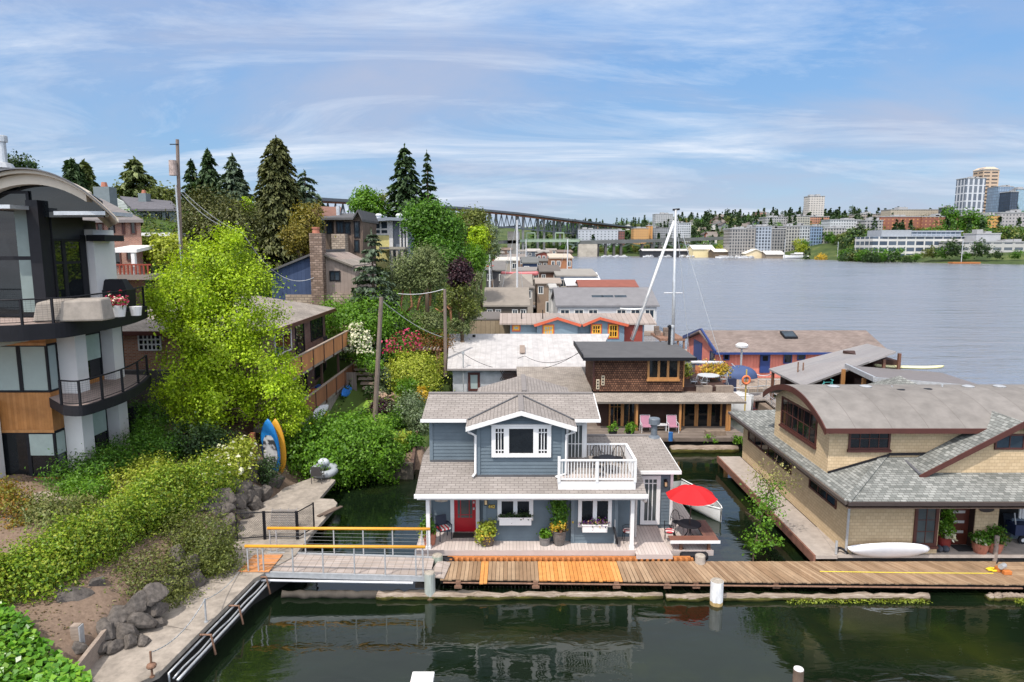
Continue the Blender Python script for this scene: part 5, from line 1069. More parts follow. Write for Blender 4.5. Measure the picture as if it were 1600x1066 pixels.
# barbecue or cart in the opening
p = A(*c5(1350, 930), 27.0); t = thing('hand_cart', 'dark hand cart with pale hubs parked in the garage opening', 'cart', (p.x, 27, dz)); q = MB(); q.box(p.x-.25, p.x+.4, 26.9, 27.5, dz+.35, dz+.8); q.build('body', plain('navy_cover', (.015, .025, .07), .6), t)
q = MB(); q.bar((p.x-.2, 27, dz+.8), (p.x-.3, 27, dz+1.3), .04); q.build('handle', M['galv'], t)
for dx in (.05, .38): q = MB(); q.tube([(p.x+dx, 26.84, dz+.18), (p.x+dx, 26.92, dz+.18)], .18, 14); wh = q.build('wheel', M['black'], t); q = MB(); q.tube([(p.x+dx, 26.82, dz+.18), (p.x+dx, 26.93, dz+.18)], .08, 10); q.build('hub', M['white_metal'], wh)
q = MB(); p = A(*c5(1365, 790), 27.3)
for k in range(4): x = p.x-.1+k*.12; q.hexa([(x, 27.3, 1.7), (x+.10, 27.3, 1.65), (x+.10, 27.36, 1.65), (x, 27.36, 1.7), (x+.03, 27.3, 2.85), (x+.09, 27.3, 2.9), (x+.09, 27.36, 2.9), (x+.03, 27.36, 2.85)])
T(q, 'towel', M['white'], 'white cloths hanging in the garage opening of the tan house', 'towels')
q = MB(); p = G(*c5(452, 990), dz)
q.tube([(13.0, 25.95, dz), (13.0, 25.95, dz+.55)], .05, 8); T(q, 'post', M['galv'], 'short galvanized post at the walkway corner by the white kayak', 'post')
q = MB(); q.tube([(13.05+.35*t_, 26.0+.1*math.sin(t_*5), dz+.08+.12*math.sin(t_*3.1)) for t_ in np.linspace(0, 1.9, 12)], .05, 7); T(q, 'hose', M['black'], 'black hose looped on the boards at the end of the kayak', 'hose', smooth=True)
# ================================================================ SHINGLED BROWN HOUSE
def c3(x, y): return (880+x/4.441, 500+y/4.441)
def f1(x, y): return (680+x/4.0, 340+y/4.0)
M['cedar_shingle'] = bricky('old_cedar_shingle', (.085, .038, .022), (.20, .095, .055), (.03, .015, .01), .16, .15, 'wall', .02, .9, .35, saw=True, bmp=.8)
M['roof_tan'] = bricky('tan_grey_shingle', (.25, .215, .185), (.33, .29, .25), (.15, .13, .11), .3, .15, 'roofy', .012, .9, .3, saw=True, bmp=.6)
M['roof_dark'] = plain('dark_membrane', (.085, .083, .085), .8, .18, 1.2)
S = thing('floating_house', 'brown cedar shingle floating house with honey coloured window frames and patio', 'house', (11, 46, .3))
hw = M['wood_honey']; z0 = .8; YW = 45.4
p0, p1 = A(*c3(240, 650), YW).x, A(*c3(1165, 650), YW).x
q = MB(); q.box(p0-3, p1+.1, 42.6, 53.5, -.4, .55); q.build('float', M['dark_void'], S)
dkx0, dkx1 = A(*c3(700, 850), 42.5).x, A(*c3(1295, 840), 42.6).x
q = MB(); q.slab([(dkx0-3.5, 42.4, z0), (dkx1, 42.4, z0), (dkx1-.4, 45.5, z0), (p1+.3, 52, z0), (dkx0-6, 52, z0), (dkx0-6, 42.4, z0)], .22); q.build('deck', boards('grey_deck', (.14, .11, .09), (.21, .17, .14), .16, 'roofx', .9, .08, .3), S)
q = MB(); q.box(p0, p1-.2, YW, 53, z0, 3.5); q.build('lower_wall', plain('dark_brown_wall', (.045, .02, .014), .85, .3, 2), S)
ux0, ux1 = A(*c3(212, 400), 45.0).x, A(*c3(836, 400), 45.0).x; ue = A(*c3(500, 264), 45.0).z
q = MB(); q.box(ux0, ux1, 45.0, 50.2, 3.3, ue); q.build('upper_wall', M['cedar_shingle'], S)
q = MB(); q.box(ux0-.06, ux0+.06, 44.93, 45.05, 3.6, ue); q.build('corner_board', M['dkbrown'], S); q = MB(); q.box(ux1-.05, ux1+.03, 44.95, 45.03, 3.6, ue); q.build('corner_board', hw, S)
a, b_ = A(*c3(140, 262), 44.4), A(*c3(925, 250), 44.4); c_, d_ = A(*c3(835, 150), 51), A(*c3(85, 140), 51)
q = MB(); q.slab([(a.x, 44.4, a.z), (b_.x, 44.4, a.z), (b_.x, 51, c_.z), (a.x, 51, c_.z)], .16); q.build('upper_roof', M['roof_dark'], S)
q = MB(); q.box(a.x-.03, b_.x+.03, 44.33, 44.395, a.z-.2, a.z+.01); q.box(a.x-.07, a.x-.005, 44.4, 51, a.z-.1, a.z+.2); q.build('fascia', M['black'], S)
e0, e1 = A(*c3(232, 568), 43.9), A(*c3(1272, 568), 43.9); e2, e3 = A(*c3(1185, 505), 45.1), A(*c3(200, 505), 45.1)
q = MB(); q.slab([(e0.x-.3, 43.9, e0.z), (e1.x, 43.9, e0.z), (e2.x+.1, 45.1, e2.z), (e0.x-.3, 45.1, e2.z)], .14); q.build('porch_roof', M['roof_tan'], S)
q = MB(); q.slab([(ux1, 45.1, e2.z+.02), (e2.x, 45.1, e2.z+.02), (e2.x, 50.3, e2.z+.02), (ux1, 50.3, e2.z+.02)], .15); q.build('roof_deck', boards('roof_deck_boards', (.17, .13, .10), (.25, .20, .16), .14, 'roofy', .9, .1, .3), S)
# doors and windows
def win3(a, b, c, d, Y, gm='glass', fm=hw, **k): x0, x1, zz0, zz1 = RC(*c3(a, b), *c3(c, d), Y); return window(S, (0, Y, 0), FX, FN, x0, x1, zz0, zz1, fm, M[gm], **k)
win3(584, 266, 806, 412, 44.97, cols=3, trim=.14, bar=.16, sill=.12)
win3(316, 566, 410, 758, YW-.02, trim=.11, cols=3, name='patio_door', rows=2, rowfrac=[.85]); win3(410, 566, 502, 758, YW-.02, trim=.10, name='patio_door', cols=2)
for a_, b2 in ((830, 922), (924, 1012), (1014, 1100)): win3(a_, 566, b2, 754, YW-.02, trim=.12, name='patio_door')
for cx in (511, 812, 1138, 1155):
    p = A(*c3(cx, 660), 44.2); q = MB(); q.box(p.x-.07, p.x+.07, 44.15, 44.29, z0, e0.z-.1); q.build('post', hw, S)
for cx, cy in ((240, 447), (276, 420)):
    p = A(*c3(cx, cy), 44.96); q = MB().frame((p.x, 44.98, p.z), FX, FN); q.fbox(-.10, .10, -.33, .33, 0, .04); o = q.build('number_block', plain('cream_block', (.60, .50, .36), .7), S)
    for dz_ in (-.2, 0, .2): MB().frame((p.x, 44.98, p.z), FX, FN).fbox(-.055, .055, dz_-.07, dz_+.07, .04, .05).build('slot', M['dark_void'], o)
for cx in (735, 752): p = A(*c3(cx, 180), 49.6); q = MB(); q.tube([(p.x, 49.6, p.z-.2), (p.x, 49.6, p.z+1.35)], .10, 10); q.lathe([(.17, 0), (.17, .12), (.05, .2)], (p.x, 49.6, p.z+1.35), 10); q.build('stove_pipe', M['black'] if cx < 740 else M['galv'], S)
# wing roof between this house and the white roofed one
p0_, p1_ = A(810, 613, 46.5), A(925, 613, 46.5); p2_ = A(912, 573, 52)
q = MB(); q.slab([(p0_.x, 46.5, p0_.z), (p1_.x, 46.5, p0_.z), (p2_.x+.3, 52, p2_.z), (p0_.x-.1, 52, p2_.z)], .14); q.build('wing_roof', M['roof_tan'], S); q = MB(); q.box(p0_.x+.2, p1_.x-.1, 46.8, 51.8, .6, p0_.z-.13); q.build('wing_wall', plain('grey_wing_wall', (.25, .27, .28), .7), S)
# log float and planters at its deck edge
t = thing('float_log', 'grey float timber with weeds along the cedar house deck', 'log', (10, 42, .1)); l0, l1 = G(*c3(745, 890), .25), G(*c3(1220, 900), .25); q = MB(); rr = random.Random(3); q.tube([(l0.x+(l1.x-l0.x)*i/10, l0.y+rr.uniform(-.05, .05), .15) for i in range(11)], [.3+rr.uniform(-.04, .04) for i in range(11)], 9); q.build('trunk', logm, t, smooth=True)
for (cx, cy, r_, h_, lab, lm) in ((1020, 845, .45, .3, 'weedy green clump growing on the timber edge of the cedar house deck', 'lf_bright'), (1205, 855, .35, .35, 'young green sprig at the outer corner of the cedar house deck', 'lf_bright')):
    p = G(*c3(cx, cy), .5); shrub('weed', lab, 'plant', [(p.x, p.y-.1, .75, r_, .25, h_)], 320, .12, M[lm], seed=int(cx), stems=False)
def porch_chair(px, py, lab):
    p = A(*c3(px, py), 43.9); x, y, z = p.x, 43.9, z0; t = thing('patio_chair', lab, 'chair', (x, y, z)); sm = plain('plum_sling', (.36, .17, .23), .8, .12)
    q = MB(); q.box(x-.3, x+.3, y-.3, y+.25, z+.38, z+.42); q.build('seat', sm, t); q = MB(); q.hexa([(x-.3, y+.22, z+.42), (x+.3, y+.22, z+.42), (x+.3, y+.26, z+.42), (x-.3, y+.26, z+.42), (x-.3, y+.42, z+1.0), (x+.3, y+.42, z+1.0), (x+.3, y+.46, z+1.0), (x-.3, y+.46, z+1.0)]); q.build('backrest', sm, t)
    for sx in (-.33, .33):
        q = MB(); q.tube([(x+sx, y-.32, z), (x+sx, y-.3, z+.62), (x+sx, y+.3, z+.62), (x+sx, y+.34, z)], .025, 6); q.build('armrest', M['white_metal'], t)
    q = MB(); q.tube([(x-.32, y+.24, z+.4), (x-.32, y+.46, z+1.03), (x+.32, y+.46, z+1.03), (x+.32, y+.24, z+.4)], .025, 6); q.build('back_frame', M['white_metal'], t)
porch_chair(575, 720, 'plum sling patio chair behind the grey chimney pipe, on the cedar house deck'); porch_chair(760, 730, 'plum sling patio chair near the glass doors of the cedar house')
q = MB(); p = A(*c3(665, 735), 44.2); q.box(p.x-.5, p.x+.5, 44.0, 44.5, z0+.38, z0+.43)
for sx in (-.45, .45): q.box(p.x+sx-.03, p.x+sx+.03, 44.05, 44.45, z0, z0+.38)
T(q, 'patio_bench', M['white_metal'], 'low white bench between the two plum patio chairs', 'bench')
for (cx, cy, Y, lab, lm, r_, n_) in ((465, 780, 42.9, 'black pot with bright green plant on the cedar house deck edge', 'lf_bright', .32, 380), (345, 790, 42.9, 'low green planter at the end of the cedar house deck behind the blue house roof', 'lf_bright', .25, 200)):
    p = A(*c3(cx, cy), Y); t = thing('potted_plant', lab, 'potted plant', (p.x, Y, z0)); q = MB(); q.lathe([(.22, 0), (.28, .3)], (p.x, Y, z0), 14); q.build('pot', M['black'], t); P, Nn = cloud_pts([(p.x, Y, z0+.55, r_, r_*.8, .3)], n_, np.random.default_rng(cx), .35, 10); leaf_mesh('foliage', P, Nn, .15, M[lm], t, seed=cx)
q = MB(); p = A(*c3(745, 830), 42.0); q.tube([(p.x, 42, .75), (p.x, 42, 1.3)], .14, 12); T(q, 'fender', plain('blue_fender', (.03, .13, .35), .4), 'blue and white fender hung at the deck corner of the cedar house', 'fender')
q = MB(); p = A(*c3(1070, 775), 43.2); q.box(p.x-.75, p.x+.5, 43.0, 43.5, z0, z0+.28); T(q, 'crate', plain('old_crate', (.20, .15, .11), .9, .4, 4), 'weathered planter crate on the deck before the cedar house glass doors', 'crate')
# furniture on the roof deck
rz0 = e2.z+.02
round_table('round pale table on the roof deck of the cedar house', A(1107, 584, 47.5).x, 47.5, rz0, .75, .72, plain('pale_table', (.45, .47, .49), .5))
for px, py, Y, rzz, lab in ((1100, 592, 46.3, 0, 'grey metal chair at the viewer side of the roof deck table'), (1085, 592, 46.7, .9, 'dark scrolled metal chair beside the roof deck railing post'), (1131, 583, 47.6, -1.6, 'grey metal chair at the far end of the roof deck table')):
    p = A(px, py, Y); wire_chair(lab, p.x, Y, rz0, rzz+math.pi if Y < 47 else rzz, None, None, M['galv'])
for px, Y, lab in ((1100, 49.5, 'wooden chair with orange seat behind the roof deck table'), (1093, 50, 'wooden chair with blue cushion behind the roof deck table')):
    p = A(px, 575, Y); arm_chair('deck_chair', lab, (p.x, Y, rz0), plain('orange_wood' if Y < 49.8 else 'brown_wood', (.34, .13, .05), .6))
for px0, px1, lab in ((1087, 1112, 'long grey planter box at the roof deck edge'), (1118, 1145, 'second grey planter box with weeds at the roof deck corner')):
    a_, b2 = A(px0, 603, 45.5).x, A(px1, 603, 45.5).x; q = MB(); q.box(a_, b2, 45.3, 45.7, rz0, rz0+.38); T(q, 'planter_box', plain('grey_planter', (.24, .19, .15), .9, .3, 4), lab, 'planter')
for px, py, r_, lab, lm in ((1112, 570, .7, 'yellow orange leafy shrub in a pot on the roof deck', 'fl_yellow'), (1073, 560, .4, 'yellow green potted bush at the wall corner of the roof deck', 'lf_yellow'), (1131, 575, .5, 'golden leafed potted shrub beside the sailing boat', 'fl_yellow')):
    p = A(px, py, 48.6); t = thing('potted_plant', lab, 'potted plant', (p.x, 48.6, rz0)); q = MB(); q.lathe([(.2, 0), (.28, .4)], (p.x, 48.6, rz0), 12); q.build('pot', M['terracotta'], t); P, Nn = cloud_pts([(p.x, 48.6, rz0+.9, r_, r_*.7, .45)], 420, np.random.default_rng(px), .4, 10); leaf_mesh('foliage', P, Nn, .14, M[lm], t, seed=px); leaf_mesh('leaves', P[::2]+[0, .05, -.1], Nn[::2], .14, M['lf_olive'], t, seed=px+1)
# ================================================================ WHITE METAL ROOF HOUSE
Wh = thing('floating_house', 'low grey floating house with broad white metal roof', 'house', (0, 58, .3))
a, b_ = A(*f1(75, 945), 54), A(*f1(925, 930), 54); c_, d_ = A(*f1(1090, 727), 62), A(*f1(88, 722), 62)
wr = boards('white_standing_seam', (.41, .39, .38), (.45, .425, .41), .45, 'roofy', .5, .05, .22, (.32, .305, .295), bmp=.5)
q = MB(); q.slab([(a.x, 54, a.z), (b_.x+.6, 54, a.z), (c_.x, 62, c_.z), (d_.x, 62, c_.z)], .12); q.slab([(d_.x, 62, c_.z), (c_.x, 62, c_.z), (c_.x, 69, a.z-.2), (d_.x, 69, a.z-.2)], .12); q.build('roof', wr, Wh)
q = MB(); q.prism([(a.x+.4, 54.5, .6), (a.x+.4, 68, .6), (a.x+.4, 68, a.z-.1), (a.x+.4, 62, c_.z-.15), (a.x+.4, 54.5, a.z-.05)], (b_.x-a.x, 0, 0)); q.build('wall', plain('grey_white_wall', (.42, .43, .44), .8, .3, 1.2), Wh)
q = MB(); q.box(a.x, b_.x+.6, 53.9, 53.99, a.z-.14, a.z+.01); q.build('fascia', plain('grey_fascia', (.25, .22, .21), .6), Wh)
def winf(par, fun, a, b, c, d, Y, fm, gm='glass', **k): x0, x1, zz0, zz1 = RC(*fun(a, b), *fun(c, d), Y); return window(par, (0, Y, 0), FX, FN, x0, x1, zz0, zz1, fm, M[gm], **k)
winf(Wh, f1, 205, 968, 280, 1085, 54.48, M['dkbrown'], 'blind', trim=.2, name='door')
p0_, p1_ = A(*f1(405, 955), 54.4), A(*f1(500, 1000), 54.4); q = MB(); 
x_ = p0_.x
while x_ < p1_.x: q.bar((x_, 54.42, p1_.z-.2), (x_+.5, 54.42, p0_.z), .05); q.bar((x_+.5, 54.40, p1_.z-.2), (x_, 54.40, p0_.z), .05); x_ += .16
q.build('lattice', plain('brown_lattice', (.09, .045, .03), .8), Wh)
p0_ = A(*f1(545, 832), 57.5); q = MB(); q.slab([(p0_.x-.22, 57, p0_.z-.08), (p0_.x+.22, 57, p0_.z-.08), (p0_.x+.22, 58.6, p0_.z+.32), (p0_.x-.22, 58.6, p0_.z+.32)], .08); q.build('skylight', plain('brown_skylight', (.26, .20, .16), .5), Wh)
p = A(*f1(175, 845), 54.2); q = MB(); q.tube([(p.x, 54.1, .9), (p.x, 54.1, p.z)], .05, 6); q.box(p.x-.1, p.x+.1, 54, 54.2, p.z-.1, p.z+.12); q.build('service_mast', M['galv'], Wh)
q = MB(); p = A(*f1(243, 740), 61.2); q.lathe([(.14, -.1), (.14, .1)], (p.x, 61.2, p.z), 10); q.build('vent', M['black'], Wh)
q = MB(); p2_ = A(*f1(1290, 770), 56)
def wire(lab, pts, sag, r=.018, n=14, mat='black', grp=None):
    out = []
    for a_, b2 in zip(pts[:-1], pts[1:]):
        a_, b2 = Vector(a_), Vector(b2)
        for i in range(n+1): t_ = i/n; p_ = a_.lerp(b2, t_); p_.z -= sag*4*t_*(1-t_); out.append(p_)
    return T(MB().tube(out, r, 4, False), 'cable', M[mat], lab, 'cable', grp)
wire('thin black cable drooping across the white metal roof to its service mast', [A(680, 518, 66), A(*f1(175, 850), 54.1), A(*f1(540, 945), 54.5), A(*f1(918, 830), 47)], .5)
wire('upper thin cable strung over the white metal roof to the cedar house', [A(*f1(88, 850), 58), A(*f1(560, 865), 56), A(*f1(915, 835), 48)], .7)
# ================================================================ BLUE HOUSE WITH YELLOW WINDOWS
Yb = 69.5
B2 = thing('floating_house', 'pale blue floating house with orange and yellow window frames and two gables', 'house', (5, 74, .3))
orm = plain('orange_trim', (.50, .10, .045), .6, .1); yel = plain('yellow_frame', (.66, .33, .03), .5, .1); pbl = plain('pale_blue_siding', (.165, .23, .28), .65, .12)
seam = boards('brown_standing_seam', (.29, .235, .20), (.335, .275, .24), .5, 'roofy', .5, .08, .12, (.17, .13, .11), bmp=.6); seamx = boards('brown_seam_x', (.27, .22, .19), (.31, .26, .22), .5, 'roofx', .5, .08, .12, (.17, .13, .11), bmp=.6)
e0, e1 = A(*f1(402, 662), Yb-.4), A(*f1(1385, 655), Yb-.4); r0 = A(*f1(405, 598), Yb+3.2)
q = MB(); q.slab([(e0.x, Yb-.4, e0.z), (e1.x, Yb-.4, e0.z), (e1.x, Yb+3.2, r0.z), (e0.x, Yb+3.2, r0.z)], .15); q.slab([(e0.x, Yb+3.2, r0.z), (e1.x, Yb+3.2, r0.z), (e1.x, Yb+7, e0.z), (e0.x, Yb+7, e0.z)], .15); q.build('roof', seam, B2)
x0, x1 = A(*f1(468, 720), Yb).x, A(*f1(1305, 720), Yb).x; q = MB(); q.box(x0, x1, Yb, Yb+6.5, .5, e0.z-.1); q.build('wall', pbl, B2)
q = MB(); q.box(A(*f1(1182, 700), Yb-.05).x, A(*f1(1296, 700), Yb-.05).x, Yb-.06, Yb-.005, .8, e0.z-.2); q.build('red_panel', plain('red_brown_panel', (.26, .05, .035), .7), B2)
for (la, ap, rb, wa, wb_) in ((615, 765, 915, 636, 890), (920, 1030, 1212, 972, 1182)):
    L0, AP, R0 = A(*f1(la, 668), Yb-1.2), A(*f1(ap, 622), Yb-1.2), A(*f1(rb, 668), Yb-1.2); zl = (L0.z+R0.z)/2
    q = MB(); q.slab([(L0.x, Yb+2, zl), (L0.x, Yb-1.2, zl), (AP.x, Yb-1.2, AP.z), (AP.x, Yb+3, AP.z)], .12); q.slab([(AP.x, Yb+3, AP.z), (AP.x, Yb-1.2, AP.z), (R0.x, Yb-1.2, zl), (R0.x, Yb+2, zl)], .12); q.build('gable_roof', seamx, B2)
    q = MB(); q.prism([(L0.x, Yb-1.26, zl), (AP.x, Yb-1.26, AP.z), (AP.x, Yb-1.26, AP.z-.28), (L0.x+.1, Yb-1.26, zl-.26)], (0, .06, 0)); q.prism([(AP.x, Yb-1.26, AP.z), (R0.x, Yb-1.26, zl), (R0.x-.1, Yb-1.26, zl-.26), (AP.x, Yb-1.26, AP.z-.28)], (0, .06, 0)); q.build('barge_board', orm, B2)
    a_, b2 = A(*f1(wa, 700), Yb-.8).x, A(*f1(wb_, 700), Yb-.8).x; q = MB(); q.prism([(a_, Yb-.8, .7), (b2, Yb-.8, .7), (b2, Yb-.8, zl+.02), (AP.x, Yb-.8, AP.z-.14), (a_, Yb-.8, zl+.02)], (0, 1, 0)); q.build('gable_wall', pbl, B2)
for (a_, b2, c2, d2, Y, gm, cc) in ((480, 668, 533, 712, Yb-.01, 'blind', 1), (670, 668, 744, 740, Yb-.81, 'blind', 3), (973, 664, 1042, 735, Yb-.81, 'glass', 3), (1078, 662, 1148, 757, Yb-.81, 'glass', 3)):
    o = winf(B2, f1, a_, b2, c2, d2, Y, orm, gm, trim=.16); x0, x1, zz0, zz1 = RC(*f1(a_+7, b2+7), *f1(c2-7, d2-7), Y-.02); window(B2, (0, Y-.03, 0), FX, FN, x0, x1, zz0, zz1, yel, M[gm], trim=.13, cols=cc, rows=2 if cc > 1 else 1, rowfrac=[.5] if cc > 1 else None, bar=.1, name='sash')
for cx, cy in ((540, 625), (672, 625)): p = A(*f1(cx, cy+12), Yb+1.2); q = MB(); q.tube([(p.x, Yb+1.2, p.z-.2), (p.x, Yb+1.2, p.z+1.0)], .06, 6); q.build('vent_pipe', M['black'], B2)
fnm = T(MB().box(A(*f1(215, 690), Yb+2).x, A(*f1(470, 690), Yb+2).x, Yb+1.9, Yb+2, .8, A(*f1(300, 645), Yb+2).z), 'fence', boards('tan_fence', (.24, .185, .12), (.29, .23, .155), .5, 'wall', .85, .04), 'tan board fence beside the pale blue house', 'fence')
q = MB(); a_, b2 = A(*f1(230, 630), 73), A(*f1(405, 598), 76); q.slab([(a_.x, 72.5, a_.z), (A(*f1(408, 632), 73).x, 72.5, a_.z), (A(*f1(408, 632), 73).x, 78, b2.z), (a_.x, 78, b2.z)], .15); q.box(a_.x+.2, A(*f1(400, 632), 73).x, 73, 77.5, .6, a_.z-.15); T(q, 'shed', plain('dark_grey_shed', (.13, .115, .105), .8), 'dark grey flat shed behind the tan board fence', 'shed')
# ================================================================ SALMON HOUSE
def s1(x, y): return (1040+x/4.2105, 480+y/4.2105)
Sa = thing('floating_house', 'salmon red floating house with navy doors and brown shingle roof', 'house', (24, 66, .3)); sal = boards('salmon_boards', (.60, .19, .14), (.64, .215, .16), .3, 'wall', .75, .05, .15, (.32, .08, .06)); nav = plain('navy_trim', (.022, .045, .16), .45, .1)
ea, eb = A(*s1(330, 298), 63), A(*s1(1480, 298), 63); ra, rb = A(*s1(262, 153), 68), A(*s1(1240, 152), 68)
q = MB(); q.slab([(ea.x, 63, ea.z), (eb.x, 63, ea.z), (rb.x+1.2, 68, ra.z), (ea.x-.3, 68, ra.z)], .14); q.slab([(ea.x-.3, 68, ra.z), (rb.x+1.2, 68, ra.z), (eb.x, 75, ea.z-.2), (ea.x, 75, ea.z-.2)], .14); q.build('roof', bricky('brown_shingle', (.175, .135, .118), (.24, .19, .165), (.1, .08, .07), .4, .2, 'roofy', .012, .9, .25, saw=True), Sa)
q = MB(); q.box(ea.x-.05, eb.x, 62.9, 62.99, ea.z-.2, ea.z+.01); q.build('gutter', nav, Sa)
q = MB(); q.prism([(ea.x+.3, 63.6, .6), (ea.x+.3, 74.4, .6), (ea.x+.3, 74.4, ea.z-.3), (ea.x+.3, 68, ra.z-.16), (ea.x+.3, 63.6, ea.z)], (eb.x-ea.x-1, 0, 0)); q.build('wall', sal, Sa)
xg = ea.x+.3
q = MB(); q.bar((xg-.35, 62.9, ea.z+.02), (xg-.35, 68, ra.z+.04), .16, .34); q.bar((xg-.35, 68, ra.z+.04), (xg-.35, 75, ea.z-.18), .16, .34); q.build('barge_board', nav, Sa)
MB().box(xg-.08, xg-.005, 68.6, 71.6, .7, 3.2).build('door', nav, Sa); window(Sa, (xg, 0, 0), (0, 1, 0), (-1, 0, 0), 64.3, 65.8, 1.4, 2.9, nav, M['glass'], trim=.12)
def fdoor(par, fun, a, b, c, d, Y, m, lab='door'): x0, x1, zz0, zz1 = RC(*fun(a, b), *fun(c, d), Y); q = MB(); q.box(x0, x1, Y-.06, Y+.04, zz0, zz1); o = q.build(lab, m, par); q = MB(); q.box(x0+.25*(x1-x0), x0+.75*(x1-x0), Y-.075, Y-.06, zz0+.62*(zz1-zz0), zz1-.12*(zz1-zz0)); q.build('pane', M['glass'], o); return o
fdoor(Sa, s1, 620, 305, 686, 432, 63.55, nav)
for a_, b2, c2, d2 in ((775, 306, 832, 372), (866, 306, 920, 350), (380, 305, 420, 350)): winf(Sa, s1, a_, b2, c2, d2, 63.56 if a_ > 300 else 64.1, nav, trim=.1)
p = A(*s1(806, 180), 66.6); q = MB(); q.slab([(p.x-.6, 65.9, p.z-.15), (p.x+.7, 65.9, p.z-.15), (p.x+.7, 67.2, p.z+.28), (p.x-.6, 67.2, p.z+.28)], .16); o = q.build('skylight', M['black'], Sa); q = MB(); q.slab([(p.x-.5, 65.98, p.z-.11), (p.x+.6, 65.98, p.z-.11), (p.x+.6, 67.1, p.z+.27), (p.x-.5, 67.1, p.z+.27)], .03); q.build('pane', M['glass_blue'], o)
q = MB(); q.box(ea.x-3, eb.x+1, 58.5, 63.5, .1, .6); T(q, 'dock', boards('far_grey_dock', (.26, .21, .17), (.34, .28, .23), .2, 'roofy', .9, .06), 'grey plank dock in front of the salmon house', 'dock')
# ================================================================ METAL ROOF BOATHOUSES
Mr = thing('boathouse', 'open sided boathouse with sloping pale ribbed metal roof', 'boathouse', (24, 50, .3)); rib = boards('ribbed_metal', (.25, .23, .225), (.285, .265, .255), .28, 'roofx', .5, .16, .1, (.15, .14, .135), bmp=.6)
a, b_, c_, d_ = G(1201, 576, 3.4), G(1255, 603, 3.4), A(1400, 549, 46.4), A(1355, 537, 53)
q = MB(); q.slab([(a.x, 53, 3.4), (b_.x, b_.y, 3.4), (c_.x, 46.4, c_.z), (d_.x, 53, d_.z)], .14); q.build('roof', rib, Mr)
q = MB(); q.box(21.0, 27, 51.5, 52.5, .6, 3.3); q.box(25.5, 27.2, 47.5, 52, .6, 5.0); q.build('wall', plain('dark_red_brown_wall', (.05, .022, .016), .85, .3), Mr)
q = MB(); q.box(19.5, 30, 45, 53.5, .1, .7); q.build('deck', boards('boathouse_deck', (.22, .17, .13), (.28, .22, .18), .2, 'roofy', .9), Mr)
for x, y, zt in ((20.4, 47, 3.3), (20.4, 52.5, 3.3), (23, 46.8, 4.2), (25.8, 46.7, 5.2), (26.9, 46.8, 5.6)): q = MB(); q.box(x-.09, x+.09, y-.09, y+.09, .6, zt); q.build('post', M['wood_brown'], Mr)
for px, py in ((1247, 573), (1255, 574)): p = A(px, py, 50); q = MB(); q.tube([(p.x, 50, p.z-.4), (p.x, 50, p.z+.35)], .05, 6); q.build('vent_pipe', M['rust'], Mr)
Mf = thing('boathouse', 'boathouse with low dark grey membrane roof beside the ribbed metal one', 'boathouse', (26, 43, .3)); e, f_, g_, h_ = A(1322, 571, 46), A(1367, 592, 40), A(1547, 607, 40), A(1470, 582, 47)
q = MB(); q.slab([(e.x, 46, e.z), (f_.x, 40, f_.z), (g_.x, 40, g_.z), (h_.x, 47, h_.z)], .2); q.build('roof', plain('grey_membrane', (.16, .145, .145), .8, .15), Mf)
q = MB(); q.bar((e.x-.02, 46, e.z-.03), (f_.x-.02, 40, f_.z-.03), .14, .3); q.bar((f_.x, 39.98, f_.z-.05), (g_.x, 39.98, g_.z-.05), .1, .3); q.build('fascia', M['galv'], Mf)
q = MB(); q.box(23.5, 29, 44.5, 46, .6, 4.0); q.box(22.5, 30, 40.5, 46.5, .1, .7); q.build('wall', plain('dark_interior_wall', (.045, .022, .016), .9, .4), Mf)
for x, y in ((22.5, 45.6), (22.3, 42.5), (22.2, 40.6), (25, 40.6)): q = MB(); q.box(x-.1, x+.1, y-.1, y+.1, .6, 4.7); q.build('post', M['wood_honey'], Mf)
kayak('pale yellow kayak lying on the grey membrane roof', (A(1420, 572, 47.2).x, 47.2, A(1420, 573, 47.2).z-.02), (0, 0, math.radians(-8)), 4.6, .7, (.72, .68, .38), cockpit=False)
bk_ = thing('bicycle', 'turquoise bicycle parked under the ribbed metal roof', 'bicycle', (A(1291, 601, 45.6).x, 45.6, .7)); x = A(1291, 601, 45.6).x; tq = plain('turquoise_paint', (.08, .38, .36), .4); zz = A(1291, 601, 45.6).z-.35
for dx in (-.5, .5): q = MB(); q.tube([(x+dx+.33*math.cos(t_), 45.6, zz+.33*math.sin(t_)) for t_ in np.linspace(0, 2*math.pi, 19)], .025, 5, False); q.build('wheel', M['black'], bk_)
q = MB(); q.tube([(x-.5, 45.6, zz), (x-.15, 45.6, zz+.5), (x+.4, 45.6, zz+.52), (x, 45.6, zz-.02), (x-.2, 45.6, zz+.62)], .025, 5); q.tube([(x+.5, 45.6, zz), (x+.38, 45.6, zz+.65)], .025, 5); q.build('frame', tq, bk_); q = MB(); q.tube([(x+.38, 45.4, zz+.68), (x+.38, 45.8, zz+.68)], .02, 5); q.build('handlebar', tq, bk_); q = MB(); q.ell((x-.21, 45.6, zz+.65), (.13, .06, .04)); q.build('saddle', M['black'], bk_)
q = MB(); q.box(21.5, 23.5, 45.2, 46, .65, zz-.36); T(q, 'platform', M['dark_void'], 'dark raised stage under the ribbed metal roof', 'platform')
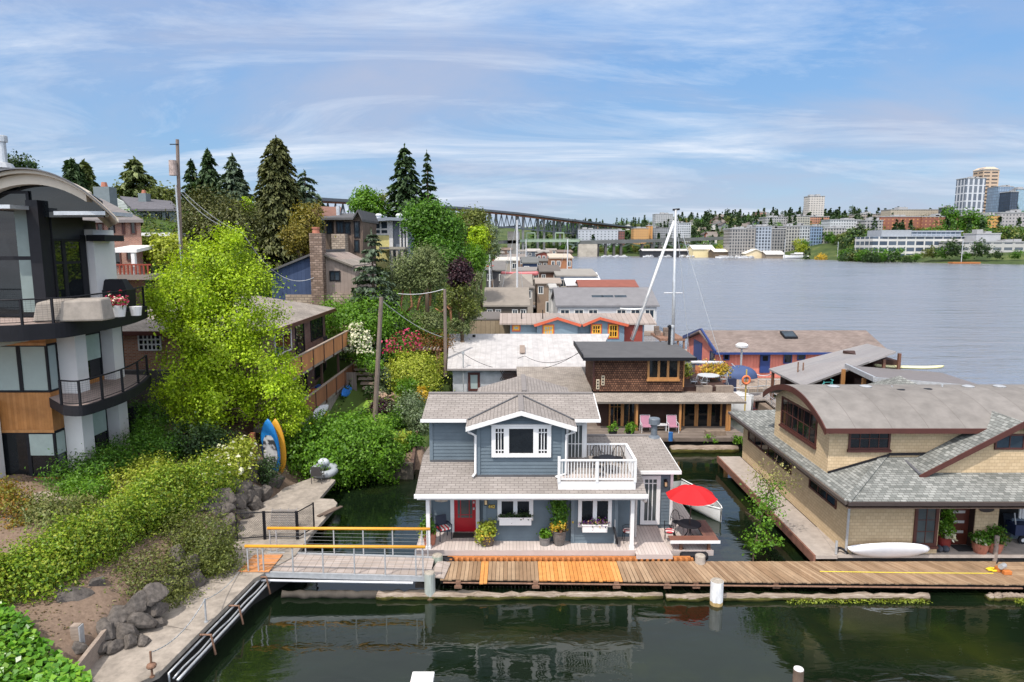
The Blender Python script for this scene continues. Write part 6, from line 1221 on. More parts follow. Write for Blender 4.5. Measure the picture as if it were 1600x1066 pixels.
# ================================================================ SAILING BOAT, RING, FOOTBRIDGE
SBt = boat_hull('white sailing boat with blue canvas dodger moored beside the cedar house', (14.6, 57.5, 0), (18.0, 50.0, 0), 2.9, 1.5, (.74, .75, .76), name='sailing_boat', inner=(.62, .62, .60), bench=False)
q = MB(); q.prism([(15.0, 57, 1.45), (16.7, 57.6, 1.45), (18.3, 51.5, 1.55), (17.3, 51.2, 1.55)], (0, 0, .06)); q.build('deck', M['white'], SBt)
def dome(cx, cy, cz, rx, ry, rz, m, par, name):
    vs = []; fs = []; n, mm = 14, 6
    for i in range(mm+1):
        t_ = math.pi/2*i/mm
        for k in range(n): a_ = 2*math.pi*k/n; vs.append((cx+rx*math.cos(t_)*math.cos(a_), cy+ry*math.cos(t_)*math.sin(a_), cz+rz*math.sin(t_)))
    fs = [(i*n+k, i*n+(k+1) % n, (i+1)*n+(k+1) % n, (i+1)*n+k) for i in range(mm) for k in range(n)]; return MB().add(vs, fs).build(name, m, par, smooth=True)
bcv = plain('blue_canvas', (.045, .075, .17), .7, .15); p = A(1147, 572, 54); dome(p.x+.5, 54.2, 2.5, 1.5, 1.1, .95, bcv, SBt, 'dodger')
p2 = A(1142, 592, 53); q = MB(); q.box(p2.x-.8, p2.x+.4, 52.8, 54.6, 1.5, 2.6); q.build('cabin', plain('navy_canvas', (.014, .02, .05), .7), SBt)
p = A(1080, 566, 55); q = MB(); q.tube([A(1080, 566, 55), A(1130, 567, 55)], .14, 9); q.build('boom', M['white_metal'], SBt, smooth=True)
mt = A(1056, 328, 56); q = MB(); q.tube([(mt.x+.15, 56, 1.5), (mt.x, 56, mt.z)], [.15, .105], 9); q.build('mast', M['galv'], SBt, smooth=True)
for zz_ in (A(1056, 458, 56).z,): q = MB(); q.tube([(mt.x-.75, 56, zz_), (mt.x+.75, 56, zz_)], .05, 5); q.build('spreader', M['white_metal'], SBt)
q = MB(); q.tube([(mt.x-.25, 56, mt.z), (mt.x+.3, 56, mt.z+.05)], .09, 6); q.build('masthead', M['black'], SBt)
for e_ in (A(985, 530, 58), (mt.x+1.6, 55, 1.6), (mt.x+3.4, 50.4, 1.7)): q = MB(); q.tube([(mt.x, 56, mt.z-.2), e_], .02, 4); q.build('stay', M['galv'], SBt)
q = MB(); q.tube([A(1053, 345, 57.5), A(988, 532, 57.5)], .115, 9); q.build('furled_sail', M['white'], SBt, smooth=True)
rg = thing('lifebuoy', 'orange lifebuoy hanging on a post by the sailing boat', 'lifebuoy', A(1166, 594, 48.5)); p = A(1166, 594, 48.5)
q = MB(); q.tube([(p.x+.26*math.cos(t_), 48.5, p.z+.28*math.sin(t_)) for t_ in np.linspace(0, 2*math.pi, 21)], .085, 8, False); q.build('ring', plain('orange_foam', (.62, .16, .06), .6, .15, 6), rg, smooth=True)
q = MB(); q.tube([(p.x+.05, 48.65, .7), (p.x+.05, 48.65, p.z+.75)], .05, 6); T(q, 'post', plain('yellow_post', (.50, .36, .08), .6), 'yellowish post carrying the orange lifebuoy', 'post')
q = MB(); p = A(1159, 545, 60); q.tube([(p.x, 60, .6), (p.x, 60, p.z)], .09, 8); T(q, 'post', M['galv'], 'grey post carrying a white radar dome before the salmon house', 'post'); q = MB(); q.lathe([(.28, 0), (.52, .15), (.55, .35), (.35, .5)], (p.x, 60, p.z), 14); T(q, 'radar_dome', M['white'], 'white radar dome on top of a grey post', 'radar', smooth=False)
FB = thing('footbridge', 'grey metal footbridge with rails leading to the boathouse', 'footbridge', (17.5, 46, .6)); pts_ = [G(1120, 620, .9), G(1200, 618, .9), G(1216, 640, .9)]
q = MB(); q.prism([G(1125, 627, 1.0), G(1196, 624, 1.0), G(1225, 648, 1.0), G(1228, 634, 1.0), G(1200, 614, 1.0), G(1125, 617, 1.0)], (0, 0, -.12)); q.build('deck', boards('bridge_boards', (.30, .26, .24), (.36, .32, .29), .16, 'roofy', .9), FB)
for a_, b2 in ((G(1120, 627, 1), G(1193, 623, 1)), (G(1198, 626, 1), G(1222, 646, 1)), (G(1184, 612, 1), G(1222, 612, 1))):
    for k in range(4): p_ = a_.lerp(b2, k/3); q = MB(); q.tube([(p_.x, p_.y, 1), (p_.x, p_.y, 2.0)], .03, 5); q.build('post', M['galv'], FB)
    for zz_ in (1.5, 2.0): q = MB(); q.tube([(a_.x, a_.y, zz_), (b2.x, b2.y, zz_)], .03, 5); q.build('rail', M['galv'], FB)
wire('pale mooring line from the sailing boat to the boathouse', [A(1143, 568, 54), A(1175, 582, 54), A(1210, 583, 53)], .25, .035, 10, 'white_metal')
# ================================================================ MODERN HOUSE ON THE BANK
def m1(x, y): return (x/3.5525, 180+y/3.5525)
def m2(x, y): return (x/3.045, 430+y/3.045)
MH = thing('modern_house', 'modern white and timber house with curved roof, black window walls and round balconies', 'house', (-21.5, 31, 2.4))
stu = plain('white_stucco', (.60, .58, .56), .8, .06, 1); cedar = boards('clear_cedar', (.34, .145, .042), (.42, .19, .06), .12, 'vert', .5, .05, .25, (.16, .06, .02)); cedarv = boards('vertical_cedar', (.33, .14, .04), (.41, .185, .06), .13, 'wall', .5, .04, .28, (.17, .065, .02)); blk = M['black']
YS, XE2 = 29.4, -20.3
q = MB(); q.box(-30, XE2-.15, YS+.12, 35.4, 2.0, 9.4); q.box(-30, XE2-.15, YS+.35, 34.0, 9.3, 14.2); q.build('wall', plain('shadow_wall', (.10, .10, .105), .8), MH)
for (x0, x1, y0, y1, z0, z1) in ((-20.32, -19.5, 30.15, 30.95, 1.8, 9.3), (-20.5, -19.72, 33.4, 34.2, 1.8, 9.3), (-26.5, -22.55, 28.75, 29.3, 1.8, 6.3)):
    MB().box(x0, x1, y0, y1, z0, z1).build('pillar', stu, MH)
for (z0, z1, mm) in ((8.75, 9.4, cedar), (4.85, 6.6, cedarv), (2.0, 2.75, cedarv)):
    q = MB(); q.prism([(-27, YS, z0), (XE2, YS, z0), (XE2, 30.14, z0), (XE2-.3, 30.14, z0), (XE2-.3, YS+.3, z0), (-27, YS+.3, z0)], (0, 0, z1-z0)); q.build('timber_band', mm, MH)
for z in (4.8, 8.7): q = MB(); q.box(-27, XE2+.03, YS-.04, YS-.005, z, z+.12); q.build('timber_trim', M['wood_honey'], MH)
def wS(x0, x1, z0, z1, gm, **k): return window(MH, (0, YS+.06, 0), FX, FN, x0, x1, z0, z1, blk, M[gm], **k)
def wE(y0, y1, z0, z1, gm, X=XE2-.05, **k): return window(MH, (X, 0, 0), (0, 1, 0), (1, 0, 0), y0, y1, z0, z1, blk, M[gm], **k)
wS(-24.7, -21.55, 6.62, 8.72, 'blind', trim=.08, cols=2, bar=.1); wS(-21.54, XE2-.0, 6.62, 8.72, 'blind', trim=.08); wE(YS+.05, 30.14, 6.62, 8.72, 'blind', trim=.07)
wS(-23.4, -21.5, 2.76, 4.8, 'glass', trim=.08, cols=1); wS(-21.5, XE2, 2.76, 4.8, 'glass', trim=.08); wE(YS+.05, 30.14, 2.76, 4.8, 'curtain', trim=.07)
q = MB(); q.box(-21.42, XE2-.08, YS-.005, YS+.055, 3.75, 4.72); q.build('blind', plain('pale_blind', (.30, .36, .33), .4), MH); q = MB(); q.box(XE2-.06, XE2+.012, YS+.12, 30.07, 3.75, 4.72); q.build('blind', plain('pale_blind_side', (.30, .36, .33), .4), MH)
for z0, z1 in ((6.6, 8.85), (2.9, 5.3)):
    wE(31.0, 32.0, z0, z1, 'glass', trim=.09); wE(32.0, 33.38, z0, z1, 'glass', trim=.09); q = MB(); q.box(XE2-.06, XE2+.014, 32.12, 33.25, z0+.95, z1-.1); q.build('blind', plain('green_blind_%d' % int(z0), (.34, .42, .37), .4), MH)
    for a_, b2 in ((z1, z1+.55), (z0-.75, z0)): MB().box(XE2-.1, XE2+.02, 30.96, 33.39, a_, b2).build('timber_band', cedar, MH)
    wE(34.25, 35.3, z0, z1, 'glass', trim=.1)
# curved balcony slabs with railings
def slab_rim(pts, z): return [G(px, py, z) for px, py in pts]
def smooth(pts, n=6):
    P = [pts[0]]+pts+[pts[-1]]; out = []
    for i in range(1, len(P)-2):
        for k in range(n):
            t = k/n; a, b_, c, d = P[i-1], P[i], P[i+1], P[i+2]
            out.append(.5*((2*b_)+(c-a)*t+(2*a-5*b_+4*c-d)*t*t+(3*b_-a-3*c+d)*t**3))
    return out+[pts[-1]]
def balcony(rim, z, th, closing, rail_h, posts, name):
    top = [Vector((p.x, p.y, z)) for p in smooth(rim)]; q = MB(); q.prism(top+[Vector((*c, z)) for c in closing], (0, 0, -th)); q.build('balcony_slab', blk, MH)
    q = MB(); ins = [p+(Vector((-22.5, 31.5, z))-p).normalized()*.16 for p in top]; q.poly([p+Vector((0, 0, .006)) for p in ins]+[Vector((*c, z+.006)) for c in closing]); q.build('balcony_floor', plain('grey_decking_'+name, (.30, .23, .20), .8, .2), MH)
    q = MB()
    for zz in (rail_h, .1): q.tube([p+Vector((0, 0, zz)) for p in ins], .035 if zz > .5 else .018, 6)
    L_ = len(ins)
    for k in range(posts): p = ins[int(k*(L_-1)/(posts-1))]; q.box(p.x-.04, p.x+.04, p.y-.04, p.y+.04, z, z+rail_h+.02)
    o = q.build('balcony_railing', blk, MH)
    q = MB(); zz = .2
    while zz < rail_h-.05: q.tube([p+Vector((0, 0, zz)) for p in ins], .0035, 3, False); zz += .09
    cum = 0
    for a_, b2 in zip(ins[:-1], ins[1:]):
        n = max(1, int((b2-a_).length/.10))
        for i in range(n): p = a_.lerp(b2, i/n); q.tube([p+Vector((0, 0, .1)), p+Vector((0, 0, rail_h))], .0035, 3, False)
    q.build('railing_mesh', blk, o)
balcony([Vector((-26, 25.6, 0)), Vector((-22.6, 25.7, 0))]+slab_rim([(0, 510), (60, 507), (110, 503), (164, 494), (205, 486), (230, 478)], 9.9), 9.9, .62, [(-20.2, 36.0), (-26, 36.0)], 1.0, 9, 'top')
balcony(slab_rim([(98, 634), (128, 635), (164, 625), (197, 613), (222, 599)], 6.4)+[Vector((-18.6, 34.6, 0))], 6.4, .42, [(-20.3, 34.8), (-20.3, 29.3)], 1.05, 6, 'mid')
q = MB(); q.box(-26, -20.25, 26.6, 29.5, 9.05, 9.26); q.build('soffit', plain('cream_soffit', (.55, .50, .44), .7), MH)
# glazed upper floor
zf = 9.95
def bigmull(x0, x1, y0, y1, z1): MB().box(x0, x1, y0, y1, zf, z1).build('mullion', blk, MH)
YG = 29.5
bigmull(-23.25, -22.6, YG-.45, YG+.1, 15.2); bigmull(-20.45, -19.95, YG-.3, YG+.35, 14.9)
window(MH, (0, YG, 0), FX, FN, -22.6, -20.46, zf, 15.3, blk, M['glass'], trim=.12, rows=2, rowfrac=[.47], bar=.16); window(MH, (0, YG, 0), FX, FN, -26, -23.26, zf, 15.3, blk, M['curtain'], trim=.12, rows=2, rowfrac=[.47], bar=.16)
q = MB(); q.box(-21.15, -20.62, YG-.03, YG-.012, zf+.2, 14.6); q.build('curtain', plain('grey_curtain', (.17, .21, .20), .7, .1), MH)
window(MH, (-19.95, 0, 0), (0, 1, 0), (1, 0, 0), 29.9, 30.6, zf, 13.3, blk, M['glass'], trim=.1, rows=2, rowfrac=[.7], bar=.12); window(MH, (-19.95, 0, 0), (0, 1, 0), (1, 0, 0), 30.6, 31.9, zf, 13.3, blk, M['glass'], trim=.12, rows=2, rowfrac=[.7], bar=.12)
bigmull(-20.2, -19.9, 31.9, 32.2, 13.5)
q = MB(); q.box(-21.3, -19.95, 30.0, 32.2, 13.3, 14.3); q.build('dark_panel', plain('dark_panel', (.02, .02, .023), .5), MH)
q = MB(); q.box(-20.5, -19.6, 32.3, 34.0, 9.9, 13.75); q.build('upper_pillar', stu, MH)
q = MB(); x0 = A(143, 373, 32.4).x; q.box(x0, x0+.85, 32.0, 33.6, A(142, 377, 32.4).z, A(142, 369, 32.4).z+.05); q.build('steel_hood', blk, MH)
for (pa, pb, py0, py1, Y) in ((96, 175, 331, 337, 29.6), (-40, 29, 321, 327, 28.6)):
    a_, b2 = A(pa, py1, Y), A(pb, py0, Y); q = MB(); q.box(a_.x, b2.x, Y-.5, Y+1.6, a_.z, b2.z); q.build('canopy', M['galv'], MH)
# curved roof
def arcz(x): u = min(1, abs(x+20.05)/3.75); return 16.15-2.0*u**2.1
xs_ = np.linspace(-23.8, -16.3, 27); q = MB(); qs = MB(); qf = MB()
for a_, b2 in zip(xs_[:-1], xs_[1:]):
    za_, zb = arcz(a_), arcz(b2); q.hexa([(a_, 28.5, za_-.05), (b2, 28.5, zb-.05), (b2-6, 38, zb-.05), (a_-6, 38, za_-.05), (a_, 28.5, za_), (b2, 28.5, zb), (b2-6, 38, zb), (a_-6, 38, za_)])
    qs.hexa([(a_, 28.7, za_-.20), (b2, 28.7, zb-.20), (b2-5.8, 37.9, zb-.20), (a_-5.8, 37.9, za_-.20), (a_, 28.7, za_-.055), (b2, 28.7, zb-.055), (b2-5.8, 37.9, zb-.055), (a_-5.8, 37.9, za_-.055)])
    if a_ > -22.3 and b2 < -17.6: qf.hexa([(a_, 29.0, za_-.62), (b2, 29.0, zb-.62), (b2, 29.4, zb-.62), (a_, 29.4, za_-.62), (a_, 29.0, za_-.205), (b2, 29.0, zb-.205), (b2, 29.4, zb-.205), (a_, 29.4, za_-.205)])
crm = plain('cream_arch', (.50, .44, .36), .65, .08)
q.build('curved_roof', plain('grey_roof_metal', (.12, .12, .13), .5, .15), MH, smooth=False); qs.build('roof_soffit', crm, MH); qf.build('arch_beam', crm, MH)
q = MB(); q.prism([(x, YG+.05, 14.2) for x in (-23.2, -17.4)]+[(x, YG+.05, arcz(x)-.34) for x in xs_[::-1] if -23.2 < x < -17.3], (0, .1, 0)); q.build('gable_glass', M['glass'], MH)
p = A(4, 240, 31); q = MB(); q.tube([(p.x, 31, 15.5), (p.x, 31, A(4, 222, 31).z)], .16, 12); q.lathe([(.24, 0), (.24, .25), (.2, .28)], (p.x, 31, A(4, 222, 31).z), 12); q.lathe([(.6, 0), (.5, .2), (.2, .3)], (p.x-.2, 31, A(4, 263, 31).z), 14); q.build('flue', M['galv'], MH)
# things on the top balcony
t = thing('covered_sofa', 'outdoor sofa under a beige cover on the top balcony', 'covered furniture', (-20.3, 27.9, 9.92)); q = MB(); x0, x1 = A(52, 475, 27.6).x, A(177, 475, 28.6).x
q.hexa([(x0, 27.4, 9.92), (x1-.1, 28.0, 9.92), (x1-.1, 28.9, 9.92), (x0, 28.6, 9.92), (x0+.12, 27.55, 10.72), (x1-.2, 28.1, 10.82), (x1-.2, 28.8, 10.86), (x0+.1, 28.5, 10.8)]); q.build('cover', plain('beige_cover', (.27, .235, .20), .85, .22, 3, bmp=.5), t, bevel=.08)
t = thing('barbecue', 'barbecue under a black cover on the top balcony', 'barbecue', (A(180, 445, 33).x, 33, 9.92)); x = A(180, 445, 33).x; q = MB(); q.hexa([(x-.7, 32.7, 9.92), (x+.7, 32.7, 9.92), (x+.7, 33.4, 9.92), (x-.7, 33.4, 9.92), (x-.75, 32.65, 10.9), (x+.75, 32.65, 10.9), (x+.75, 33.4, 10.9), (x-.75, 33.4, 10.9)]); q.hexa([(x-.7, 32.7, 10.9), (x+.7, 32.7, 10.9), (x+.7, 33.4, 10.9), (x-.7, 33.4, 10.9), (x-.4, 32.9, 11.4), (x+.4, 32.9, 11.4), (x+.4, 33.3, 11.4), (x-.4, 33.3, 11.4)]); q.build('cover', M['black'], t)
p = A(182, 475, 29.8); t = thing('flower_pot', 'white planter of pink and white flowers at the balcony railing', 'potted plant', (p.x, 29.8, 9.92)); q = MB(); q.lathe([(.30, 0), (.38, .5)], (p.x, 29.8, 9.92), 14); q.lathe([(.2, 0), (.26, .4)], (p.x+.55, 30.3, 9.92), 12); q.build('pot', M['white'], t); P, Nn = cloud_pts([(p.x, 29.8, 10.55, .42, .35, .2)], 260, np.random.default_rng(2), .4, 8); leaf_mesh('blossom', P, Nn, .12, M['fl_pink'], t, seed=2, aspect=1.1); leaf_mesh('leaves', P-[0, 0, .08], Nn, .12, M['lf_green'], t, seed=3); leaf_mesh('blossom', P[::4]+[.05, -.05, .04], Nn[::4], .12, M['fl_cream'], t, seed=6)
q = MB(); p = G(222, 690, 2.6); q.tube([(p.x-.3, p.y, 2.4), (p.x-.3, p.y, 4.6)], [.45, .45], 14); T(q, 'water_tank', M['black'], 'black cylindrical tank standing behind the modern house pillars', 'tank')
# ================================================================ BRICK HOUSE WITH TIMBER DECKS
def d1(x, y): return (380+x/4.2625, 430+y/4.2625)
BK = thing('brick_house', 'brick house with two long timber decks facing the lake', 'house', (-18, 47, .8))
brk = bricky('red_brick', (.20, .075, .05), (.31, .13, .085), (.30, .25, .21), .22, .08, 'wall', .012, .9, .25, bmp=.4); brk2 = bricky('brown_brick', (.12, .058, .042), (.19, .09, .065), (.20, .16, .14), .22, .08, 'wall', .012, .9, .3, bmp=.4)
XD2, XW = -12.9, -15.0
q = MB(); q.box(-27, XW, 40.5, 54.5, .6, 8.1); q.build('wall', brk2, BK)
gable_roof(-27.5, -14.3, 40, 55.2, 8.0, 9.7, 'y', M['roof_tan'], BK, hip=5)
q = MB(); q.box(-27.5, -14.25, 39.93, 39.995, 7.75, 8.0); q.box(-14.295, -14.22, 40, 55.2, 7.75, 8.0); q.build('gutter', M['dkbrown'], BK)
pan = plain('orange_deck_panel', (.46, .19, .075), .7, .25, 2, stretch=(1, 1, .3)); panb = plain('brown_deck_panel', (.24, .095, .045), .7, .25, 2, stretch=(1, 1, .3)); dkt = plain('dark_deck_timber', (.06, .03, .02), .8, .3)
for (zf_, zr_, mm, y0, y1) in ((5.35, 6.45, pan, 38.5, 56.2), (2.5, 3.6, panb, 38.5, 56.8)):
    q = MB(); q.box(XW+.01, XD2, y0, y1, zf_-.25, zf_); q.build('deck_floor', boards('house_deck_%d' % int(zf_), (.25, .20, .17), (.31, .26, .22), .15, 'roofx', .9), BK)
    n = 7
    for k in range(n):
        a_, b2 = y0+(y1-y0)*k/n, y0+(y1-y0)*(k+1)/n; q = MB(); q.box(XD2+.0, XD2+.05, a_+.06, b2-.06, zf_-.05, zr_-.08); q.build('railing_panel', mm, BK); q = MB(); q.box(XD2-.02, XD2+.09, a_-.05, a_+.05, zf_-.3, zr_-.06); q.build('railing_post', dkt, BK)
    q = MB(); q.box(XD2-.06, XD2+.12, y0-.05, y1+.1, zr_-.055, zr_); q.build('handrail', M['wood_weather'], BK)
    q = MB(); q.box(XW, XD2, y1, y1+.06, zr_-.08, zr_); q.box(XW, XD2, y1, y1+.06, zf_+.08, zf_+.16)
    for k in range(16): x = XW+(XD2-XW)*k/16; q.box(x, x+.05, y1+.008, y1+.05, zf_+.16, zr_-.08)
    q.build('end_railing', plain('tan_balusters_%d' % int(zf_), (.26, .17, .09), .8), BK)
for y in (42, 46.5, 51, 56): q = MB(); q.box(XD2-.35, XD2-.2, y-.08, y+.08, 2.5, 5.1); q.build('deck_post', dkt, BK)
q = MB(); q.box(XD2-.25, XD2-.1, 38.5, 56.5, .2, 2.25); q.build('skirt_wall', boards('grey_boards', (.23, .20, .17), (.30, .26, .23), .25, 'wall', .9, .06, .3), BK)
def wX(par, X, y0, y1, z0, z1, fm, gm, **k): return window(par, (X, 0, 0), (0, 1, 0), (1, 0, 0), y0, y1, z0, z1, fm, M[gm], **k)
wX(BK, XW+.01, 50.4, 53.6, 5.9, 7.6, M['black'], 'glass', trim=.1); wX(BK, XW+.01, 46.8, 48.8, 5.4, 7.6, M['black'], 'glass', trim=.12, name='deck_door'); wX(BK, XW+.01, 42.6, 45.9, 6.0, 7.6, M['white'], 'glass', trim=.12, cols=2)
wX(BK, XW+.01, 51, 54, 2.9, 4.7, M['black'], 'glass', trim=.1); wX(BK, XW+.01, 46, 49, 2.6, 4.7, M['black'], 'glass', trim=.1)
wX(BK, XD2-.09, 42.0, 43.2, .55, 2.15, M['white_metal'], 'blind', trim=.14, cols=2, name='garden_door')
q = MB(); q.box(-27.2, -19.0, 40.38, 40.5, 4.0, 8.0); q.build('front_brick', bricky('orange_brick', (.30, .115, .06), (.42, .19, .11), (.36, .30, .25), .25, .09, 'wall', .012, .9, .2), BK)
x0, x1, z0, z1 = RC(216, 521, 252, 548, 40.36); window(BK, (0, 40.36, 0), FX, FN, x0, x1, z0, z1, M['white'], M['glass'], trim=.08, cols=5, rows=3, bar=.09, name='lattice_window')
q = MB(); q.box(-27.5, -19, 38.6, 38.9, 2.6, 5.9); q.build('garden_wall', plain('dark_concrete', (.10, .09, .085), .9, .3), BK)
for (px, py, Y, m_, lab) in ((474, 538, 47, (.02, .25, .42), 'turquoise cooler on the upper timber deck'), (494, 586, 48, (.02, .08, .30), 'blue storage box on the lower timber deck'), (497, 590, 46.5, (.5, .1, .05), 'red tub on the lower timber deck')):
    p = A(px, py, Y); zz = 5.35 if py < 560 else 2.5; x = XD2-.7; q = MB(); q.hexa([(x-.35, Y-.4, zz), (x+.35, Y-.4, zz), (x+.35, Y+.4, zz), (x-.35, Y+.4, zz), (x-.4, Y-.45, zz+.5), (x+.4, Y-.45, zz+.5), (x+.4, Y+.45, zz+.5), (x-.4, Y+.45, zz+.5)]); q.box(x-.42, x+.42, Y-.47, Y+.47, zz+.502, zz+.58); T(q, 'storage_box', plain('box_%s' % px, m_, .5), lab, 'box')
arm_chair('deck_chair', 'dark lounge chair on the upper timber deck', (XD2-.8, 50.5, 5.36), M['black'], rz=1.2)
# kayaks on the deck wall
for (px, py, Y, Ln, col, lab) in ((541, 611, 54, 3.6, (.02, .15, .50), 'blue kayak hung on the boards below the lower deck'), (546, 622, 54.3, 3.0, (.66, .42, .02), 'yellow kayak hung under the blue one below the deck'), (497, 644, 41.5, 3.4, (.52, .53, .55), 'silver white kayak stored against the deck wall above a yellow one'), (494, 655, 41.3, 3.6, (.66, .38, .02), 'yellow kayak at the bottom of the stack by the garden door'), (548, 633, 54.5, 2.4, (.60, .62, .60), 'small white dinghy hull under the hung kayaks')):
    x = XD2+.35; Y = x/((px-800)/FPX)*.985; p = Vector((x, Y, A(px, py, Y).z)); kayak(lab, (p.x, p.y, max(p.z, .95)), (math.radians(60), 0, math.radians(90)), Ln, .7, col, cockpit=False)
# ================================================================ NAVY AND GREY GABLED HOUSE WITH STONE CHIMNEY
def h4(x, y): return (380+x/3.808, 200+y/3.808)
NV = thing('gabled_house', 'navy and grey boarded house with tall stone chimney', 'house', (-16.5, 64, 5)); Yn = 62.0
def P4(x, y, Y=Yn): return A(*h4(x, y), Y)
a, b_, c_, d_ = P4(165, 855), P4(425, 742), P4(425, 995), P4(165, 990)
q = MB(); q.prism([(a.x, Yn, a.z), (b_.x, Yn, b_.z), (b_.x, Yn, 3.5), (a.x, Yn, 3.5)], (0, 9, 0)); q.build('wall', boards('navy_boards', (.040, .062, .125), (.050, .075, .145), .35, 'wall', .8, .08, .12, (.025, .04, .085)), NV)
e, f_, g_ = P4(490, 745), P4(672, 830), P4(672, 985); q = MB(); q.prism([(b_.x+.01, Yn+.02, b_.z), (e.x, Yn+.02, e.z), (f_.x, Yn+.02, f_.z), (f_.x, Yn+.02, g_.z), (b_.x+.01, Yn+.02, g_.z)], (0, 9, 0)); q.build('side_wall', boards('grey_boards_2', (.26, .205, .175), (.31, .25, .215), .35, 'wall', .85, .07, .15, (.17, .13, .11)), NV)
q = MB(); q.slab([(a.x-.6, Yn+9, a.z-.1), (a.x-.6, Yn-.4, a.z-.1), (b_.x+.6, Yn-.4, b_.z+.28), (b_.x+.6, Yn+9, b_.z+.28)], .2); q.build('roof', M['roof_dark'], NV)
r0, r1, r2, r3 = P4(450, 735), P4(640, 815), P4(700, 768, 68), P4(560, 722, 69); q = MB(); q.slab([(r0.x, Yn-.4, r0.z), (r1.x+.3, Yn-.4, r1.z-.05), (r1.x+.3, Yn+9, r1.z-.05), (r0.x, Yn+9, r0.z)], .18); q.build('roof', M['roof_tan'], NV)
stn = bricky('pale_stone', (.30, .235, .18), (.46, .37, .29), (.20, .16, .13), .5, .24, 'wall', .03, .95, .3, bmp=.8); stb = bricky('brown_stone', (.17, .115, .085), (.33, .24, .19), (.14, .10, .08), .45, .2, 'wall', .03, .95, .3, bmp=.8)
a_, b2 = P4(418, 800).x, P4(490, 800).x; q = MB(); q.box(a_, b2, Yn-1.0, Yn+.3, 3.5, P4(450, 628).z); q.build('chimney', stb, NV); q = MB(); q.lathe([(.35, 0), (.3, .35), (.36, .4), (.36, .55)], ((a_+b2)/2-.1, Yn-.4, P4(450, 628).z), 12); q.build('chimney_pot', M['terracotta'], NV)
q = MB(); q.box(b2+.0, f_.x-.3, Yn-.25, Yn-.02, 3.2, g_.z-.01); q.box(a_-2.6, a_, Yn-.2, Yn-.02, 3.2, d_.z-.01); q.build('stone_base', stn, NV)
x0, x1, z0, z1 = RC(*h4(513, 850), *h4(578, 912), Yn); window(NV, (0, Yn, 0), FX, FN, x0, x1, z0, z1, M['black'], M['glass_blue'], trim=.12, cols=2, bar=.06)
# brown glass gabled house
Yg = 80
GB = thing('gabled_house', 'brown timber house with tall corner windows and stone pier above the conifers', 'house', (-19, 84, 10)); brw = boards('brown_boards', (.12, .085, .065), (.16, .115, .09), .35, 'wall', .85)
def P5(x, y, Y=Yg): return A(*h4(x, y), Y)
l, r_ = P5(470, 640).x, P5(700, 640).x; q = MB(); q.box(l, P5(540, 600).x, Yg+1, Yg+8, 9, P5(500, 535).z); q.box(P5(540, 600).x, P5(650, 600).x, Yg, Yg+8, 9, P5(600, 535).z); q.build('wall', brw, GB)
ap = P5(690, 492); q = MB(); q.prism([(P5(648, 600).x, Yg, 9), (P5(700, 600).x, Yg, 9), (P5(712, 545).x, Yg, P5(712, 545).z), (ap.x, Yg, ap.z), (P5(648, 540).x, Yg, P5(648, 540).z)], (0, 8, 0)); q.build('gable_wall', brw, GB)
q = MB(); q.slab([(P5(470, 535).x-.8, Yg-.8, P5(500, 535).z), (P5(660, 535).x, Yg-.8, P5(660, 535).z), (ap.x, Yg-.8, ap.z+.1), (ap.x, Yg+9, ap.z+.1), (P5(470, 500).x, Yg+9, ap.z+.1)], .25); q.slab([(ap.x, Yg+9, ap.z+.1), (ap.x, Yg-.8, ap.z+.1), (P5(716, 545).x, Yg-.8, P5(716, 545).z), (P5(716, 545).x, Yg+9, P5(716, 545).z)], .25); q.build('roof', M['roof_dark'], GB)
q = MB(); q.slab([(P5(330, 470).x, Yg+2, P5(330, 485).z), (P5(545, 525).x, Yg+2, P5(545, 535).z), (P5(470, 500).x, Yg+9, P5(400, 470).z+.5), (P5(320, 455).x, Yg+9, P5(330, 440).z)], .25); q.build('side_roof', plain('red_brown_roof', (.17, .085, .06), .8, .2), GB)
for a0, b0, a1, b1 in ((482, 555, 520, 630), (553, 555, 600, 630), (602, 560, 640, 635), (658, 555, 695, 655), (660, 665, 692, 740)): x0, x1, z0, z1 = RC(*h4(a0, b0), *h4(a1, b1), Yg-.02); window(GB, (0, Yg-.02+(1 if a0 < 540 else 0), 0), FX, FN, x0, x1, z0, z1, M['black'], M['glass_blue'], trim=.15, cols=2 if a0 < 600 else 1, bar=.1)
q = MB(); q.box(P5(545, 680).x, P5(625, 680).x, Yg-1.5, Yg-.03, 8, P5(580, 632).z); q.build('stone_pier', stn, GB); q = MB(); q.tube([(P5(512, 480).x, Yg+4, 16), (P5(512, 480).x, Yg+4, P5(512, 452).z)], .25, 8); q.build('flue', M['galv'], GB)
# flat roofed yellow house
Yy = 92
YH = thing('modern_house', 'flat roofed house with yellow wall and white framed window band', 'house', (-16, 96, 10))
def P6(x, y, Y=Yy): return A(*h4(x, y), Y)
q = MB(); q.box(P6(690, 560).x, P6(888, 560).x, Yy, Yy+8, 9, P6(800, 640).z); q.build('wall', plain('pale_yellow', (.56, .50, .21), .7), YH); q = MB(); q.box(P6(888, 560).x, P6(970, 560).x, Yy+.3, Yy+8, 9, P6(900, 545).z); q.build('side_wall', plain('blue_grey_wall', (.155, .18, .225), .7), YH)
x0, x1, z0, z1 = RC(*h4(690, 548), *h4(868, 638), Yy); window(YH, (0, Yy, 0), FX, FN, x0, x1, z0, z1, M['white_metal'], M['glass_blue'], trim=.25, cols=4, rows=2, rowfrac=[.35], bar=.22)
q = MB(); q.box(P6(868, 600).x, P6(890, 600).x, Yy-.1, Yy+.2, 9, P6(870, 545).z); 
for cx in (930, 950, 968): q.box(P6(cx, 600).x, P6(cx+9, 600).x, Yy-.1, Yy+.2, 9, P6(cx, 545).z)
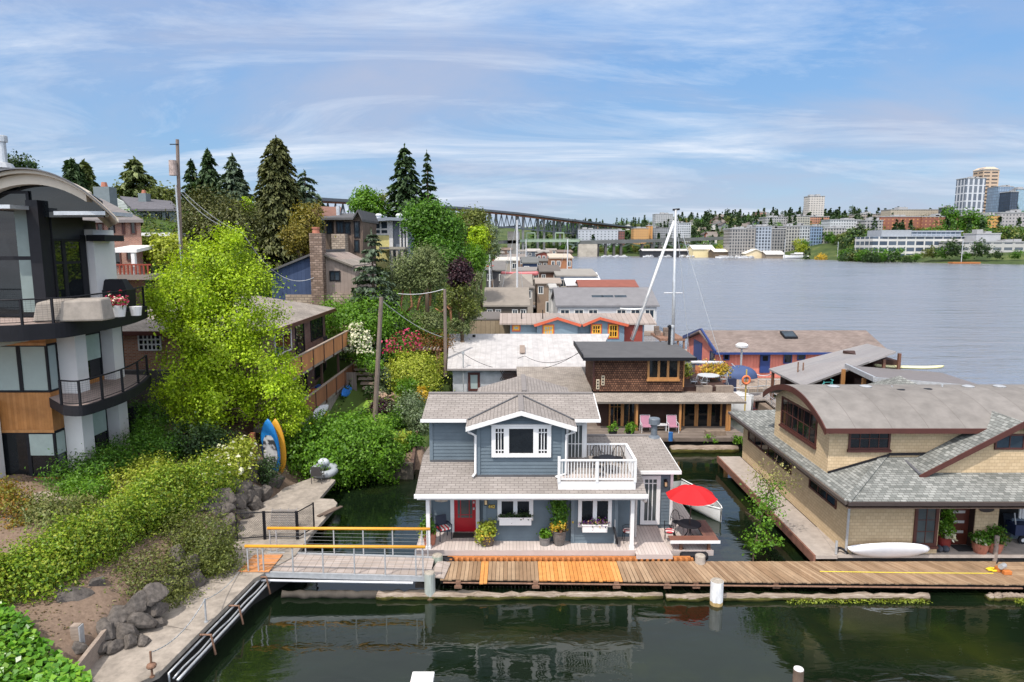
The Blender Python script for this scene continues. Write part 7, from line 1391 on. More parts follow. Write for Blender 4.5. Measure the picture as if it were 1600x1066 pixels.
q.build('pillar', M['white_metal'], YH)
q = MB(); z = P6(870, 545).z; q.slab([(P6(672, 545).x, Yy-1.2, z-.1), (P6(880, 545).x, Yy-1.2, z+.25), (P6(1030, 545).x, Yy-1.2, z+.1), (P6(1010, 545).x, Yy+9, z+.3), (P6(690, 545).x, Yy+9, z+.1)], .4); q.build('roof', plain('grey_flat_roof', (.20, .225, .26), .6, .1), YH)
q = MB(); q.box(P6(835, 712).x, P6(985, 712).x, Yy-3, Yy-.2, P6(850, 722).z, P6(850, 708).z)
for cx in (900, 930, 960): q.box(P6(cx, 720).x, P6(cx+12, 720).x, Yy-2.9, Yy-2.6, 8, P6(850, 722).z)
q.build('terrace', plain('pale_terrace', (.36, .33, .29), .8), YH)
for cx in (780, 905): p = P6(cx, 522); q = MB(); q.lathe([(.35, 0), (.35, .5), (.5, .55), (.3, .8)], (p.x, Yy+3, z+.1), 10); q.build('roof_vent', M['white_metal'], YH)
# ================================================================ TALL BRICK HOUSE, GREY HOUSE UP THE HILL
BH2 = thing('brick_house', 'tall brick house with grey hip roof and white porch up the bank', 'house', (-30, 54, 9)); Yk = 50
def P1(x, y, Y=Yk): return A(*m1(x, y), Y)
l, r_ = P1(380, 700).x, P1(787, 700).x; ze = P1(700, 582).z; q = MB(); q.prism([(l-4, Yk, 5), (r_, Yk, 5), (r_, Yk, ze), (l-4, Yk, ze)], (-5.2, 9, 0)); q.build('wall', brk, BH2)
rx = P1(560, 470, 54).x; zr = P1(560, 462, 54).z; q = MB(); q.slab([(l-4.4, Yk-.5, ze), (r_+.5, Yk-.5, ze), (rx, Yk+4, zr), (l-4.4, Yk+4, zr)], .2); q.slab([(r_+.5, Yk-.5, ze), (r_-5.0, Yk+9.5, ze), (rx, Yk+4, zr)], .2); q.build('roof', plain('grey_brown_roof', (.15, .135, .13), .85, .2, 2), BH2)
for a0, b0, a1, b1 in ((490, 572, 524, 600), (601, 578, 636, 655), (676, 584, 692, 662), (724, 584, 754, 662), (612, 758, 672, 840), (702, 756, 732, 808), (540, 600, 575, 668)): x0, x1, z0, z1 = RC(*m1(a0, b0), *m1(a1, b1), Yk-.02); window(BH2, (0, Yk-.02, 0), FX, FN, x0, x1, z0, z1, M['dkbrown'] if a0 != 601 else M['black'], M['glass'], trim=.08)
x0, x1, z0, z1 = RC(*m1(590, 722), *m1(757, 745), Yk-3); q = MB(); q.slab([(x0, Yk-3, z0), (x1, Yk-3, z0), (x1-.3, Yk, z1), (x0, Yk, z1)], .22)
for cx in (610, 740): p = P1(cx, 800, Yk-2.9); q.box(p.x-.12, p.x+.12, Yk-2.95, Yk-2.7, P1(cx, 893, Yk-2.9).z, z0-.2)
q.build('porch', M['white'], BH2)
za_, zb_ = P1(700, 885, Yk-3).z, P1(700, 826, Yk-3).z; xa_, xb_ = P1(600, 850, Yk-3).x, P1(843, 850, Yk-3).x; q = MB(); q.box(xa_-6, xb_, Yk-3.2, Yk-.01, za_-.35, za_); q.box(xa_, xb_, Yk-3, Yk, za_-3.5, za_-2.5); q.build('porch_deck', plain('grey_porch', (.20, .17, .15), .9), BH2)
q = MB(); q.box(xa_-3, xb_, Yk-3.15, Yk-3.05, zb_-.1, zb_)
n = 22
for k in range(n): x = xa_-3+(xb_-xa_+3)*k/n; q.box(x, x+.1, Yk-3.14, Yk-3.06, za_+.002, zb_-.1)
q.build('porch_railing', plain('red_railing', (.22, .04, .02), .7), BH2)
GH = thing('timber_house', 'grey clapboard house with dark roof and brick topped chimney up the hill', 'house', (-42, 84, 12)); Yq = 80
def P7(x, y, Y=Yq): return A(*m1(x, y), Y)
l, r_ = P7(776, 580).x, P7(985, 580).x; ze = P7(850, 522).z; q = MB(); q.prism([(l, Yq, 10), (r_, Yq, 10), (r_, Yq, ze), (l, Yq, ze)], (-5.5, 10, 0)); q.build('wall', boards('grey_clapboard', (.15, .175, .18), (.17, .195, .20), .3, 'vert', .8, .1, .1, (.09, .11, .11)), GH)
gl_ = P7(630, 452, 86); q = MB(); q.prism([(l, Yq, 10), (l, Yq, ze), (P7(640, 470, 85).x-1, Yq+7, P7(640, 455, 86).z), (P7(640, 470, 85).x-1, Yq+9, 10)], (-.3, .2, 0)); q.build('gable_wall', boards('pale_clapboard', (.34, .36, .35), (.38, .40, .39), .35, 'vert', .8, .12, .1, (.18, .19, .19)), GH)
zt_ = P7(700, 446, 86).z; q = MB(); q.slab([(l-.5, Yq-.6, ze), (r_+.5, Yq-.6, ze), (r_-4, Yq+7, zt_-.6), (P7(640, 450, 86).x, Yq+7, zt_)], .25); q.build('roof', plain('slate_roof', (.10, .095, .105), .85, .2, 2), GH)
for a0, b0, a1, b1 in ((796, 534, 834, 580), (862, 540, 874, 562), (882, 542, 898, 582), (920, 544, 938, 586), (800, 632, 815, 648), (826, 634, 842, 650)): x0, x1, z0, z1 = RC(*m1(a0, b0), *m1(a1, b1), Yq-.02); window(GH, (0, Yq-.02, 0), FX, FN, x0, x1, z0, z1, M['black'], M['glass_blue'], trim=.1)
for cx, b0, b1, Y in ((586, 400, 480, 58), (802, 435, 480, 84)): p = P7(cx, b1, Y); q = MB(); w = .85 if cx < 700 else .6; q.box(p.x-w/1.3, p.x+w/1.3, Y-.5, Y+.6, p.z-1.5, P7(cx, b0, Y).z); o = q.build('chimney', plain('grey_chimney_%d' % cx, (.15, .18, .19), .9), GH if cx > 700 else BH2); q = MB(); q.lathe([(.28, 0), (.2, .4)], (p.x, Y, P7(cx, b0, Y).z), 8); q.build('chimney_pot', M['terracotta'], o)
q = MB(); a_, b2 = A(222, 366, 70), A(276, 366, 70); q.box(a_.x, b2.x, 69, 73, a_.z-.2, a_.z+.12); q.box(a_.x+.3, b2.x-.3, 70, 73, a_.z-3, a_.z-.2); T(q, 'carport', M['white'], 'flat white carport roof below the grey clapboard house', 'carport')
# ================================================================ POLES AND CABLES
def pole(px, pt, pb, Y, r, lab, col=None, zb=None):
    a_, b2 = A(px, pt, Y), A(px, pb, Y); t = thing('utility_pole', lab, 'pole', (a_.x, Y, zb if zb is not None else b2.z)); q = MB(); q.tube([(b2.x+(b2.x-a_.x)*.0, Y, (zb if zb is not None else b2.z)-.3), (a_.x, Y, a_.z)], [r*1.15, r*.85], 9); q.build('post', col or plain('grey_pole_wood', (.19, .145, .12), .9, .35, 5, stretch=(2, 2, .3)), t); return t, a_
t, a_ = pole(277, 218, 400, 50, .135, 'tall utility pole with a rusty transformer beside the tall brick house', zb=5)
q = MB(); z = A(274, 262, 49.6).z; q.tube([(a_.x-.25, 49.6, z-.55), (a_.x-.25, 49.6, z+.5)], [.28, .25], 12); q.build('transformer', plain('rusty_transformer', (.36, .28, .25), .7, .5, 4), t); q = MB(); q.tube([(a_.x-.2, 49.75, 6), (a_.x-.2, 49.75, z-1.2)], .06, 6); q.build('conduit', M['galv'], t)
q = MB(); q.bar((a_.x-.5, 49.9, A(277, 226, 50).z), (a_.x+.1, 49.9, A(277, 226, 50).z), .06); q.build('bracket', M['black'], t)
t2, b_ = pole(590, 464, 600, 45, .16, 'weathered leaning utility pole in the garden below the pines', zb=.8); t2.rotation_euler = (0, math.radians(3.5), 0); t2.location.x -= .3
t3, c_ = pole(695, 452, 495, 56, .14, 'grey utility pole among the twisted pines', zb=2.5)
for (px, pt, pb, Y) in ((745, 383, 440, 110), (741, 372, 400, 130)): pole(px, pt, pb, Y, .13, 'thin distant pole above the floating house roofs' if Y > 120 else 'pole behind the purple leafed tree', zb=1)
wire('white service cable from the leaning pole down to the white metal roof', [b_, A(702, 529, 61)], .5, .03, 12, 'white_metal'); wire('white cable between the leaning pole and the pole in the pines', [A(622, 459, 55), A(693, 452, 56)], .2, .025, 10, 'white_metal')
wire('upper white cable sloping from the transformer pole to the stone chimney', [A(279, 292, 50), A(380, 365, 55), A(437, 430, 60), A(490, 434, 61)], .4, .025, 12, 'white_metal'); wire('lower white cable sloping from the transformer pole into the trees', [A(279, 297, 50), A(345, 352, 52)], .3, .022, 12, 'white_metal')
# steps, pergola, woodpile in the garden
def gposts(lab, pa, pb, pt, pbm, Y):
    t = thing('pergola', lab, 'pergola', (A((pa+pb)/2, pbm, Y).x, Y, A(pa, pbm, Y).z)); wd = plain('pergola_wood_%d' % pa, (.26, .13, .07), .8, .25)
    for px in (pa, pa+4, pb-4, pb): x = A(px, 560, Y).x; q = MB(); q.box(x-.06, x+.06, Y-.06, Y+.06, A(px, pbm, Y).z-.4, A(px, pt, Y).z); q.build('post', wd, t)
    q = MB(); z = A(pa, pt, Y).z; q.box(A(pa-3, 560, Y).x, A(pb+3, 560, Y).x, Y-.1, Y+.1, z, z+.15)
    q.build('beam', wd, t)
    q = MB(); x = A(pa-2, 560, Y).x
    while x < A(pb+2, 560, Y).x: q.box(x, x+.1, Y-.6, Y+.6, z+.152, z+.28); x += .3
    q.build('rafters', M['wood_weather'], t)
gposts('timber pergola with pink roses beside the leaning pole', 601, 640, 548, 574, 58); gposts('timber pergola next to the white metal roof house', 648, 687, 548, 575, 58)
q = MB(); p = G(580, 612, 1.5)
for k in range(34): rr = random.Random(k); a_ = Vector((-9.9+rr.uniform(-1.0, 1.2), 50.5+rr.uniform(-.8, .8), 1.0+rr.uniform(0, .7))); q.tube([a_, a_+Vector((.5*rr.uniform(-1, 1), .45, .12))], .09, 6)
T(q, 'woodpile', plain('cut_wood', (.36, .25, .18), .9, .4, 9), 'untidy woodpile beside the purple maple', 'woodpile')
q = MB()
for k in range(7): a_, b2 = A(556+k*3.6, 562+k*7, 55-k*.55), A(566+k*3.6, 570+k*7, 55-k*.55); q.box(a_.x-.3, a_.x+1.1, 54.8-k*.6, 55.3-k*.6, a_.z-.5, a_.z-.35)
T(q, 'steps', M['wood_weather'], 'weathered timber steps climbing from the lawn beside the leaning pole', 'steps')
q = MB(); a_, b2 = A(538, 580, 52), A(557, 600, 52); q.box(a_.x, b2.x, 52, 52.12, .8, A(540, 582, 52).z); T(q, 'fence', boards('grey_fence', (.14, .115, .10), (.20, .165, .14), .18, 'wall', .9, .08), 'short grey board fence at the end of the lower deck', 'fence')
q = MB(); q.box(-8.1, -5.55, 36.9, 37.1, -.8, .95); T(q, 'garden_wall', plain('old_concrete', (.10, .085, .065), .95, .5, 3), 'low dark concrete wall between pond and garden bed', 'wall')
q = MB(); q.bar((-5.6, 37, .6), (-6.6, 47.5, .9), .16, .7); T(q, 'timber_edging', plain('dark_edging', (.10, .06, .045), .9, .4, 3), 'long dark timber edging along the garden bed beside the blue house', 'edging')
# ================================================================ BOULDERS
rockm = plain('grey_rock', (.105, .09, .078), .95, .6, 3.2, bmp=.8)
def rock_mesh(seed):
    import bmesh
    bm = bmesh.new(); bmesh.ops.create_icosphere(bm, subdivisions=4, radius=1); rr = np.random.default_rng(seed); ks = rr.normal(size=(7, 3))*1.6; ph = rr.uniform(0, 6, 7); pl = rr.normal(size=(12, 3)); pl /= np.linalg.norm(pl, axis=1, keepdims=True)
    for v in bm.verts:
        p = np.array(v.co); r = 1.0
        for n_ in pl: d = p@n_; r = min(r, .60/d) if d > .60 else r
        p = p*r*(1+.03*sum(math.sin(k@p*2+h) for k, h in zip(ks, ph))/2); v.co = p
    me = bpy.data.meshes.new('boulder'); bm.to_mesh(me); bm.free(); me.materials.append(rockm); return me
RM = [rock_mesh(i) for i in range(5)]
rocks = [(185,962,26,1.5),(163,985,24,1.4),(214,945,22,1.7),(238,930,20,1.8),(130,996,22,1.4),(158,1012,16,1.2),(198,985,18,1.3),(222,968,20,1.4),(243,952,18,1.4),(108,934,32,2.05),(66,960,32,1.9),(150,912,20,2.1),(180,1010,15,1.1),(205,1003,14,1.1),(135,1022,14,1.2),(290,882,20,1.6),(303,902,18,1.3),(278,868,18,1.9),(262,912,18,1.4),(225,1000,11,1.1),(118,1012,18,1.5),(250,972,11,1.1),
 (345,800,20,1.7),(362,816,17,1.4),(333,784,22,2.0),(376,762,20,1.9),(391,745,18,1.8),(405,734,17,1.8),(356,833,17,1.3),(351,852,14,1.2),(370,783,20,1.6),(396,768,18,1.5),(330,803,18,1.7),(347,777,20,2.1),(380,737,20,2.2),(418,752,16,1.4),(430,748,15,1.3),(412,770,14,1.3),(395,788,15,1.2),(378,800,15,1.2),(320,815,16,1.6),(308,790,20,2.1),(362,755,18,2.2),(385,778,15,1.5),(338,826,14,1.4)]
rr = random.Random(5)
for i, (px, py, r, z) in enumerate(rocks):
    p = G(px, py, z); s = r*p.y/880; p.z -= .12*s; o = bpy.data.objects.new('boulder', RM[i % 5]); COL.objects.link(o); o.location = p; o.scale = (s*rr.uniform(.9, 1.2), s*rr.uniform(.8, 1.1), s*rr.uniform(.75, 1.0)); o.rotation_euler = (rr.uniform(-.4, .4), rr.uniform(-.4, .4), rr.uniform(0, 6)); W[o.name] = p
    tag(o, 'grey boulder in the retaining wall along the concrete walk', 'boulder', 'boulders of the retaining wall')
q = MB(); p = G(128, 1000, 1.5); q.box(p.x-.12, p.x+.12, p.y-.3, p.y-.1, .9, 2.1); o = T(q, 'post', M['wood_weather'], 'square wooden post with a metal strap among the lower boulders', 'post'); q = MB(); q.box(p.x+.122, p.x+.16, p.y-.3, p.y-.1, .95, 2.08); q.build('strap', M['galv'], o)
q = MB(); a, b_ = G(115, 1066, 1.2), G(165, 1000, 1.2); q.bar((a.x, a.y, 1.25), (b_.x, b_.y, 1.25), .12, .6); T(q, 'timber_edging', M['wood_weather'], 'weathered timber curb between ivy bed and concrete walk', 'edging')
for px, py, r in ((250, 785, .25), (95, 790, .35), (170, 800, .3), (60, 785, .4)):
    p = G(px, py, 2.5); q = MB(); q.lathe([(r*2.2, 0), (r*2, .12)], (p.x, p.y, h1(p.x, p.y)-.02), 9); T(q, 'flagstone', plain('flag_%d' % px, (.33, .27, .22), .9, .3, 2), 'pale flat flagstone in the bed before the modern house', 'flagstone', 'flagstones before the modern house')
# ================================================================ GARDEN PLANTS
def bl(px, py, Y, rx, ry, ry2=None):
    p = A(px, py, Y); k = p.y/FPX*1.01; return (p.x, Y, p.z, rx*k, (ry2 or rx)*k, ry*k)
def sh(name, lab, blobs, n, size, m, seed, Y=None, cat='shrub', group=None, **k):
    return shrub(name, lab, cat, [bl(*b) for b in blobs], n, size, M[m] if isinstance(m, str) else m, seed, group, **k)
# the long hedge: one thing, leaves along its run
hp = []
for t_ in np.linspace(0, 1, 15):
    i = t_*4; j = min(3, int(i)); f = i-j; K = [(-18.2, 17.4, 3.0), (-15.4, 20.1, 2.9), (-14.8, 23.2, 2.85), (-14.4, 26.2, 2.9), (-13.7, 29.2, 2.8)]; p = [K[j][c]*(1-f)+K[j+1][c]*f for c in range(3)]; hp.append((p[0], p[1], p[2]-.35, 1.25, 1.3, 1.15+.12*math.sin(t_*17)))
shrub('hedge', 'long clipped green hedge along the top of the boulder wall', 'hedge', hp, 85000, .105, leafy('hedge_leaves', [(.05, .11, .008), (.15, .25, .014), (.25, .35, .022), (.31, .33, .04)], .3), 21, clump=.16, per=20, inner=.72)
sh('hedge', 'rounded glossy green hedge overhanging the pond', [(500, 705, 37.2, 55, 48), (560, 700, 37, 58, 50), (535, 690, 38.3, 70, 40), (595, 715, 36.6, 33, 42), (470, 712, 37.6, 28, 44), (530, 725, 36.2, 50, 32)], 30000, .17, 'lf_bright', 22, cat='hedge', clump=.16, per=20, inner=.7)
sh('shrub', 'yellow green shrub with cream flowers at the upper end of the hedge', [(350, 735, 31.0, 38, 30), (315, 765, 29.2, 36, 30), (370, 710, 32.2, 26, 22)], 11000, .13, 'lf_yellow', 23, inner=.6, flower=(M['fl_cream'], 300, .2)); sh('shrub', 'bright green shrub filling the gap behind the hedge top', [(290, 755, 30, 30, 26), (255, 775, 28.5, 26, 20)], 5200, .13, 'lf_olive', 24, inner=.6)
sh('shrub', 'lime coloured low shrub in the bed near the flagstones', [(205, 752, 29, 36, 20), (240, 735, 30, 30, 20), (200, 785, 27.4, 34, 18)], 6000, .12, 'lf_yellow', 25); sh('shrub', 'round green clipped bush standing before the timber bay', [(140, 766, 27.5, 32, 17), (110, 762, 27.8, 22, 14)], 3400, .11, 'lf_bright', 26, inner=.7)
sh('shrub', 'dark juniper spreading below the white pillars', [(122, 745, 29.2, 46, 26), (168, 726, 30, 42, 24), (205, 708, 31.5, 34, 26), (230, 686, 33, 28, 26)], 13000, .12, 'lf_green', 27, inner=.6, aspect=2.6); sh('shrub', 'second juniper mound climbing toward the garden steps', [(255, 700, 32, 30, 24), (240, 660, 35, 20, 30), (215, 650, 35.5, 14, 25)], 5200, .13, 'lf_green', 28, inner=.6, aspect=2.4)
sh('shrub', 'feathery dark shrub in the shade under the lime tree', [(300, 690, 33, 34, 28), (335, 695, 33.5, 28, 22)], 5200, .14, 'lf_dark', 29); sh('shrub', 'orange tipped heather bush at the edge of the frame', [(15, 800, 25.5, 38, 32), (28, 835, 24.4, 22, 22), (-10, 770, 26.5, 30, 25)], 5200, .11, leafy('heather', [(.30, .11, .02), (.16, .17, .02), (.24, .24, .03), (.34, .16, .03)], .3), 30)
sh('shrub', 'feathery grey green grass like shrub beside the heather', [(92, 812, 25.2, 48, 30), (60, 800, 25.6, 30, 24), (125, 800, 26, 30, 20)], 7600, .16, leafy('feathery', [(.10, .14, .03), (.17, .20, .05), (.24, .23, .08)], .25), 31, aspect=3.2)
sh('ground_cover', 'trailing cotoneaster mat spilling over the lower boulders', [(175, 935, 21.6, 52, 18), (235, 905, 22.4, 58, 36), (262, 938, 21.9, 36, 26), (205, 920, 22, 50, 22)], 16000, .09, leafy('cotoneaster', [(.07, .09, .018), (.13, .15, .03), (.19, .20, .05)], .2), 32, cat='ground cover', inner=.75, stems=False); sh('ground_cover', 'trailing cotoneaster curtain below the hedge end', [(325, 855, 24.2, 40, 50), (285, 840, 25, 34, 32), (345, 880, 23.9, 26, 26)], 11000, .09, M['lf_olive'], 33, cat='ground cover', inner=.75, stems=False)
sh('ground_cover', 'dark trailing plant over the rocks by the blue paddle board', [(418, 735, 32.5, 18, 20)], 1500, .10, 'lf_dark', 34, cat='ground cover', stems=False)
# ivy bed at the bottom corner, large leaves
rng = np.random.default_rng(8); n = 8500; u = rng.uniform(-25, 140, n); v = rng.uniform(945, 1150, n); ok = (v-984) > (u-2)*.60+rng.normal(size=n)*3-6; P = np.array([[*G(a, b_, 1.75)] for a, b_ in zip(u[ok], v[ok])]); P[:, 2] = np.maximum(P[:, 2], hz(P[:, 0], P[:, 1])+.2)+rng.uniform(-.25, .22, len(P)); t = thing('ivy', 'dense bed of large leaved bright ivy beside the walk at the bottom corner', 'ivy', (-12.8, 17.2, 1.2)); leaf_mesh('foliage', P, rng.normal(size=P.shape)*.38+[.1, -.25, 1], .19, leafy('ivy_leaves', [(.05, .15, .012), (.10, .26, .018), (.20, .36, .03)], .25, .3), t, aspect=1.15, seed=4)
# lawn-side garden
sh('shrub', 'domed golden yellow shrub beside the white metal roof', [(648, 590, 52, 36, 26), (630, 580, 53, 22, 24), (665, 578, 53.5, 22, 22), (648, 570, 54, 24, 18)], 12000, .17, 'lf_yellow', 41, inner=.65); sh('shrub', 'purple weeping maple mound on the lawn', [(597, 636, 47.5, 19, 12)], 3000, .13, 'lf_purple', 42, inner=.6)
for i, (px, py, Y, rx, ry, m, lab) in enumerate(((640, 640, 45, 22, 28, 'lf_sage', 'tall grey green perennial clump in the garden bed'), (655, 660, 43.5, 14, 22, 'lf_sage', 'pale variegated shrub against the blue house eave'), (618, 660, 44.5, 14, 20, 'lf_green', 'leafy green perennial in front of the purple maple'), (630, 690, 41, 18, 10, 'lf_yellow', 'low golden flowered clump along the garden bed'), (648, 690, 40, 14, 12, 'lf_green', 'small green clump beside the timber edging'), (622, 705, 39.5, 14, 10, 'lf_bright', 'short leafy plant at the end of the pond wall'), (600, 600, 52, 14, 24, 'lf_sage', 'greyish wispy shrub by the base of the leaning pole'), (566, 650, 46, 9, 13, 'lf_dark', 'strappy dark plant by the fence under the deck'), (534, 660, 46, 10, 14, 'lf_green', 'fern clump beside the garden door'), (660, 615, 48, 12, 10, 'fl_yellow', 'orange yellow flowering plant beside the house eave'), (635, 610, 50, 16, 18, 'lf_bright', 'light green leafy shrub below the golden dome'), (578, 612, 50, 9, 10, 'lf_dark', 'dark low bush at the foot of the steps'))): sh('plant', lab, [(px, py, Y, rx, ry)], int(rx*ry*5.5), .15, m, 50+i, cat='plant')
sh('shrub', 'broad fresh green viburnum behind the timber decks', [(555, 505, 57, 48, 28), (598, 503, 57.5, 34, 22), (525, 495, 58.5, 28, 22), (580, 490, 58.5, 40, 22)], 15000, .20, 'lf_bright', 43, inner=.6); sh('shrub', 'white flowering dogwood at the end of the upper deck', [(560, 540, 53.2, 18, 22), (556, 518, 53.6, 12, 12), (574, 562, 52.4, 16, 14), (588, 572, 51.6, 12, 9)], 4200, .17, 'lf_bright', 44, flower=(M['fl_cream'], 2200, .22))
sh('shrub', 'pink flowering rose bush over the pergola', [(628, 540, 54.6, 24, 17), (607, 556, 54.4, 9, 10)], 2600, .15, 'lf_green', 45, flower=(M['fl_pink'], 650, .2)); sh('shrub', 'rust coloured japanese maple behind the pergola', [(668, 535, 60, 36, 18), (690, 545, 59, 18, 16)], 4200, .17, 'lf_rust', 46); sh('shrub', 'olive shrub skirt under the purple plum tree', [(718, 462, 60, 22, 20), (735, 480, 60, 18, 16), (700, 475, 60.5, 16, 18)], 3600, .2, 'lf_olive', 88); sh('shrub', 'clump of fresh green leaves under the pines', [(655, 512, 60, 18, 12)], 1000, .18, 'lf_bright', 47); sh('shrub', 'yellow leaved bush squeezed beside the white metal roof', [(692, 565, 57, 8, 14)], 500, .15, 'lf_yellow', 48)
# ================================================================ TREES
def tr(lab, base, blobs, n, size, m, seed, zb=None, trunk_r=.25, **k):
    x = A(base[0], 500, base[1]).x; z = h1(x, base[1]) if zb is None else zb; return tree('tree', lab, (x, base[1], z), [bl(*b) for b in blobs], n, size, M[m] if isinstance(m, str) else m, seed, trunk_r=trunk_r, **k)
tr('large lime green tree with drooping crown beside the modern house', (338, 37.5), [(348, 412, 37.5, 46, 52), (312, 455, 37, 52, 50), (280, 480, 37, 44, 52), (385, 480, 37.5, 46, 62), (345, 545, 36.4, 64, 64), (290, 585, 36, 44, 62), (405, 570, 36.2, 46, 58), (430, 625, 36.2, 40, 48), (250, 480, 38, 26, 36), (360, 625, 35.6, 56, 42), (310, 640, 35.6, 40, 34), (445, 655, 36, 28, 26)], 66000, .14, 'lf_lime', 60, trunk_r=.28, clump=.24, per=300, inner=.45)
def cf(lab, px, pt, Y, rpx, m, seed, h=None, zb=None, **k):
    a_ = A(px, pt, Y); z = h1(a_.x, Y) if zb is None else zb; return conifer('conifer', lab, (a_.x, Y, z), a_.z-z, rpx*Y/FPX, M[m], seed, **k)
cf('tall broad columnar cedar rising above the gabled houses', 431, 215, 72, 46, 'lf_cedar', 61, taper=.42, lev=60, nb=15, per=46, size=.55, droop=.42, start=.02, ragged=.22)
cf('dark fir with layered branches behind the olive junipers', 324, 234, 95, 34, 'lf_fir', 62, lev=30, nb=10, per=30, size=.8, droop=.3); cf('narrow dark fir beside the utility pole', 298, 250, 98, 22, 'lf_fir', 63, lev=24, nb=8, per=24, size=.8); cf('wide blue green fir with sweeping branches left of the cedar', 363, 242, 92, 40, 'lf_spruce', 64, lev=26, nb=10, per=34, size=.8, droop=.2)
cf('tallest dark fir towering over the bridge', 632, 228, 110, 44, 'lf_fir', 65, lev=38, nb=12, per=36, size=.9, taper=.6, droop=.3); cf('slimmer fir close beside the tallest one', 667, 238, 112, 30, 'lf_fir', 66, lev=32, nb=9, per=26, size=.85, ragged=.45)
cf('sparse pine on the hilltop behind the grey house', 210, 247, 100, 34, 'lf_pine', 67, lev=16, nb=7, per=26, size=1.0, taper=.6, ragged=.5, start=.25); cf('dark twin topped pine above the curved roof', 112, 250, 95, 20, 'lf_fir', 68, lev=22, nb=10, per=34, size=1.0, taper=.5); cf('dark round pine just beyond the curved roof', 130, 252, 97, 18, 'lf_pine', 69, lev=20, nb=10, per=30, size=1.0, taper=.5)
cf('drooping blue atlas cedar behind the tall columnar cedar', 476, 268, 95, 42, 'lf_spruce', 70, lev=18, nb=7, per=34, size=.9, taper=.55, droop=.45, ragged=.5); cf('shaggy blue green spruce in front of the yellow house', 580, 358, 59, 62, 'lf_spruce', 71, lev=24, nb=12, per=56, size=.42, taper=.75, droop=.12, start=.02)
tr('olive green juniper mass beside the utility pole', (310, 62), [(308, 345, 62, 27, 42), (340, 360, 61, 30, 40), (372, 350, 61, 28, 36), (350, 340, 64, 30, 28)], 16000, .26, leafy('juniper', [(.055, .068, .016), (.095, .105, .025), (.13, .13, .035)], .12), 72, zb=8, aspect=2.6, inner=.5)
tr('dark leafy tree peeking over the curved roof ridge', (22, 70), [(22, 259, 70, 26, 10)], 1500, .3, 'lf_dark', 73); tr('yellowish oak on the hilltop near the utility pole', (250, 100), [(250, 308, 100, 22, 13), (200, 300, 101, 20, 10)], 3400, .4, 'lf_olive', 74); tr('yellow green bush tree between the brick house and pole', (245, 52), [(240, 385, 52, 22, 16), (262, 395, 50, 22, 20), (225, 395, 51, 14, 14), (275, 378, 54, 14, 10)], 5200, .22, 'lf_yellow', 75)
tr('lime sapling glowing behind the junipers', (385, 84), [(383, 322, 84, 12, 10), (392, 330, 84, 10, 12)], 900, .3, 'lf_lime', 76); tr('golden olive maple in front of the brown glass house', (478, 66), [(478, 350, 66, 22, 26), (492, 335, 67, 14, 14), (462, 372, 65, 20, 24), (485, 380, 66, 16, 18)], 5600, .22, leafy('gold_maple', [(.16, .14, .02), (.26, .20, .03), (.20, .19, .03)], .3), 77)
tr('fresh green poplar beside the far bridge', (572, 106), [(568, 320, 106, 18, 22), (585, 330, 107, 16, 20)], 4200, .40, 'lf_bright', 78); tr('thin twiggy tree partly bare next to the poplar', (592, 108), [(594, 320, 108, 12, 22)], 420, .35, 'lf_olive', 79)
tr('large rounded maple between the yellow house and the lake', (668, 86), [(664, 345, 86, 32, 24), (692, 360, 87, 28, 30), (672, 385, 85, 24, 26), (690, 402, 85, 28, 22), (706, 385, 86, 18, 24)], 26000, .33, 'lf_green', 80, inner=.5); tr('yellow green alder near the shore behind the maple', (735, 125), [(728, 355, 125, 24, 20), (748, 378, 124, 22, 22), (716, 345, 127, 20, 14), (740, 340, 128, 20, 14)], 9000, .42, 'lf_olive', 81); tr('bright lime alder at the head of the houseboat row', (752, 130), [(748, 372, 118, 14, 16)], 2400, .4, 'lf_lime', 82); tr('round light green cherry above the houseboat roofs', (742, 100), [(741, 405, 100, 20, 20)], 4200, .28, 'lf_bright', 83)
tr('willow like pale tree at the end of the shore trees', (770, 140), [(768, 385, 140, 12, 18), (762, 365, 142, 14, 16)], 3000, .4, 'lf_sage', 84); tr('dark purple plum tree beside the houseboats', (722, 60), [(720, 422, 60, 15, 17), (726, 434, 60, 12, 12), (712, 436, 60, 12, 12)], 4200, .24, 'lf_purple', 85)
pinebark = plain('orange_pine_bark', (.36, .17, .085), .9, .35, 4, bmp=.4)
def pine(lab, base, pads, limbs, n, seed):
    x = A(base[0], 500, base[1]).x; t = thing('pine', lab, 'tree', (x, base[1], h1(x, base[1]))); P, Nn = cloud_pts([bl(*b) for b in pads], n, np.random.default_rng(seed), .3, 26, .3, .8); leaf_mesh('crown', P, Nn, .26, M['lf_pine'], t, aspect=3, seed=seed); q = MB()
    for L_ in limbs: pts = [A(px, py, Y) for px, py, Y in L_]; k = len(pts); q.tube(pts, [.13*(1-.6*i/(k-1)) for i in range(k)], 7)
    q.build('trunk', pinebark, t, smooth=True)
pine('spreading pine with bent orange limbs in the garden', (640, 63), [(640, 418, 62, 28, 18), (668, 408, 63, 26, 20), (622, 436, 61, 20, 14), (684, 428, 62, 16, 16), (655, 440, 62, 30, 14), (664, 394, 64, 15, 9)], [[(637, 500, 62), (626, 480, 61.5), (630, 452, 61.5), (622, 442, 61.5), (610, 450, 61)], [(636, 488, 61.5), (644, 478, 61), (642, 464, 61), (640, 450, 61.5)], [(652, 485, 61.5), (656, 465, 61.5), (665, 455, 62), (672, 430, 62)], [(672, 478, 62), (673, 440, 62.5), (670, 420, 63)]], 11000, 86)
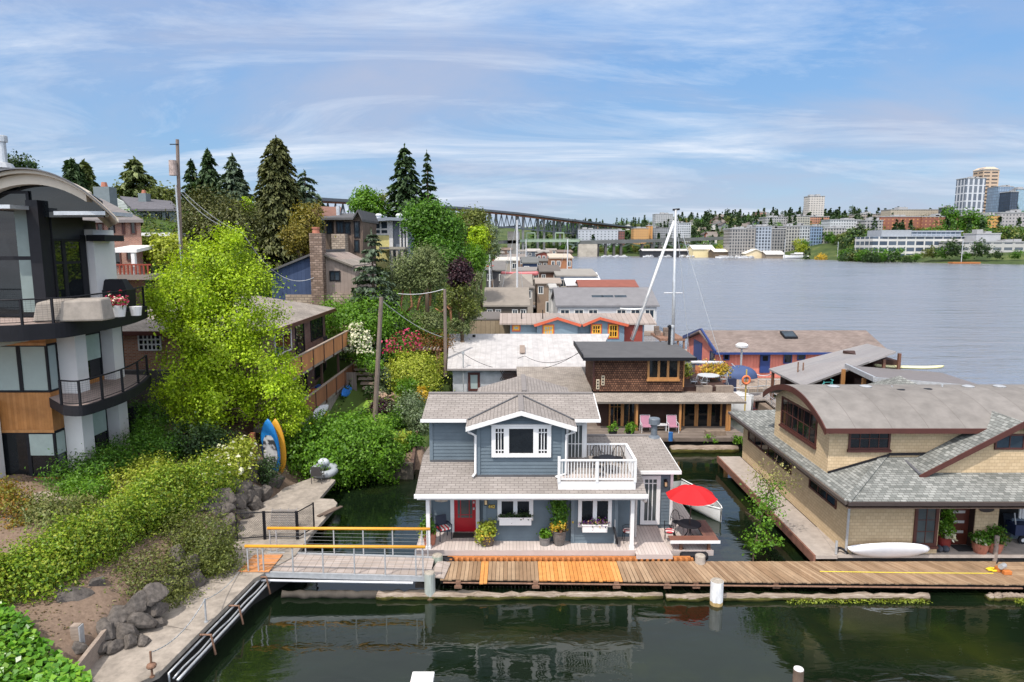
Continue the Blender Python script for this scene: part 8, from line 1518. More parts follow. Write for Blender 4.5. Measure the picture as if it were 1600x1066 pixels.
pine('twisted pine reaching over the white metal roof', (705, 62), [(738, 462, 62, 15, 12), (730, 488, 61, 18, 12), (744, 438, 63, 10, 10), (674, 500, 60, 20, 11), (720, 508, 60, 18, 9), (648, 500, 60.5, 13, 9)], [[(706, 512, 60), (704, 485, 60), (697, 478, 60), (690, 488, 60), (680, 482, 60)], [(703, 484, 60), (709, 470, 60.5), (722, 475, 61), (735, 470, 62)], [(700, 480, 60), (708, 466, 60.5), (712, 462, 61)]], 7500, 87)
# the sapling growing at the dock behind the bench deck
x = A(1178, 872, 26.4).x; t = thing('sapling', 'slender young tree with sparse leaves growing up behind the dock', 'tree', (x, 26.4, .2)); P, Nn = cloud_pts([bl(1185, 840, 26.5, 22, 26), bl(1198, 810, 26.8, 24, 24), bl(1190, 785, 27, 24, 20), bl(1207, 770, 27.2, 22, 20), bl(1175, 852, 26.3, 16, 12), bl(1210, 845, 26.3, 14, 9)], 1450, np.random.default_rng(4), .32, 12, .2); leaf_mesh('crown', P, Nn, .115, M['lf_bright'], t, seed=9, aspect=1.5); P, Nn = cloud_pts([bl(1208, 742, 27.5, 30, 24), bl(1225, 752, 27.5, 22, 14), bl(1195, 755, 27.4, 18, 18)], 650, np.random.default_rng(6), .4, 8, .2); leaf_mesh('crown', P, Nn, .09, M['fl_cream'] if False else leafy('young_leaves', [(.26, .25, .08), (.36, .33, .12)], .3), t, seed=10, aspect=1.6)
q = MB()
for L_ in ([(1176, 880, 26.4), (1180, 850, 26.5), (1188, 815, 26.8), (1198, 780, 27.1), (1208, 735, 27.5), (1215, 712, 27.6)], [(1182, 845, 26.5), (1208, 845, 26.3)], [(1188, 815, 26.8), (1165, 800, 26.7)], [(1192, 800, 26.9), (1228, 790, 27)], [(1200, 770, 27.2), (1232, 745, 27.5)], [(1203, 760, 27.3), (1185, 735, 27.4)]): pts = [A(*c) for c in L_]; q.tube(pts, [.035*(1-.6*i/(len(pts)-1)) for i in range(len(pts))], 5)
q.build('trunk', M['bark'], t)

# wild undergrowth over the bank
rng = np.random.default_rng(31); n = 90000; ux = rng.uniform(-46, -6, n); uy = 41+rng.uniform(0, 1, n)**1.4*110; uz = hn(ux, uy); pt_ = np.sin(ux*.9+uy*.35)+np.sin(uy*.8-ux*.3)+rng.normal(size=n)*.5
ok = (pt_ > -.9) & ~((ux > -28) & (ux < -12.6) & (uy < 57)) & ~((ux > -12.4) & (uy < 53)) ; P = np.stack([ux, uy, uz+rng.uniform(-.05, .55, n)*(1+.4*np.clip(pt_, 0, 2))], 1)[ok]
o = leaf_mesh('undergrowth', P, rng.normal(size=P.shape)*.6+[0, -.2, .8], .30, [M['lf_green'], M['lf_olive'], M['lf_dark'], M['lf_bright']], None, (0, 0, 0), seed=2, midx=np.clip((np.sin(P[:, 0]*.5)+np.sin(P[:, 1]*.33+1)+2+rng.normal(size=len(P))*.5), 0, 3).astype(int)); o['kind'] = 'stuff'
rng = np.random.default_rng(12); n = 9000; ux = rng.uniform(-22, -12, n); uy = rng.uniform(17, 31, n); cl = np.sin(ux*2.1+uy)+np.sin(uy*1.7-ux)+rng.normal(size=n)*.6; ok = cl > .2; P = np.stack([ux, uy, hn(ux, uy)+.02], 1)[ok]
o = leaf_mesh('leaf_litter', P, rng.normal(size=P.shape)*.3+[0, 0, 1], .085, leafy('dead_leaves', [(.20, .13, .06), (.10, .06, .03), (.14, .16, .04), (.34, .27, .16)], .1), None, (0, 0, 0), seed=5); o['kind'] = 'stuff'
# ================================================================ THE ROW OF FLOATING HOUSES BEYOND
PM = {}
def pc(hexs, k=.8, rough=.75):
    if hexs not in PM: PM[hexs] = plain('paint_'+hexs, sc(H('#'+hexs), k), rough, .15, .8)
    return PM[hexs]
def rowhouse(lab, px0, px1, yr, ye, yb, Y, dp, wc, rc, ax='x', nwin=3, trim='e8e4dc', cat='house', name='floating_house', hip=0, door=True):
    a_, b_, c_ = A(px0, ye, Y), A(px1, ye, Y), A((px0+px1)/2, yr, Y+(dp/2 if ax == 'x' else 0)); zb = A(px0, yb, Y).z
    zb = min(zb, a_.z-2.2); t = thing(name, lab, cat, ((a_.x+b_.x)/2, Y+dp/2, .2)); ov = .35
    if ax == 'f': q = MB(); q.slab([(a_.x, Y-ov, a_.z+.3), (b_.x, Y-ov, a_.z+.3), (b_.x, Y+dp, c_.z+.3), (a_.x, Y+dp, c_.z+.3)], .3); q.build('roof', pc(rc), t); gable_walls(a_.x+ov, b_.x-ov, Y, Y+dp-.2, .5, a_.z-.02, 0, 'n', pc(wc), t)
    else: gable_roof(a_.x, b_.x, Y-ov, Y+dp, a_.z, max(c_.z, a_.z+.4), ax, pc(rc), t, .22, hip=hip); gable_walls(a_.x+ov, b_.x-ov, Y, Y+dp-ov, .5, a_.z-.15, max(c_.z-.3, a_.z+.1), ax, pc(wc), t)
    MB().box(a_.x-.4, b_.x+.4, Y-1.6, Y+dp, .05, .55).build('float', M['wood_weather'], t)
    w = (b_.x-a_.x-2*ov)/max(nwin, 1)
    for i in range(nwin):
        x = a_.x+ov+w*(i+.5); hgt = a_.z-.6
        if door and i == nwin//2: window(t, (0, Y, 0), FX, FN, x-.5, x+.5, .6, min(2.7, hgt), pc(trim), M['curtain'], trim=.14, name='door')
        else: window(t, (0, Y, 0), FX, FN, x-min(.8, w*.35), x+min(.8, w*.35), max(1.3, hgt-1.5), hgt, pc(trim), M['glass_blue'], trim=.14, cols=2, bar=.08)
    return t
rowhouse('low tan roofed houseboat with terrace in front of the dark wooden one', 836, 878, 434, 442, 452, 127, 9, '8f7a66', 'a3968a', nwin=3); rowhouse('low grey roofed houseboat before the navy one', 806, 846, 417, 423, 436, 152, 9, '77716b', '8b8580', nwin=3); rowhouse('flat pale roofed houseboat between masts', 772, 812, 404, 408, 420, 185, 10, 'a39a8c', 'cfc8bd', 'f'); rowhouse('brown shingled houseboat near the bridge side', 792, 822, 397, 402, 412, 215, 9, '7a5c48', '8a8078')
g = rowhouse('long grey roofed white floating house with three skylights', 868, 1030, 449, 477, 489, 100, 13, 'c9c8c8', '807e80', nwin=7)
for px in (935, 950, 971): p = A(px, 470, 102); q = MB(); q.slab([(p.x-.9, 101.2, p.z-.1), (p.x+.9, 101.2, p.z-.1), (p.x+.9, 103.2, p.z+.75), (p.x-.9, 103.2, p.z+.75)], .12); q.build('skylight', M['glass_blue'], g)
rowhouse('wide tan grey roofed floating house with dark open porch', 755, 828, 449, 477, 488, 100, 13, '5f564d', '8f867c', nwin=5)
rowhouse('grey brown hip roofed floating house behind the tan grey roof', 778, 836, 426, 449, 452, 126, 14, '9a9288', '857d75', hip=3, nwin=3)
rowhouse('small white two storey float building beside the white trawler', 858, 871, 444, 449, 472, 112, 8, 'dcdad6', 'b8b5b0', nwin=2, door=False)
rowhouse('low rust red roofed floating house by open water', 904, 998, 437, 448, 452, 125, 9, '8c5a48', '8e5446', nwin=5)
rowhouse('floating house with broad white flat roof', 884, 942, 431, 447, 450, 131, 10, 'b39a84', 'e4e4e6', 'f', nwin=3); rowhouse('blue grey floating house with large dark window', 868, 934, 425, 432, 452, 136, 10, '8a96a4', '9a948c', 'f', nwin=3)
rowhouse('dark wooden two storey houseboat with arched gable', 842, 876, 414, 424, 446, 142, 11, '6a4a3a', '6a625c', 'x', nwin=3); rowhouse('charcoal floating house with white upper band', 757, 790, 412, 424, 438, 150, 10, '4c4a4c', '77736f', 'f', nwin=3)
rowhouse('navy floating house with round window', 815, 842, 404, 412, 424, 168, 9, '3a4a68', '6f6f6c', 'f', nwin=2); rowhouse('timber decked houseboat with orange railings', 858, 896, 399, 404, 420, 178, 12, 'a8714d', 'c9b8a4', 'f', nwin=4)
rowhouse('grey gabled floating house at the water edge', 893, 930, 421, 430, 436, 150, 8, '77726c', '6f6c6a', 'y', nwin=2)
rr = random.Random(12); cols = ['b7a794', '8f9aa3', '6f5b4c', 'c7c3bc', '5a6470', 'a06a4c', '8b4a3c', '49586a', '9b8f7c', 'd4cdc0']; rcs = ['8f8880', 'a09a92', '6d6964', 'b5aea6', '7c6a5e']
adj = ['tan', 'blue grey', 'brown', 'pale', 'slate', 'orange brown', 'brick red', 'navy grey', 'khaki', 'cream']
for i in range(34):
    Y = 185+i*8.5+rr.uniform(-4, 4); px = rr.uniform(768, 893-i*.5); w = rr.uniform(11, 17)*(220/Y)**.5; zt = rr.uniform(5, 10.5); d0 = A(px, 390, Y); ye = 384+(CAM_H-zt)/Y*FPX*.985-.0; c = rr.randrange(10)
    rowhouse('%s floating house far along the crowded houseboat row' % adj[c], px-w, px+w, ye-rr.uniform(2, 4), ye, ye+9, Y, 9, cols[c], rr.choice(rcs), rr.choice('xfy'), nwin=rr.choice((2, 3)), door=False)['group'] = 'floating houses far along the row'
def cruiser(lab, px, py, Y, Ln, rz, col=(.74, .74, .74), cabin=True, grp=None, name='motor_boat'):
    p = A(px, py, Y); d = Vector((math.cos(rz), math.sin(rz), 0))*Ln/2; t = boat_hull(lab, (p.x-d.x, Y-d.y, 0), (p.x+d.x, Y+d.y, 0), Ln*.3, Ln*.13, col, name=name, inner=(.5, .5, .5), bench=False)
    if grp: t['group'] = grp
    if cabin:
        q = MB(); q.obox(p.x-d.x*.15, Y-d.y*.15, Ln*.08, Ln*.5, Ln*.2, Ln*.13, rz); q.build('cabin', M['white'], t); q = MB(); q.obox(p.x-d.x*.15, Y-d.y*.15, Ln*.15, Ln*.505, Ln*.205, Ln*.035, rz); q.build('window', M['glass'], t); q = MB(); q.obox(p.x-d.x*.25, Y-d.y*.25, Ln*.21, Ln*.3, Ln*.2, Ln*.05, rz); q.build('flybridge', M['white'], t)
    return t
cruiser('white trawler yacht moored beside the tan grey roof', 842, 470, 104, 9, math.radians(10))
for px, pt, pb, Y, lab in ((808, 344, 452, 112, 'tall white mast with dark base above the houseboats'), (887, 374, 418, 160, 'thin white mast at the edge of the houseboat row'), (822, 374, 400, 200, 'white mast near the bascule bridge pier'), (765, 398, 445, 118, 'short mast beside the charcoal floating house'), (798, 388, 420, 170, 'slim mast behind the tall white mast')):
    a_ = A(px, pt, Y); t = thing('sailing_boat', 'small sailing boat under a '+lab, 'boat', (a_.x, Y, 0)); q = MB(); q.tube([(a_.x, Y, .6), (a_.x, Y, a_.z)], [.20, .13] if Y < 130 else [.17, .12], 7); q.build('mast', M['white_metal'], t); st = hull_pts(8, 2.4, 1); placed('hull', shell_mesh(st, 1.3), M['white'], X4((a_.x, Y, .35), 0, 0, math.radians(80)), t)
    for s_ in (-1, 1): q = MB(); q.tube([(a_.x, Y, a_.z-.1), (a_.x+s_*(3.6 if s_ < 0 else 1.3), Y-1, .9)], .03, 4); q.build('stay', M['galv'], t)
kayak('long pink tarpaulin covered boat behind the grey brown hip roof', (A(812, 426, 134).x, 134, A(812, 427, 134).z), (0, 0, .05), 7.4, 1.6, (.58, .17, .17), cockpit=False, name='covered_boat', cat='boat', dp=1.1); kayak('white kayak on the porch rail of the skylight house', (A(988, 482, 98).x, 98, A(988, 483, 98).z), (0, 0, 0), 3.6, .7, (.76, .76, .74), cockpit=False); kayak('red canoe on the charcoal floating house roof', (A(759, 417, 149).x, 149, A(759, 416, 149).z), (0, 0, 0), 3.5, 1.0, (.6, .07, .05), cockpit=False)
t = thing('dome_shed', 'white arched boat shed at the end of the houseboat row', 'shed', (A(872, 395, 330).x, 330, 0)); p = A(872, 395, 330); q = MB(); q.prism([(p.x+4.5*math.cos(a_), 330, .5+6.5*math.sin(a_)) for a_ in np.linspace(0, math.pi, 13)], (0, 14, 0)); q.build('cover', M['white'], t)
t = thing('timber_dock', 'cluttered brown dock with furniture at the end of the skylight house', 'dock', (A(1042, 500, 88).x, 88, .1)); a_, b2 = A(1022, 497, 90), A(1060, 497, 90); q = MB(); q.box(a_.x, b2.x, 86, 92, 1.0, 1.3)
for k in range(5): q.box(a_.x+k*.75, a_.x+k*.75+.2, 86.1, 86.4, -1, 1.0)
q.build('deck', plain('rust_deck', (.22, .12, .08), .9, .3), t); rr = random.Random(2)
mcl = plain('mixed_clutter', (.20, .15, .12), .9, .5, 2)
for k in range(8): x = rr.uniform(a_.x, b2.x-.8); y = rr.uniform(87, 91); T(MB().box(x, x+.6, y, y+.6, 1.302, 1.302+rr.uniform(.4, 1.3)), 'crate', mcl, 'brown crate stacked on the cluttered dock by the skylight house', 'crate', 'crates on the cluttered dock')
q = MB(); q.box(A(1040, 520, 78).x, A(1102, 520, 78).x, 76, 81, .3, .7)
for k in range(4): x = A(1012+k*12, 520, 74).x; q.box(x, x+.15, 76.2, 76.4, .3, 2.0)
T(q, 'dock', M['wood_weather'], 'grey dock with tall stakes between the blue and salmon houses', 'dock')
# ================================================================ BRIDGES
HB = thing('bridge', 'high dark steel truss bridge with rust coloured edge crossing behind the trees', 'bridge', (0, 800, 0)); stl = plain('grey_green_steel', (.11, .125, .14), .7, .2, .1); rst = plain('rust_edge', (.30, .13, .075), .8, .3, .1); con = plain('bridge_concrete', (.30, .29, .27), .9, .25, .08)
BPX = [(440, 309), (505, 313), (600, 318), (700, 325), (800, 334), (880, 344), (965, 354), (1010, 358)]; BY = [480, 545, 640, 740, 840, 920, 1120, 1250]; pts = [A(px, py, Y) for (px, py), Y in zip(BPX, BY)]
dk_, eg, tr_, pr_ = MB(), MB(), MB(), MB()
for a_, b2 in zip(pts[:-1], pts[1:]):
    dk_.bar(a_, b2, 24, 2.2); e_ = Vector((0, -12.2, -2.0)); eg.bar(a_+e_, b2+e_, .5, 1.6); dep = 17
    n = max(2, int((b2-a_).length/11)); dn = Vector((0, -10, -dep)); up = Vector((0, -10, -2))
    if a_.x < A(885, 345, 920).x:
        tr_.bar(a_+dn, b2+dn, 1.4, 1.6); tr_.bar(a_+up, b2+up, 1.2, 1.2)
        for k in range(n): s0, s1 = a_.lerp(b2, k/n), a_.lerp(b2, (k+1)/n); m_ = s0.lerp(s1, .5); tr_.bar(s0+up, m_+dn, .7); tr_.bar(m_+dn, s1+up, .7); tr_.bar(s0+up, s0+dn, .6)
for px, Y, yb in ((770, 810, 380), (812, 850, 395), (845, 885, 395), (870, 915, 390), (900, 960, 372), (925, 1020, 368), (950, 1090, 366)):
    p = A(px, yb, Y); zt = A(px, np.interp(px, [q_[0] for q_ in BPX], [q_[1] for q_ in BPX]), Y).z-2
    for o_ in (-4, 4): pr_.box(p.x-1.4+o_, p.x+1.4+o_, Y-3, Y+3, 0, zt)
a_, b2 = A(745, 345, 790), A(800, 350, 845)
tr_.tube([pts[3]+Vector((0, -10, -17)), A(768, 357, 815), A(812, 353, 850)], 1.1, 5)
dk_.build('deck', stl, HB); eg.build('rust_edge', rst, HB); tr_.build('truss', stl, HB); pr_.build('pier', con, HB)
LB = thing('bridge', 'low bascule bridge with pale green span and stone pier', 'bridge', (120, 860, 0)); grn = plain('pale_green_steel', (.24, .31, .22), .7, .15, .1); Yl = 850
def lb(px, py, Y=Yl): return A(px, py, Y)
q = MB(); q.bar(lb(740, 379), lb(812, 378), 12, 4); q.bar(lb(905, 379), lb(1000, 377), 12, 4.5); q.bar(lb(1000, 377), lb(1140, 372), 12, 4); q.build('deck', plain('dark_deck_steel', (.10, .105, .10), .8, .2, .1), LB)
q = MB(); q.bar(lb(810, 376.5), lb(906, 376.5), 12, 3); 
for px in (823, 868): q.bar(lb(px, 376), lb(px, 364), 1.2); q.bar(lb(px+13, 376), lb(px+13, 364), 1.2); q.bar(lb(px, 364), lb(px+13, 364), 1.4)
for k in range(20): q.bar(lb(810+k*5, 373.6), lb(815+k*5, 373.6), .5); q.bar(lb(810+k*5, 376), lb(810+k*5, 373.6), .5)
q.build('lift_span', grn, LB)
q = MB(); q.bar(lb(893, 388), lb(905, 380), 2); q.bar(lb(908, 386), lb(885, 380), 2)
for px in range(935, 1136, 26): q.bar(lb(px, 381), lb(px+13, 385), 1.2); q.bar(lb(px+13, 385), lb(px+26, 380.5), 1.2)
q.build('under_truss', grn, LB)
spm = plain('pale_stone_pier', (.38, .34, .28), .9, .35, .12)
x0, x1 = lb(903, 390).x, lb(932, 390).x; MB().box(x0, x1, Yl-8, Yl+8, 0, lb(915, 379).z-2).build('stone_pier', spm, LB); x0, x1 = lb(793, 390).x, lb(812, 390).x; MB().box(x0, x1, Yl-6, Yl+8, 0, lb(800, 362).z).build('stone_pier', spm, LB)
cm = plain('dark_column', (.08, .075, .07), .9, .3, .1)
for px in (934, 946, 959, 970, 1003, 1018, 1030, 1060, 1100): p = lb(px, 390); MB().box(p.x-1.3, p.x+1.3, Yl-4, Yl+4, 0, lb(px, 381).z).build('column', cm, LB)
# ================================================================ THE FAR SHORE
def block(lab, px0, px1, yt, yb, Y, dp, wall, win=(.03, .04, .05), bw=3.2, bh=3.3, ww=.6, wh=.5, name='apartment_building', cat='building', roof=None, vary=.4, top=None, grp=None, lit=None):
    a_, b2 = A(px0, yt, Y), A(px1, yt, Y); zb = min(A(px0, yb, Y).z, hf1((a_.x+b2.x)/2, Y))-3; wall = sc(wall, .8); t = thing(name, lab, cat, ((a_.x+b2.x)/2, Y+dp/2, zb), grp); bw = (b2.x-a_.x)/max(1, round((b2.x-a_.x)/bw))
    MB().box(a_.x, b2.x, Y, Y+dp, zb, a_.z).build('wall', facade('facade_%d_%d' % (px0*10, yt*10), wall, win, bw, bh, ww, wh, vary=vary, lit=lit), t)
    q = MB(); q.box(a_.x-.4, b2.x+.4, Y-.4, Y+dp+.4, a_.z+.003, a_.z+.9); 
    rr = random.Random(int(px0)); 
    for k in range(2): x = a_.x+(b2.x-a_.x)*rr.uniform(.1, .7); q.box(x, x+min(6, (b2.x-a_.x)*.25), Y+dp*.2, Y+dp*.6, a_.z+.9, a_.z+.9+rr.uniform(1, 3))
    q.build('roof', roof or pc('a9a8a8'), t); return t
gw, bw_, wt = (.33, .31, .29), (.20, .23, .28), (.44, .44, .44)
for px0, px1, yt, c, lab in ((1141, 1166, 358, gw, 'pale grey waterfront apartment slab next to the low bridge end'), (1166, 1181, 357, (.30, .28, .26), 'brown grey apartment slab with stair tower'), (1182, 1206, 354, (.36, .40, .46), 'bluish apartment slab behind the boat sheds'), (1206, 1228, 358, (.26, .25, .24), 'dark banded apartment slab'), (1228, 1250, 354, (.40, .38, .35), 'cream banded apartment slab above the cream boat shed'), (1250, 1266, 353, (.48, .49, .50), 'white topped apartment slab behind the trees'), (1266, 1286, 354, (.20, .28, .40), 'blue striped apartment slab'), (1286, 1322, 357, (.46, .43, .40), 'stepped beige apartment slab at the fir trees')): block(lab, px0, px1, yt, 381, 740, 22, c, bw=3.0, ww=.58, wh=.66, win=(.018, .024, .032))
block('white office block behind the apartment slabs', 1298, 1346, 344, 366, 830, 25, (.56, .57, .58), ww=.5, wh=.4); block('long low grey office beside the low bridge', 903, 966, 359, 377, 930, 24, (.50, .52, .56), bw=5, ww=.35, wh=.35); block('dark red brick block next to the long grey office', 966, 976, 361, 377, 932, 20, (.24, .09, .07)); block('orange apartment block on the far slope', 990, 1014, 357, 373, 960, 20, (.62, .34, .13), ww=.3, wh=.4); block('orange corner tower of the far slope', 1012, 1020, 353, 366, 975, 12, (.60, .30, .10), ww=.3); block('grey roofed apartment block behind the orange one', 1016, 1046, 357, 371, 990, 22, (.33, .33, .34)); block('white apartment block partly behind the tall mast', 1050, 1080, 349, 364, 1010, 20, (.55, .56, .58)); block('white hilltop building among dark trees', 1024, 1052, 335, 346, 1250, 25, wt, ww=.4)
block('grey mid rise on the hill with terraces', 1196, 1232, 340, 356, 980, 25, (.42, .41, .40)); block('red topped hilltop block', 1182, 1198, 332, 342, 1200, 20, (.42, .22, .17)); block('pale hilltop block beside the red topped one', 1198, 1226, 336, 344, 1180, 20, (.50, .48, .46)); block('tan and green glass mid rise', 1240, 1266, 338, 354, 960, 22, (.42, .40, .34)); block('orange brick mid rise', 1262, 1296, 339, 352, 980, 22, (.50, .24, .15)); block('beige tower standing alone on the skyline', 1265, 1289, 307, 340, 1050, 20, (.58, .53, .48), bw=4, ww=.45, wh=.35)
block('long red brick dormitory with orange windows', 1376, 1441, 339, 357, 800, 24, (.30, .115, .075), (.50, .24, .10), bw=5, bh=4, ww=.35, wh=.35); block('red brick dormitory wing with grey centre', 1441, 1480, 339, 357, 798, 24, (.28, .105, .07), (.48, .24, .10), bw=5, bh=4, ww=.35, wh=.35); block('pale tan institutional slab on the ridge', 1392, 1479, 328, 340, 900, 24, (.47, .40, .31), ww=.2, wh=.3); block('tan low slab left of the ridge', 1340, 1392, 335, 346, 930, 22, (.44, .38, .33)); block('grey terraced block before the dormitory', 1352, 1380, 345, 357, 790, 18, (.40, .38, .37))
block('white framed glass tower of stacked panels', 1510, 1541, 279, 352, 820, 18, (.60, .61, .64), (.075, .09, .12), bw=6, bh=9, ww=.62, wh=.86, name='tower', cat='tower', vary=.25); tt = block('tall tan tower with stepped crown', 1537, 1562, 266, 350, 900, 20, (.55, .40, .28), (.05, .04, .035), bw=9, bh=4.4, ww=.74, wh=.42, name='tower', cat='tower', vary=.1)
p0_, p1_ = A(1535, 266, 905), A(1557, 263, 905); q = MB(); q.hexa([(p0_.x, 900, p0_.z+.95), (p1_.x, 900, p0_.z+.95), (p1_.x, 925, p0_.z+.95), (p0_.x, 925, p0_.z+.95), (p0_.x+4, 904, p0_.z+4), (p1_.x-4, 904, p0_.z+4), (p1_.x-4, 920, p0_.z+4), (p0_.x+4, 920, p0_.z+4)]); q.build('crown', pc('cdb9a2'), tt)
block('blue glass tower with flat top', 1560, 1584, 292, 335, 880, 22, (.16, .21, .28), (.22, .30, .40), bw=3, bh=3.5, ww=.8, wh=.75, name='tower', cat='tower'); block('dark navy tower slab', 1580, 1592, 300, 335, 860, 20, (.035, .05, .075), (.05, .07, .11), ww=.7, wh=.7, name='tower', cat='tower'); block('pale blue glass tower cut by the frame edge', 1590, 1630, 296, 340, 870, 22, (.32, .44, .52), (.26, .38, .48), ww=.8, wh=.8, name='tower', cat='tower'); block('dark low tower left of the white framed one', 1482, 1498, 324, 350, 870, 20, (.10, .11, .13), name='tower', cat='tower')
for px0, px1, yt, c, lab in ((1513, 1524, 337, (.27, .13, .09), 'brown condominium block below the towers'), (1524, 1542, 334, (.46, .42, .40), 'pale stepped condominium block'), (1542, 1563, 337, (.62, .34, .11), 'orange condominium block below the tan tower'), (1563, 1605, 333, (.42, .39, .38), 'grey condominium row below the blue tower')): block(lab, px0, px1, yt, 356, 700, 18, c, ww=.4, wh=.4)
gl = thing('laboratory_building', 'long white and glass laboratory building on the far waterfront', 'building', (A(1440, 380, 575).x, 585, 2)); a_, b2 = A(1364, 370, 575), A(1512, 370, 575); c_ = A(1380, 357, 575)
fg = facade('lab_facade', (.52, .50, .47), (.035, .05, .075), 7.6, 5.2, .84, .62, vary=.25, lit=(.2, .25, .3)); MB().box(a_.x, b2.x, 575, 605, .5, a_.z).build('wall', fg, gl); q = MB(); q.box(c_.x, b2.x+1.5, 574, 604, a_.z+.003, a_.z+.5); q.box(c_.x+25, b2.x-2, 578, 602, a_.z+4.2, a_.z+5); q.build('roof', pc('b4b9c2'), gl); MB().box(c_.x+26, b2.x-3, 579, 601, a_.z+.5, a_.z+4.2).build('clerestory', facade('clere', (.30, .33, .37), (.10, .13, .17), 4, 4, .8, .7), gl); MB().box(c_.x, c_.x+25, 577, 600, a_.z+.5, a_.z+5.5).build('plant_room', pc('a4a8ad'), gl)
block('low white waterfront office at the frame edge', 1504, 1640, 379, 398, 545, 30, (.50, .48, .45), (.05, .07, .09), bw=9, bh=5, ww=.75, wh=.45); block('grey rooftop plant block of the waterfront office', 1526, 1564, 366, 380, 560, 16, (.42, .42, .43), ww=.05, wh=.05)
# boat sheds and marina
def shed(lab, px0, px1, yr, ye, Y, dp, wc, rc, ax='x'):
    a_, b2, c_ = A(px0, ye, Y), A(px1, ye, Y), A((px0+px1)/2, yr, Y+dp/2 if ax == 'x' else Y); t = thing('boat_shed', lab, 'boat shed', ((a_.x+b2.x)/2, Y, 0)); gable_roof(a_.x, b2.x, Y-1, Y+dp, a_.z, c_.z, ax, pc(rc, .95), t, .6); gable_walls(a_.x+1, b2.x-1, Y, Y+dp-1, -.2, a_.z-.3, c_.z-.6, ax, pc(wc, .9), t); return t
shed('cream boat shed with ribbed white roof', 1082, 1117, 383, 389, 770, 26, 'e0cfa0', 'e6e4dc'); shed('low cream boat shed with open mooring bays', 1115, 1168, 389, 393, 745, 24, '6a5a48', 'e8dccb'); shed('cream gabled boat shed end', 1164, 1197, 389, 396, 728, 24, 'dcc9a4', 'e8e0d2', 'y'); shed('long covered marina with dark bays', 1003, 1080, 389, 391.5, 790, 20, '2c2e34', 'bdb8b4'); shed('white roofed boat house beside the yacht', 1196, 1226, 392, 397, 715, 20, '8c7f70', 'e2ddd6'); shed('low pink roofed marina office', 1190, 1245, 387, 390, 760, 18, 'bfa594', 'd8c2b4')
cruiser('large white motor yacht moored before the far shore trees', 1243, 400, 690, 24, math.radians(175))
rr = random.Random(9); L0 = None
for k in range(46): px = rr.choice((rr.uniform(935, 1080), rr.uniform(1120, 1165), rr.uniform(1196, 1225))); Y = 790 if px < 1082 else 738; o = cruiser('small white motor boat moored at the far marina', px, 400, Y-rr.uniform(2, 22), rr.uniform(7, 12), rr.uniform(-.5, .5)+(math.pi if rr.random() < .5 else 0), cabin=True, grp='motor boats at the far marina') if k == 0 else copy_tree(o if L0 is None else L0, Vector((A(px, 400, Y).x, Y-rr.uniform(2, 22), 0)), rz=rr.uniform(-.6, .6)); L0 = L0 or o
q = MB(); q.box(A(1485, 411, 500).x, A(1528, 411, 500).x, 497, 503, .2, 1.2); T(q, 'pontoon', pc('b5713c'), 'orange brown pontoon at the far grassy shore', 'pontoon')
# far houses and trees
rr = random.Random(21); hp_ = []
HC = [('white', 'd8d4cc'), ('cream', 'd9c9a8'), ('grey', '9fa0a2'), ('blue grey', '8494a6'), ('brown', '8a6a54'), ('red brown', '9a5a48')]
for c, (nm, hx) in enumerate(HC):
    t = thing('hill_house', nm+' gabled house among the trees of the far hillside', 'house', (0, 0, -100), 'houses on the far hillside'); gable_walls(-5, 5, -4, 4, -101, -94.6, -91.8, 'x' if c % 2 else 'y', pc(hx), t); gable_roof(-5.6, 5.6, -4.6, 4.6, -94.6, -91.6, 'x' if c % 2 else 'y', pc(rr.choice(('6c6662', '7d736c', '584f4c'))), t, .3); MB().box(-3, -1.4, -4.06, -4.0, -98, -96.2).build('window', M['glass_blue'], t); MB().box(1.2, 2.8, -4.06, -4.0, -98, -96.2).build('window', M['glass_blue'], t); hp_.append(t)
cnt = 0
for k in range(110):
    px = rr.uniform(880, 1380); Y = rr.uniform(930, 1500); d = ray(px, 384); x = d.x/d.y*Y; z = hf1(x, Y)
    if z < 8: continue
    s_ = rr.uniform(.8, 1.6); src = hp_[k % 6]; first = k < 6
    if first: src.location = (x, Y, z); src.rotation_euler = (0, 0, rr.uniform(-.6, .6)); src.scale = (s_,)*3
    else: copy_tree(src, (x, Y, z), rz=rr.uniform(-.6, .6), scale=s_)
def far_tree(kind, m, seed, lab, grp):
    rng = np.random.default_rng(seed); og = (0, 0, 0)
    if kind == 'c': P, Nn, D, S = conifer_pts((0, 0, 0), 1, .21, rng, lev=14, nb=7, per=9, size=.085, ragged=.4, taper=.7); S = S*1.0
    else: P, Nn = cloud_pts([(0, 0, .58, .36, .36, .30), (.22, .05, .45, .26, .26, .26), (-.2, -.08, .48, .26, .28, .26), (.05, -.2, .4, .24, .24, .24)], 1100, rng, .24, 26, .55); S = np.full(len(P), .075); D = None
    o = leaf_mesh('tree', P, Nn, S, [m, M['bark']], None, og, aspect=1.6, seed=seed, long_dir=D); me = o.data
    o['label'] = lab; o['category'] = 'tree'; o['group'] = grp; return o
lib = [far_tree('c', M['lf_fir'], 1, 'dark conifer on the far hillside', 'dark conifers of the far hillside'), far_tree('d', M['lf_dark'], 3, 'dark broadleaf tree on the far hillside', 'dark broadleaf trees of the far hillside'), far_tree('d', M['lf_green'], 4, 'green broadleaf tree on the far hillside', 'green broadleaf trees of the far hillside'), far_tree('d', M['lf_olive'], 5, 'olive green tree on the far hillside', 'olive trees of the far hillside'), far_tree('d', M['lf_yellow'], 6, 'yellow green tree on the far shore', 'yellow green trees of the far shore')]
used = set()
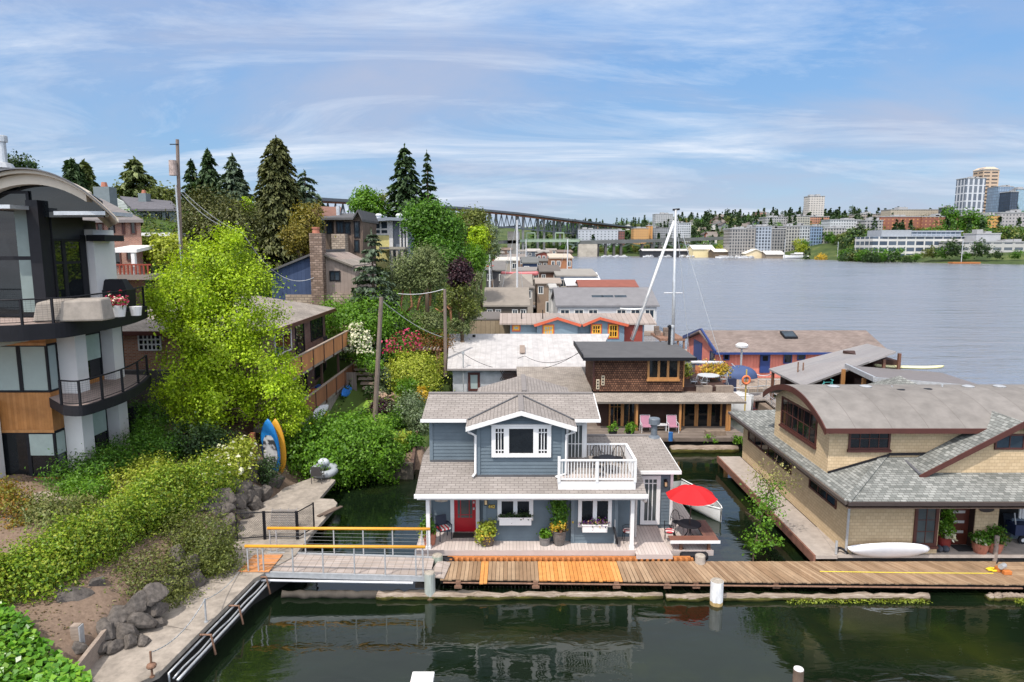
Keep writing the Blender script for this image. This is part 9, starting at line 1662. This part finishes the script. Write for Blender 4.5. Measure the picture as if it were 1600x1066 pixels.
def put(i, x, y, h, w=1.0, dz=-.3):
    z = hf1(x, y)+dz; s_ = (h*w, h*w, h); src = lib[i]
    if i not in used: used.add(i); src.location = (x, y, z); src.scale = s_; W[src.name] = Vector((x, y, z)); return src
    return copy_tree(src, (x, y, z), rz=rr.uniform(0, 6), scale=s_)
for k in range(130):
    px = rr.uniform(840, 1620); Y = rr.uniform(900, 1650) if px < 1330 else rr.uniform(620, 1100); d = ray(px, 384); x = d.x/d.y*Y; z = hf1(x, Y)
    if z < 3: continue
    i = rr.choices(range(4), (4, 3, 3, 2) if px < 1330 else (1, 2, 3, 2))[0]; put(i, x, Y, rr.uniform(15, 30) if i == 0 else rr.uniform(9, 17), 1 if i == 0 else rr.uniform(.9, 1.5))
for k in range(52):
    px = rr.uniform(1120, 1340); Y = rr.uniform(700, 735) if px > 1236 else rr.uniform(800, 832); d = ray(px, 384); put(rr.choices((1, 2, 3, 4), (2, 3, 2, 2))[0], d.x/d.y*Y, Y, rr.uniform(9, 15), 1.25)
for k in range(44): px = rr.uniform(775, 1010); Y = rr.uniform(884, 935); d = ray(px, 384); put(rr.choices((0, 1, 2, 3), (1, 3, 3, 2))[0], d.x/d.y*Y, Y, rr.uniform(8, 15), 1.2)
for px, h, w, i, Y in ((1262, 15, 1, 0, 660), (1330, 24, 1, 0, 640), (1341, 26, 1, 0, 655), (1375, 16, 1.2, 2, 540), (1352, 15, 1.2, 2, 560), (1390, 14, 1.2, 1, 545), (1405, 14, 1.2, 2, 550), (1453, 14, .9, 3, 530), (1488, 18, 1.2, 1, 520), (1530, 17, 1.1, 1, 510), (1560, 9, 1.1, 1, 505), (1590, 9, 1.1, 2, 500), (1363, 13, 1.2, 1, 535), (1421, 9, 1.2, 1, 535), (1476, 12, 1.2, 2, 522), (1340, 15, 1.2, 3, 575), (1325, 15, 1.2, 2, 600), (1432, 8, 1.2, 2, 532), (1510, 8, 1.2, 2, 512), (1505, 34, 1.0, 2, 690), (1520, 30, 1.1, 2, 690), (1478, 36, .7, 2, 760)): d = ray(px, 384); put(i, d.x/d.y*Y, Y, h, w)
d = ray(1284, 384); o = put(4, d.x/d.y*640, 640, 10, 1.2); o['label'] = 'golden yellow tree at the far shore'; o.data = o.data.copy(); o.data.materials[0] = M['fl_yellow']
for px, pt, Y in ((1505, 375, 505), (1310, 378, 640), (1227, 374, 680)): a_ = A(px, pt, Y); q = MB(); q.tube([(a_.x, Y, hf1(a_.x, Y)-.5), (a_.x, Y, a_.z)], .3, 6); T(q, 'lamp_post', M['galv'], 'tall pole on the far shore '+('before the low white office' if px > 1400 else 'by the yellow tree' if px > 1300 else 'beside the boat house'), 'pole')

# the wooded slopes behind, too many trees to count
rng = np.random.default_rng(77); PP, NN, SS, MI = [], [], [], []
for k in range(1500):
    px = rr.uniform(830, 1640); Y = rr.uniform(890, 1750) if px < 1340 else rr.uniform(620, 1150); d = ray(px, 384); x = d.x/d.y*Y; z = hf1(x, Y)
    if z < 3.5: continue
    con = rng.random() < (.5 if px < 1340 else .2); h = rng.uniform(13, 24) if con else rng.uniform(8, 14); n = 80; u = rng.uniform(0, 1, n)
    if con: r_ = h*.17*(1-u)+.3; a = rng.uniform(0, 6.28, n); P = np.stack([x+r_*np.cos(a), Y+r_*np.sin(a), z+h*u], 1)
    else: dd = rng.normal(size=(n, 3)); dd /= np.linalg.norm(dd, axis=1, keepdims=True); dd *= rng.uniform(.6, 1.1, (n, 1)); P = np.array([x, Y, z+h*.5])+dd*[h*.55, h*.55, h*.45]
    PP.append(P); NN.append(P-[x, Y, z+h*.4]+rng.normal(size=P.shape)*h*.3+[0, 0, h*.2]); SS.append(np.full(n, h*.17)); MI.append(np.full(n, 0 if con else rng.integers(1, 4)))
for k in range(260):
    px, Y = (rr.uniform(1318, 1362), rr.uniform(565, 780)) if k < 90 else (rr.uniform(1485, 1650), rr.uniform(630, 690)) if k < 170 else (rr.uniform(1150, 1330), rr.uniform(765, 900)); d = ray(px, 384); x = d.x/d.y*Y; z = hf1(x, Y); h = rng.uniform(8, 15); n = 110; dd = rng.normal(size=(n, 3)); dd /= np.linalg.norm(dd, axis=1, keepdims=True); dd *= rng.uniform(.6, 1.1, (n, 1)); P = np.array([x, Y, z+h*.5])+dd*[h*.55, h*.55, h*.45]
    PP.append(P); NN.append(P-[x, Y, z+h*.4]+rng.normal(size=P.shape)*h*.3+[0, 0, h*.2]); SS.append(np.full(n, h*.13)); MI.append(np.full(n, rng.integers(1, 4)))
o = leaf_mesh('woods', np.concatenate(PP), np.concatenate(NN), np.concatenate(SS), [M['lf_fir'], M['lf_dark'], M['lf_green'], M['lf_olive']], None, (0, 0, 0), aspect=1.3, seed=3, midx=np.concatenate(MI)); o['kind'] = 'stuff'
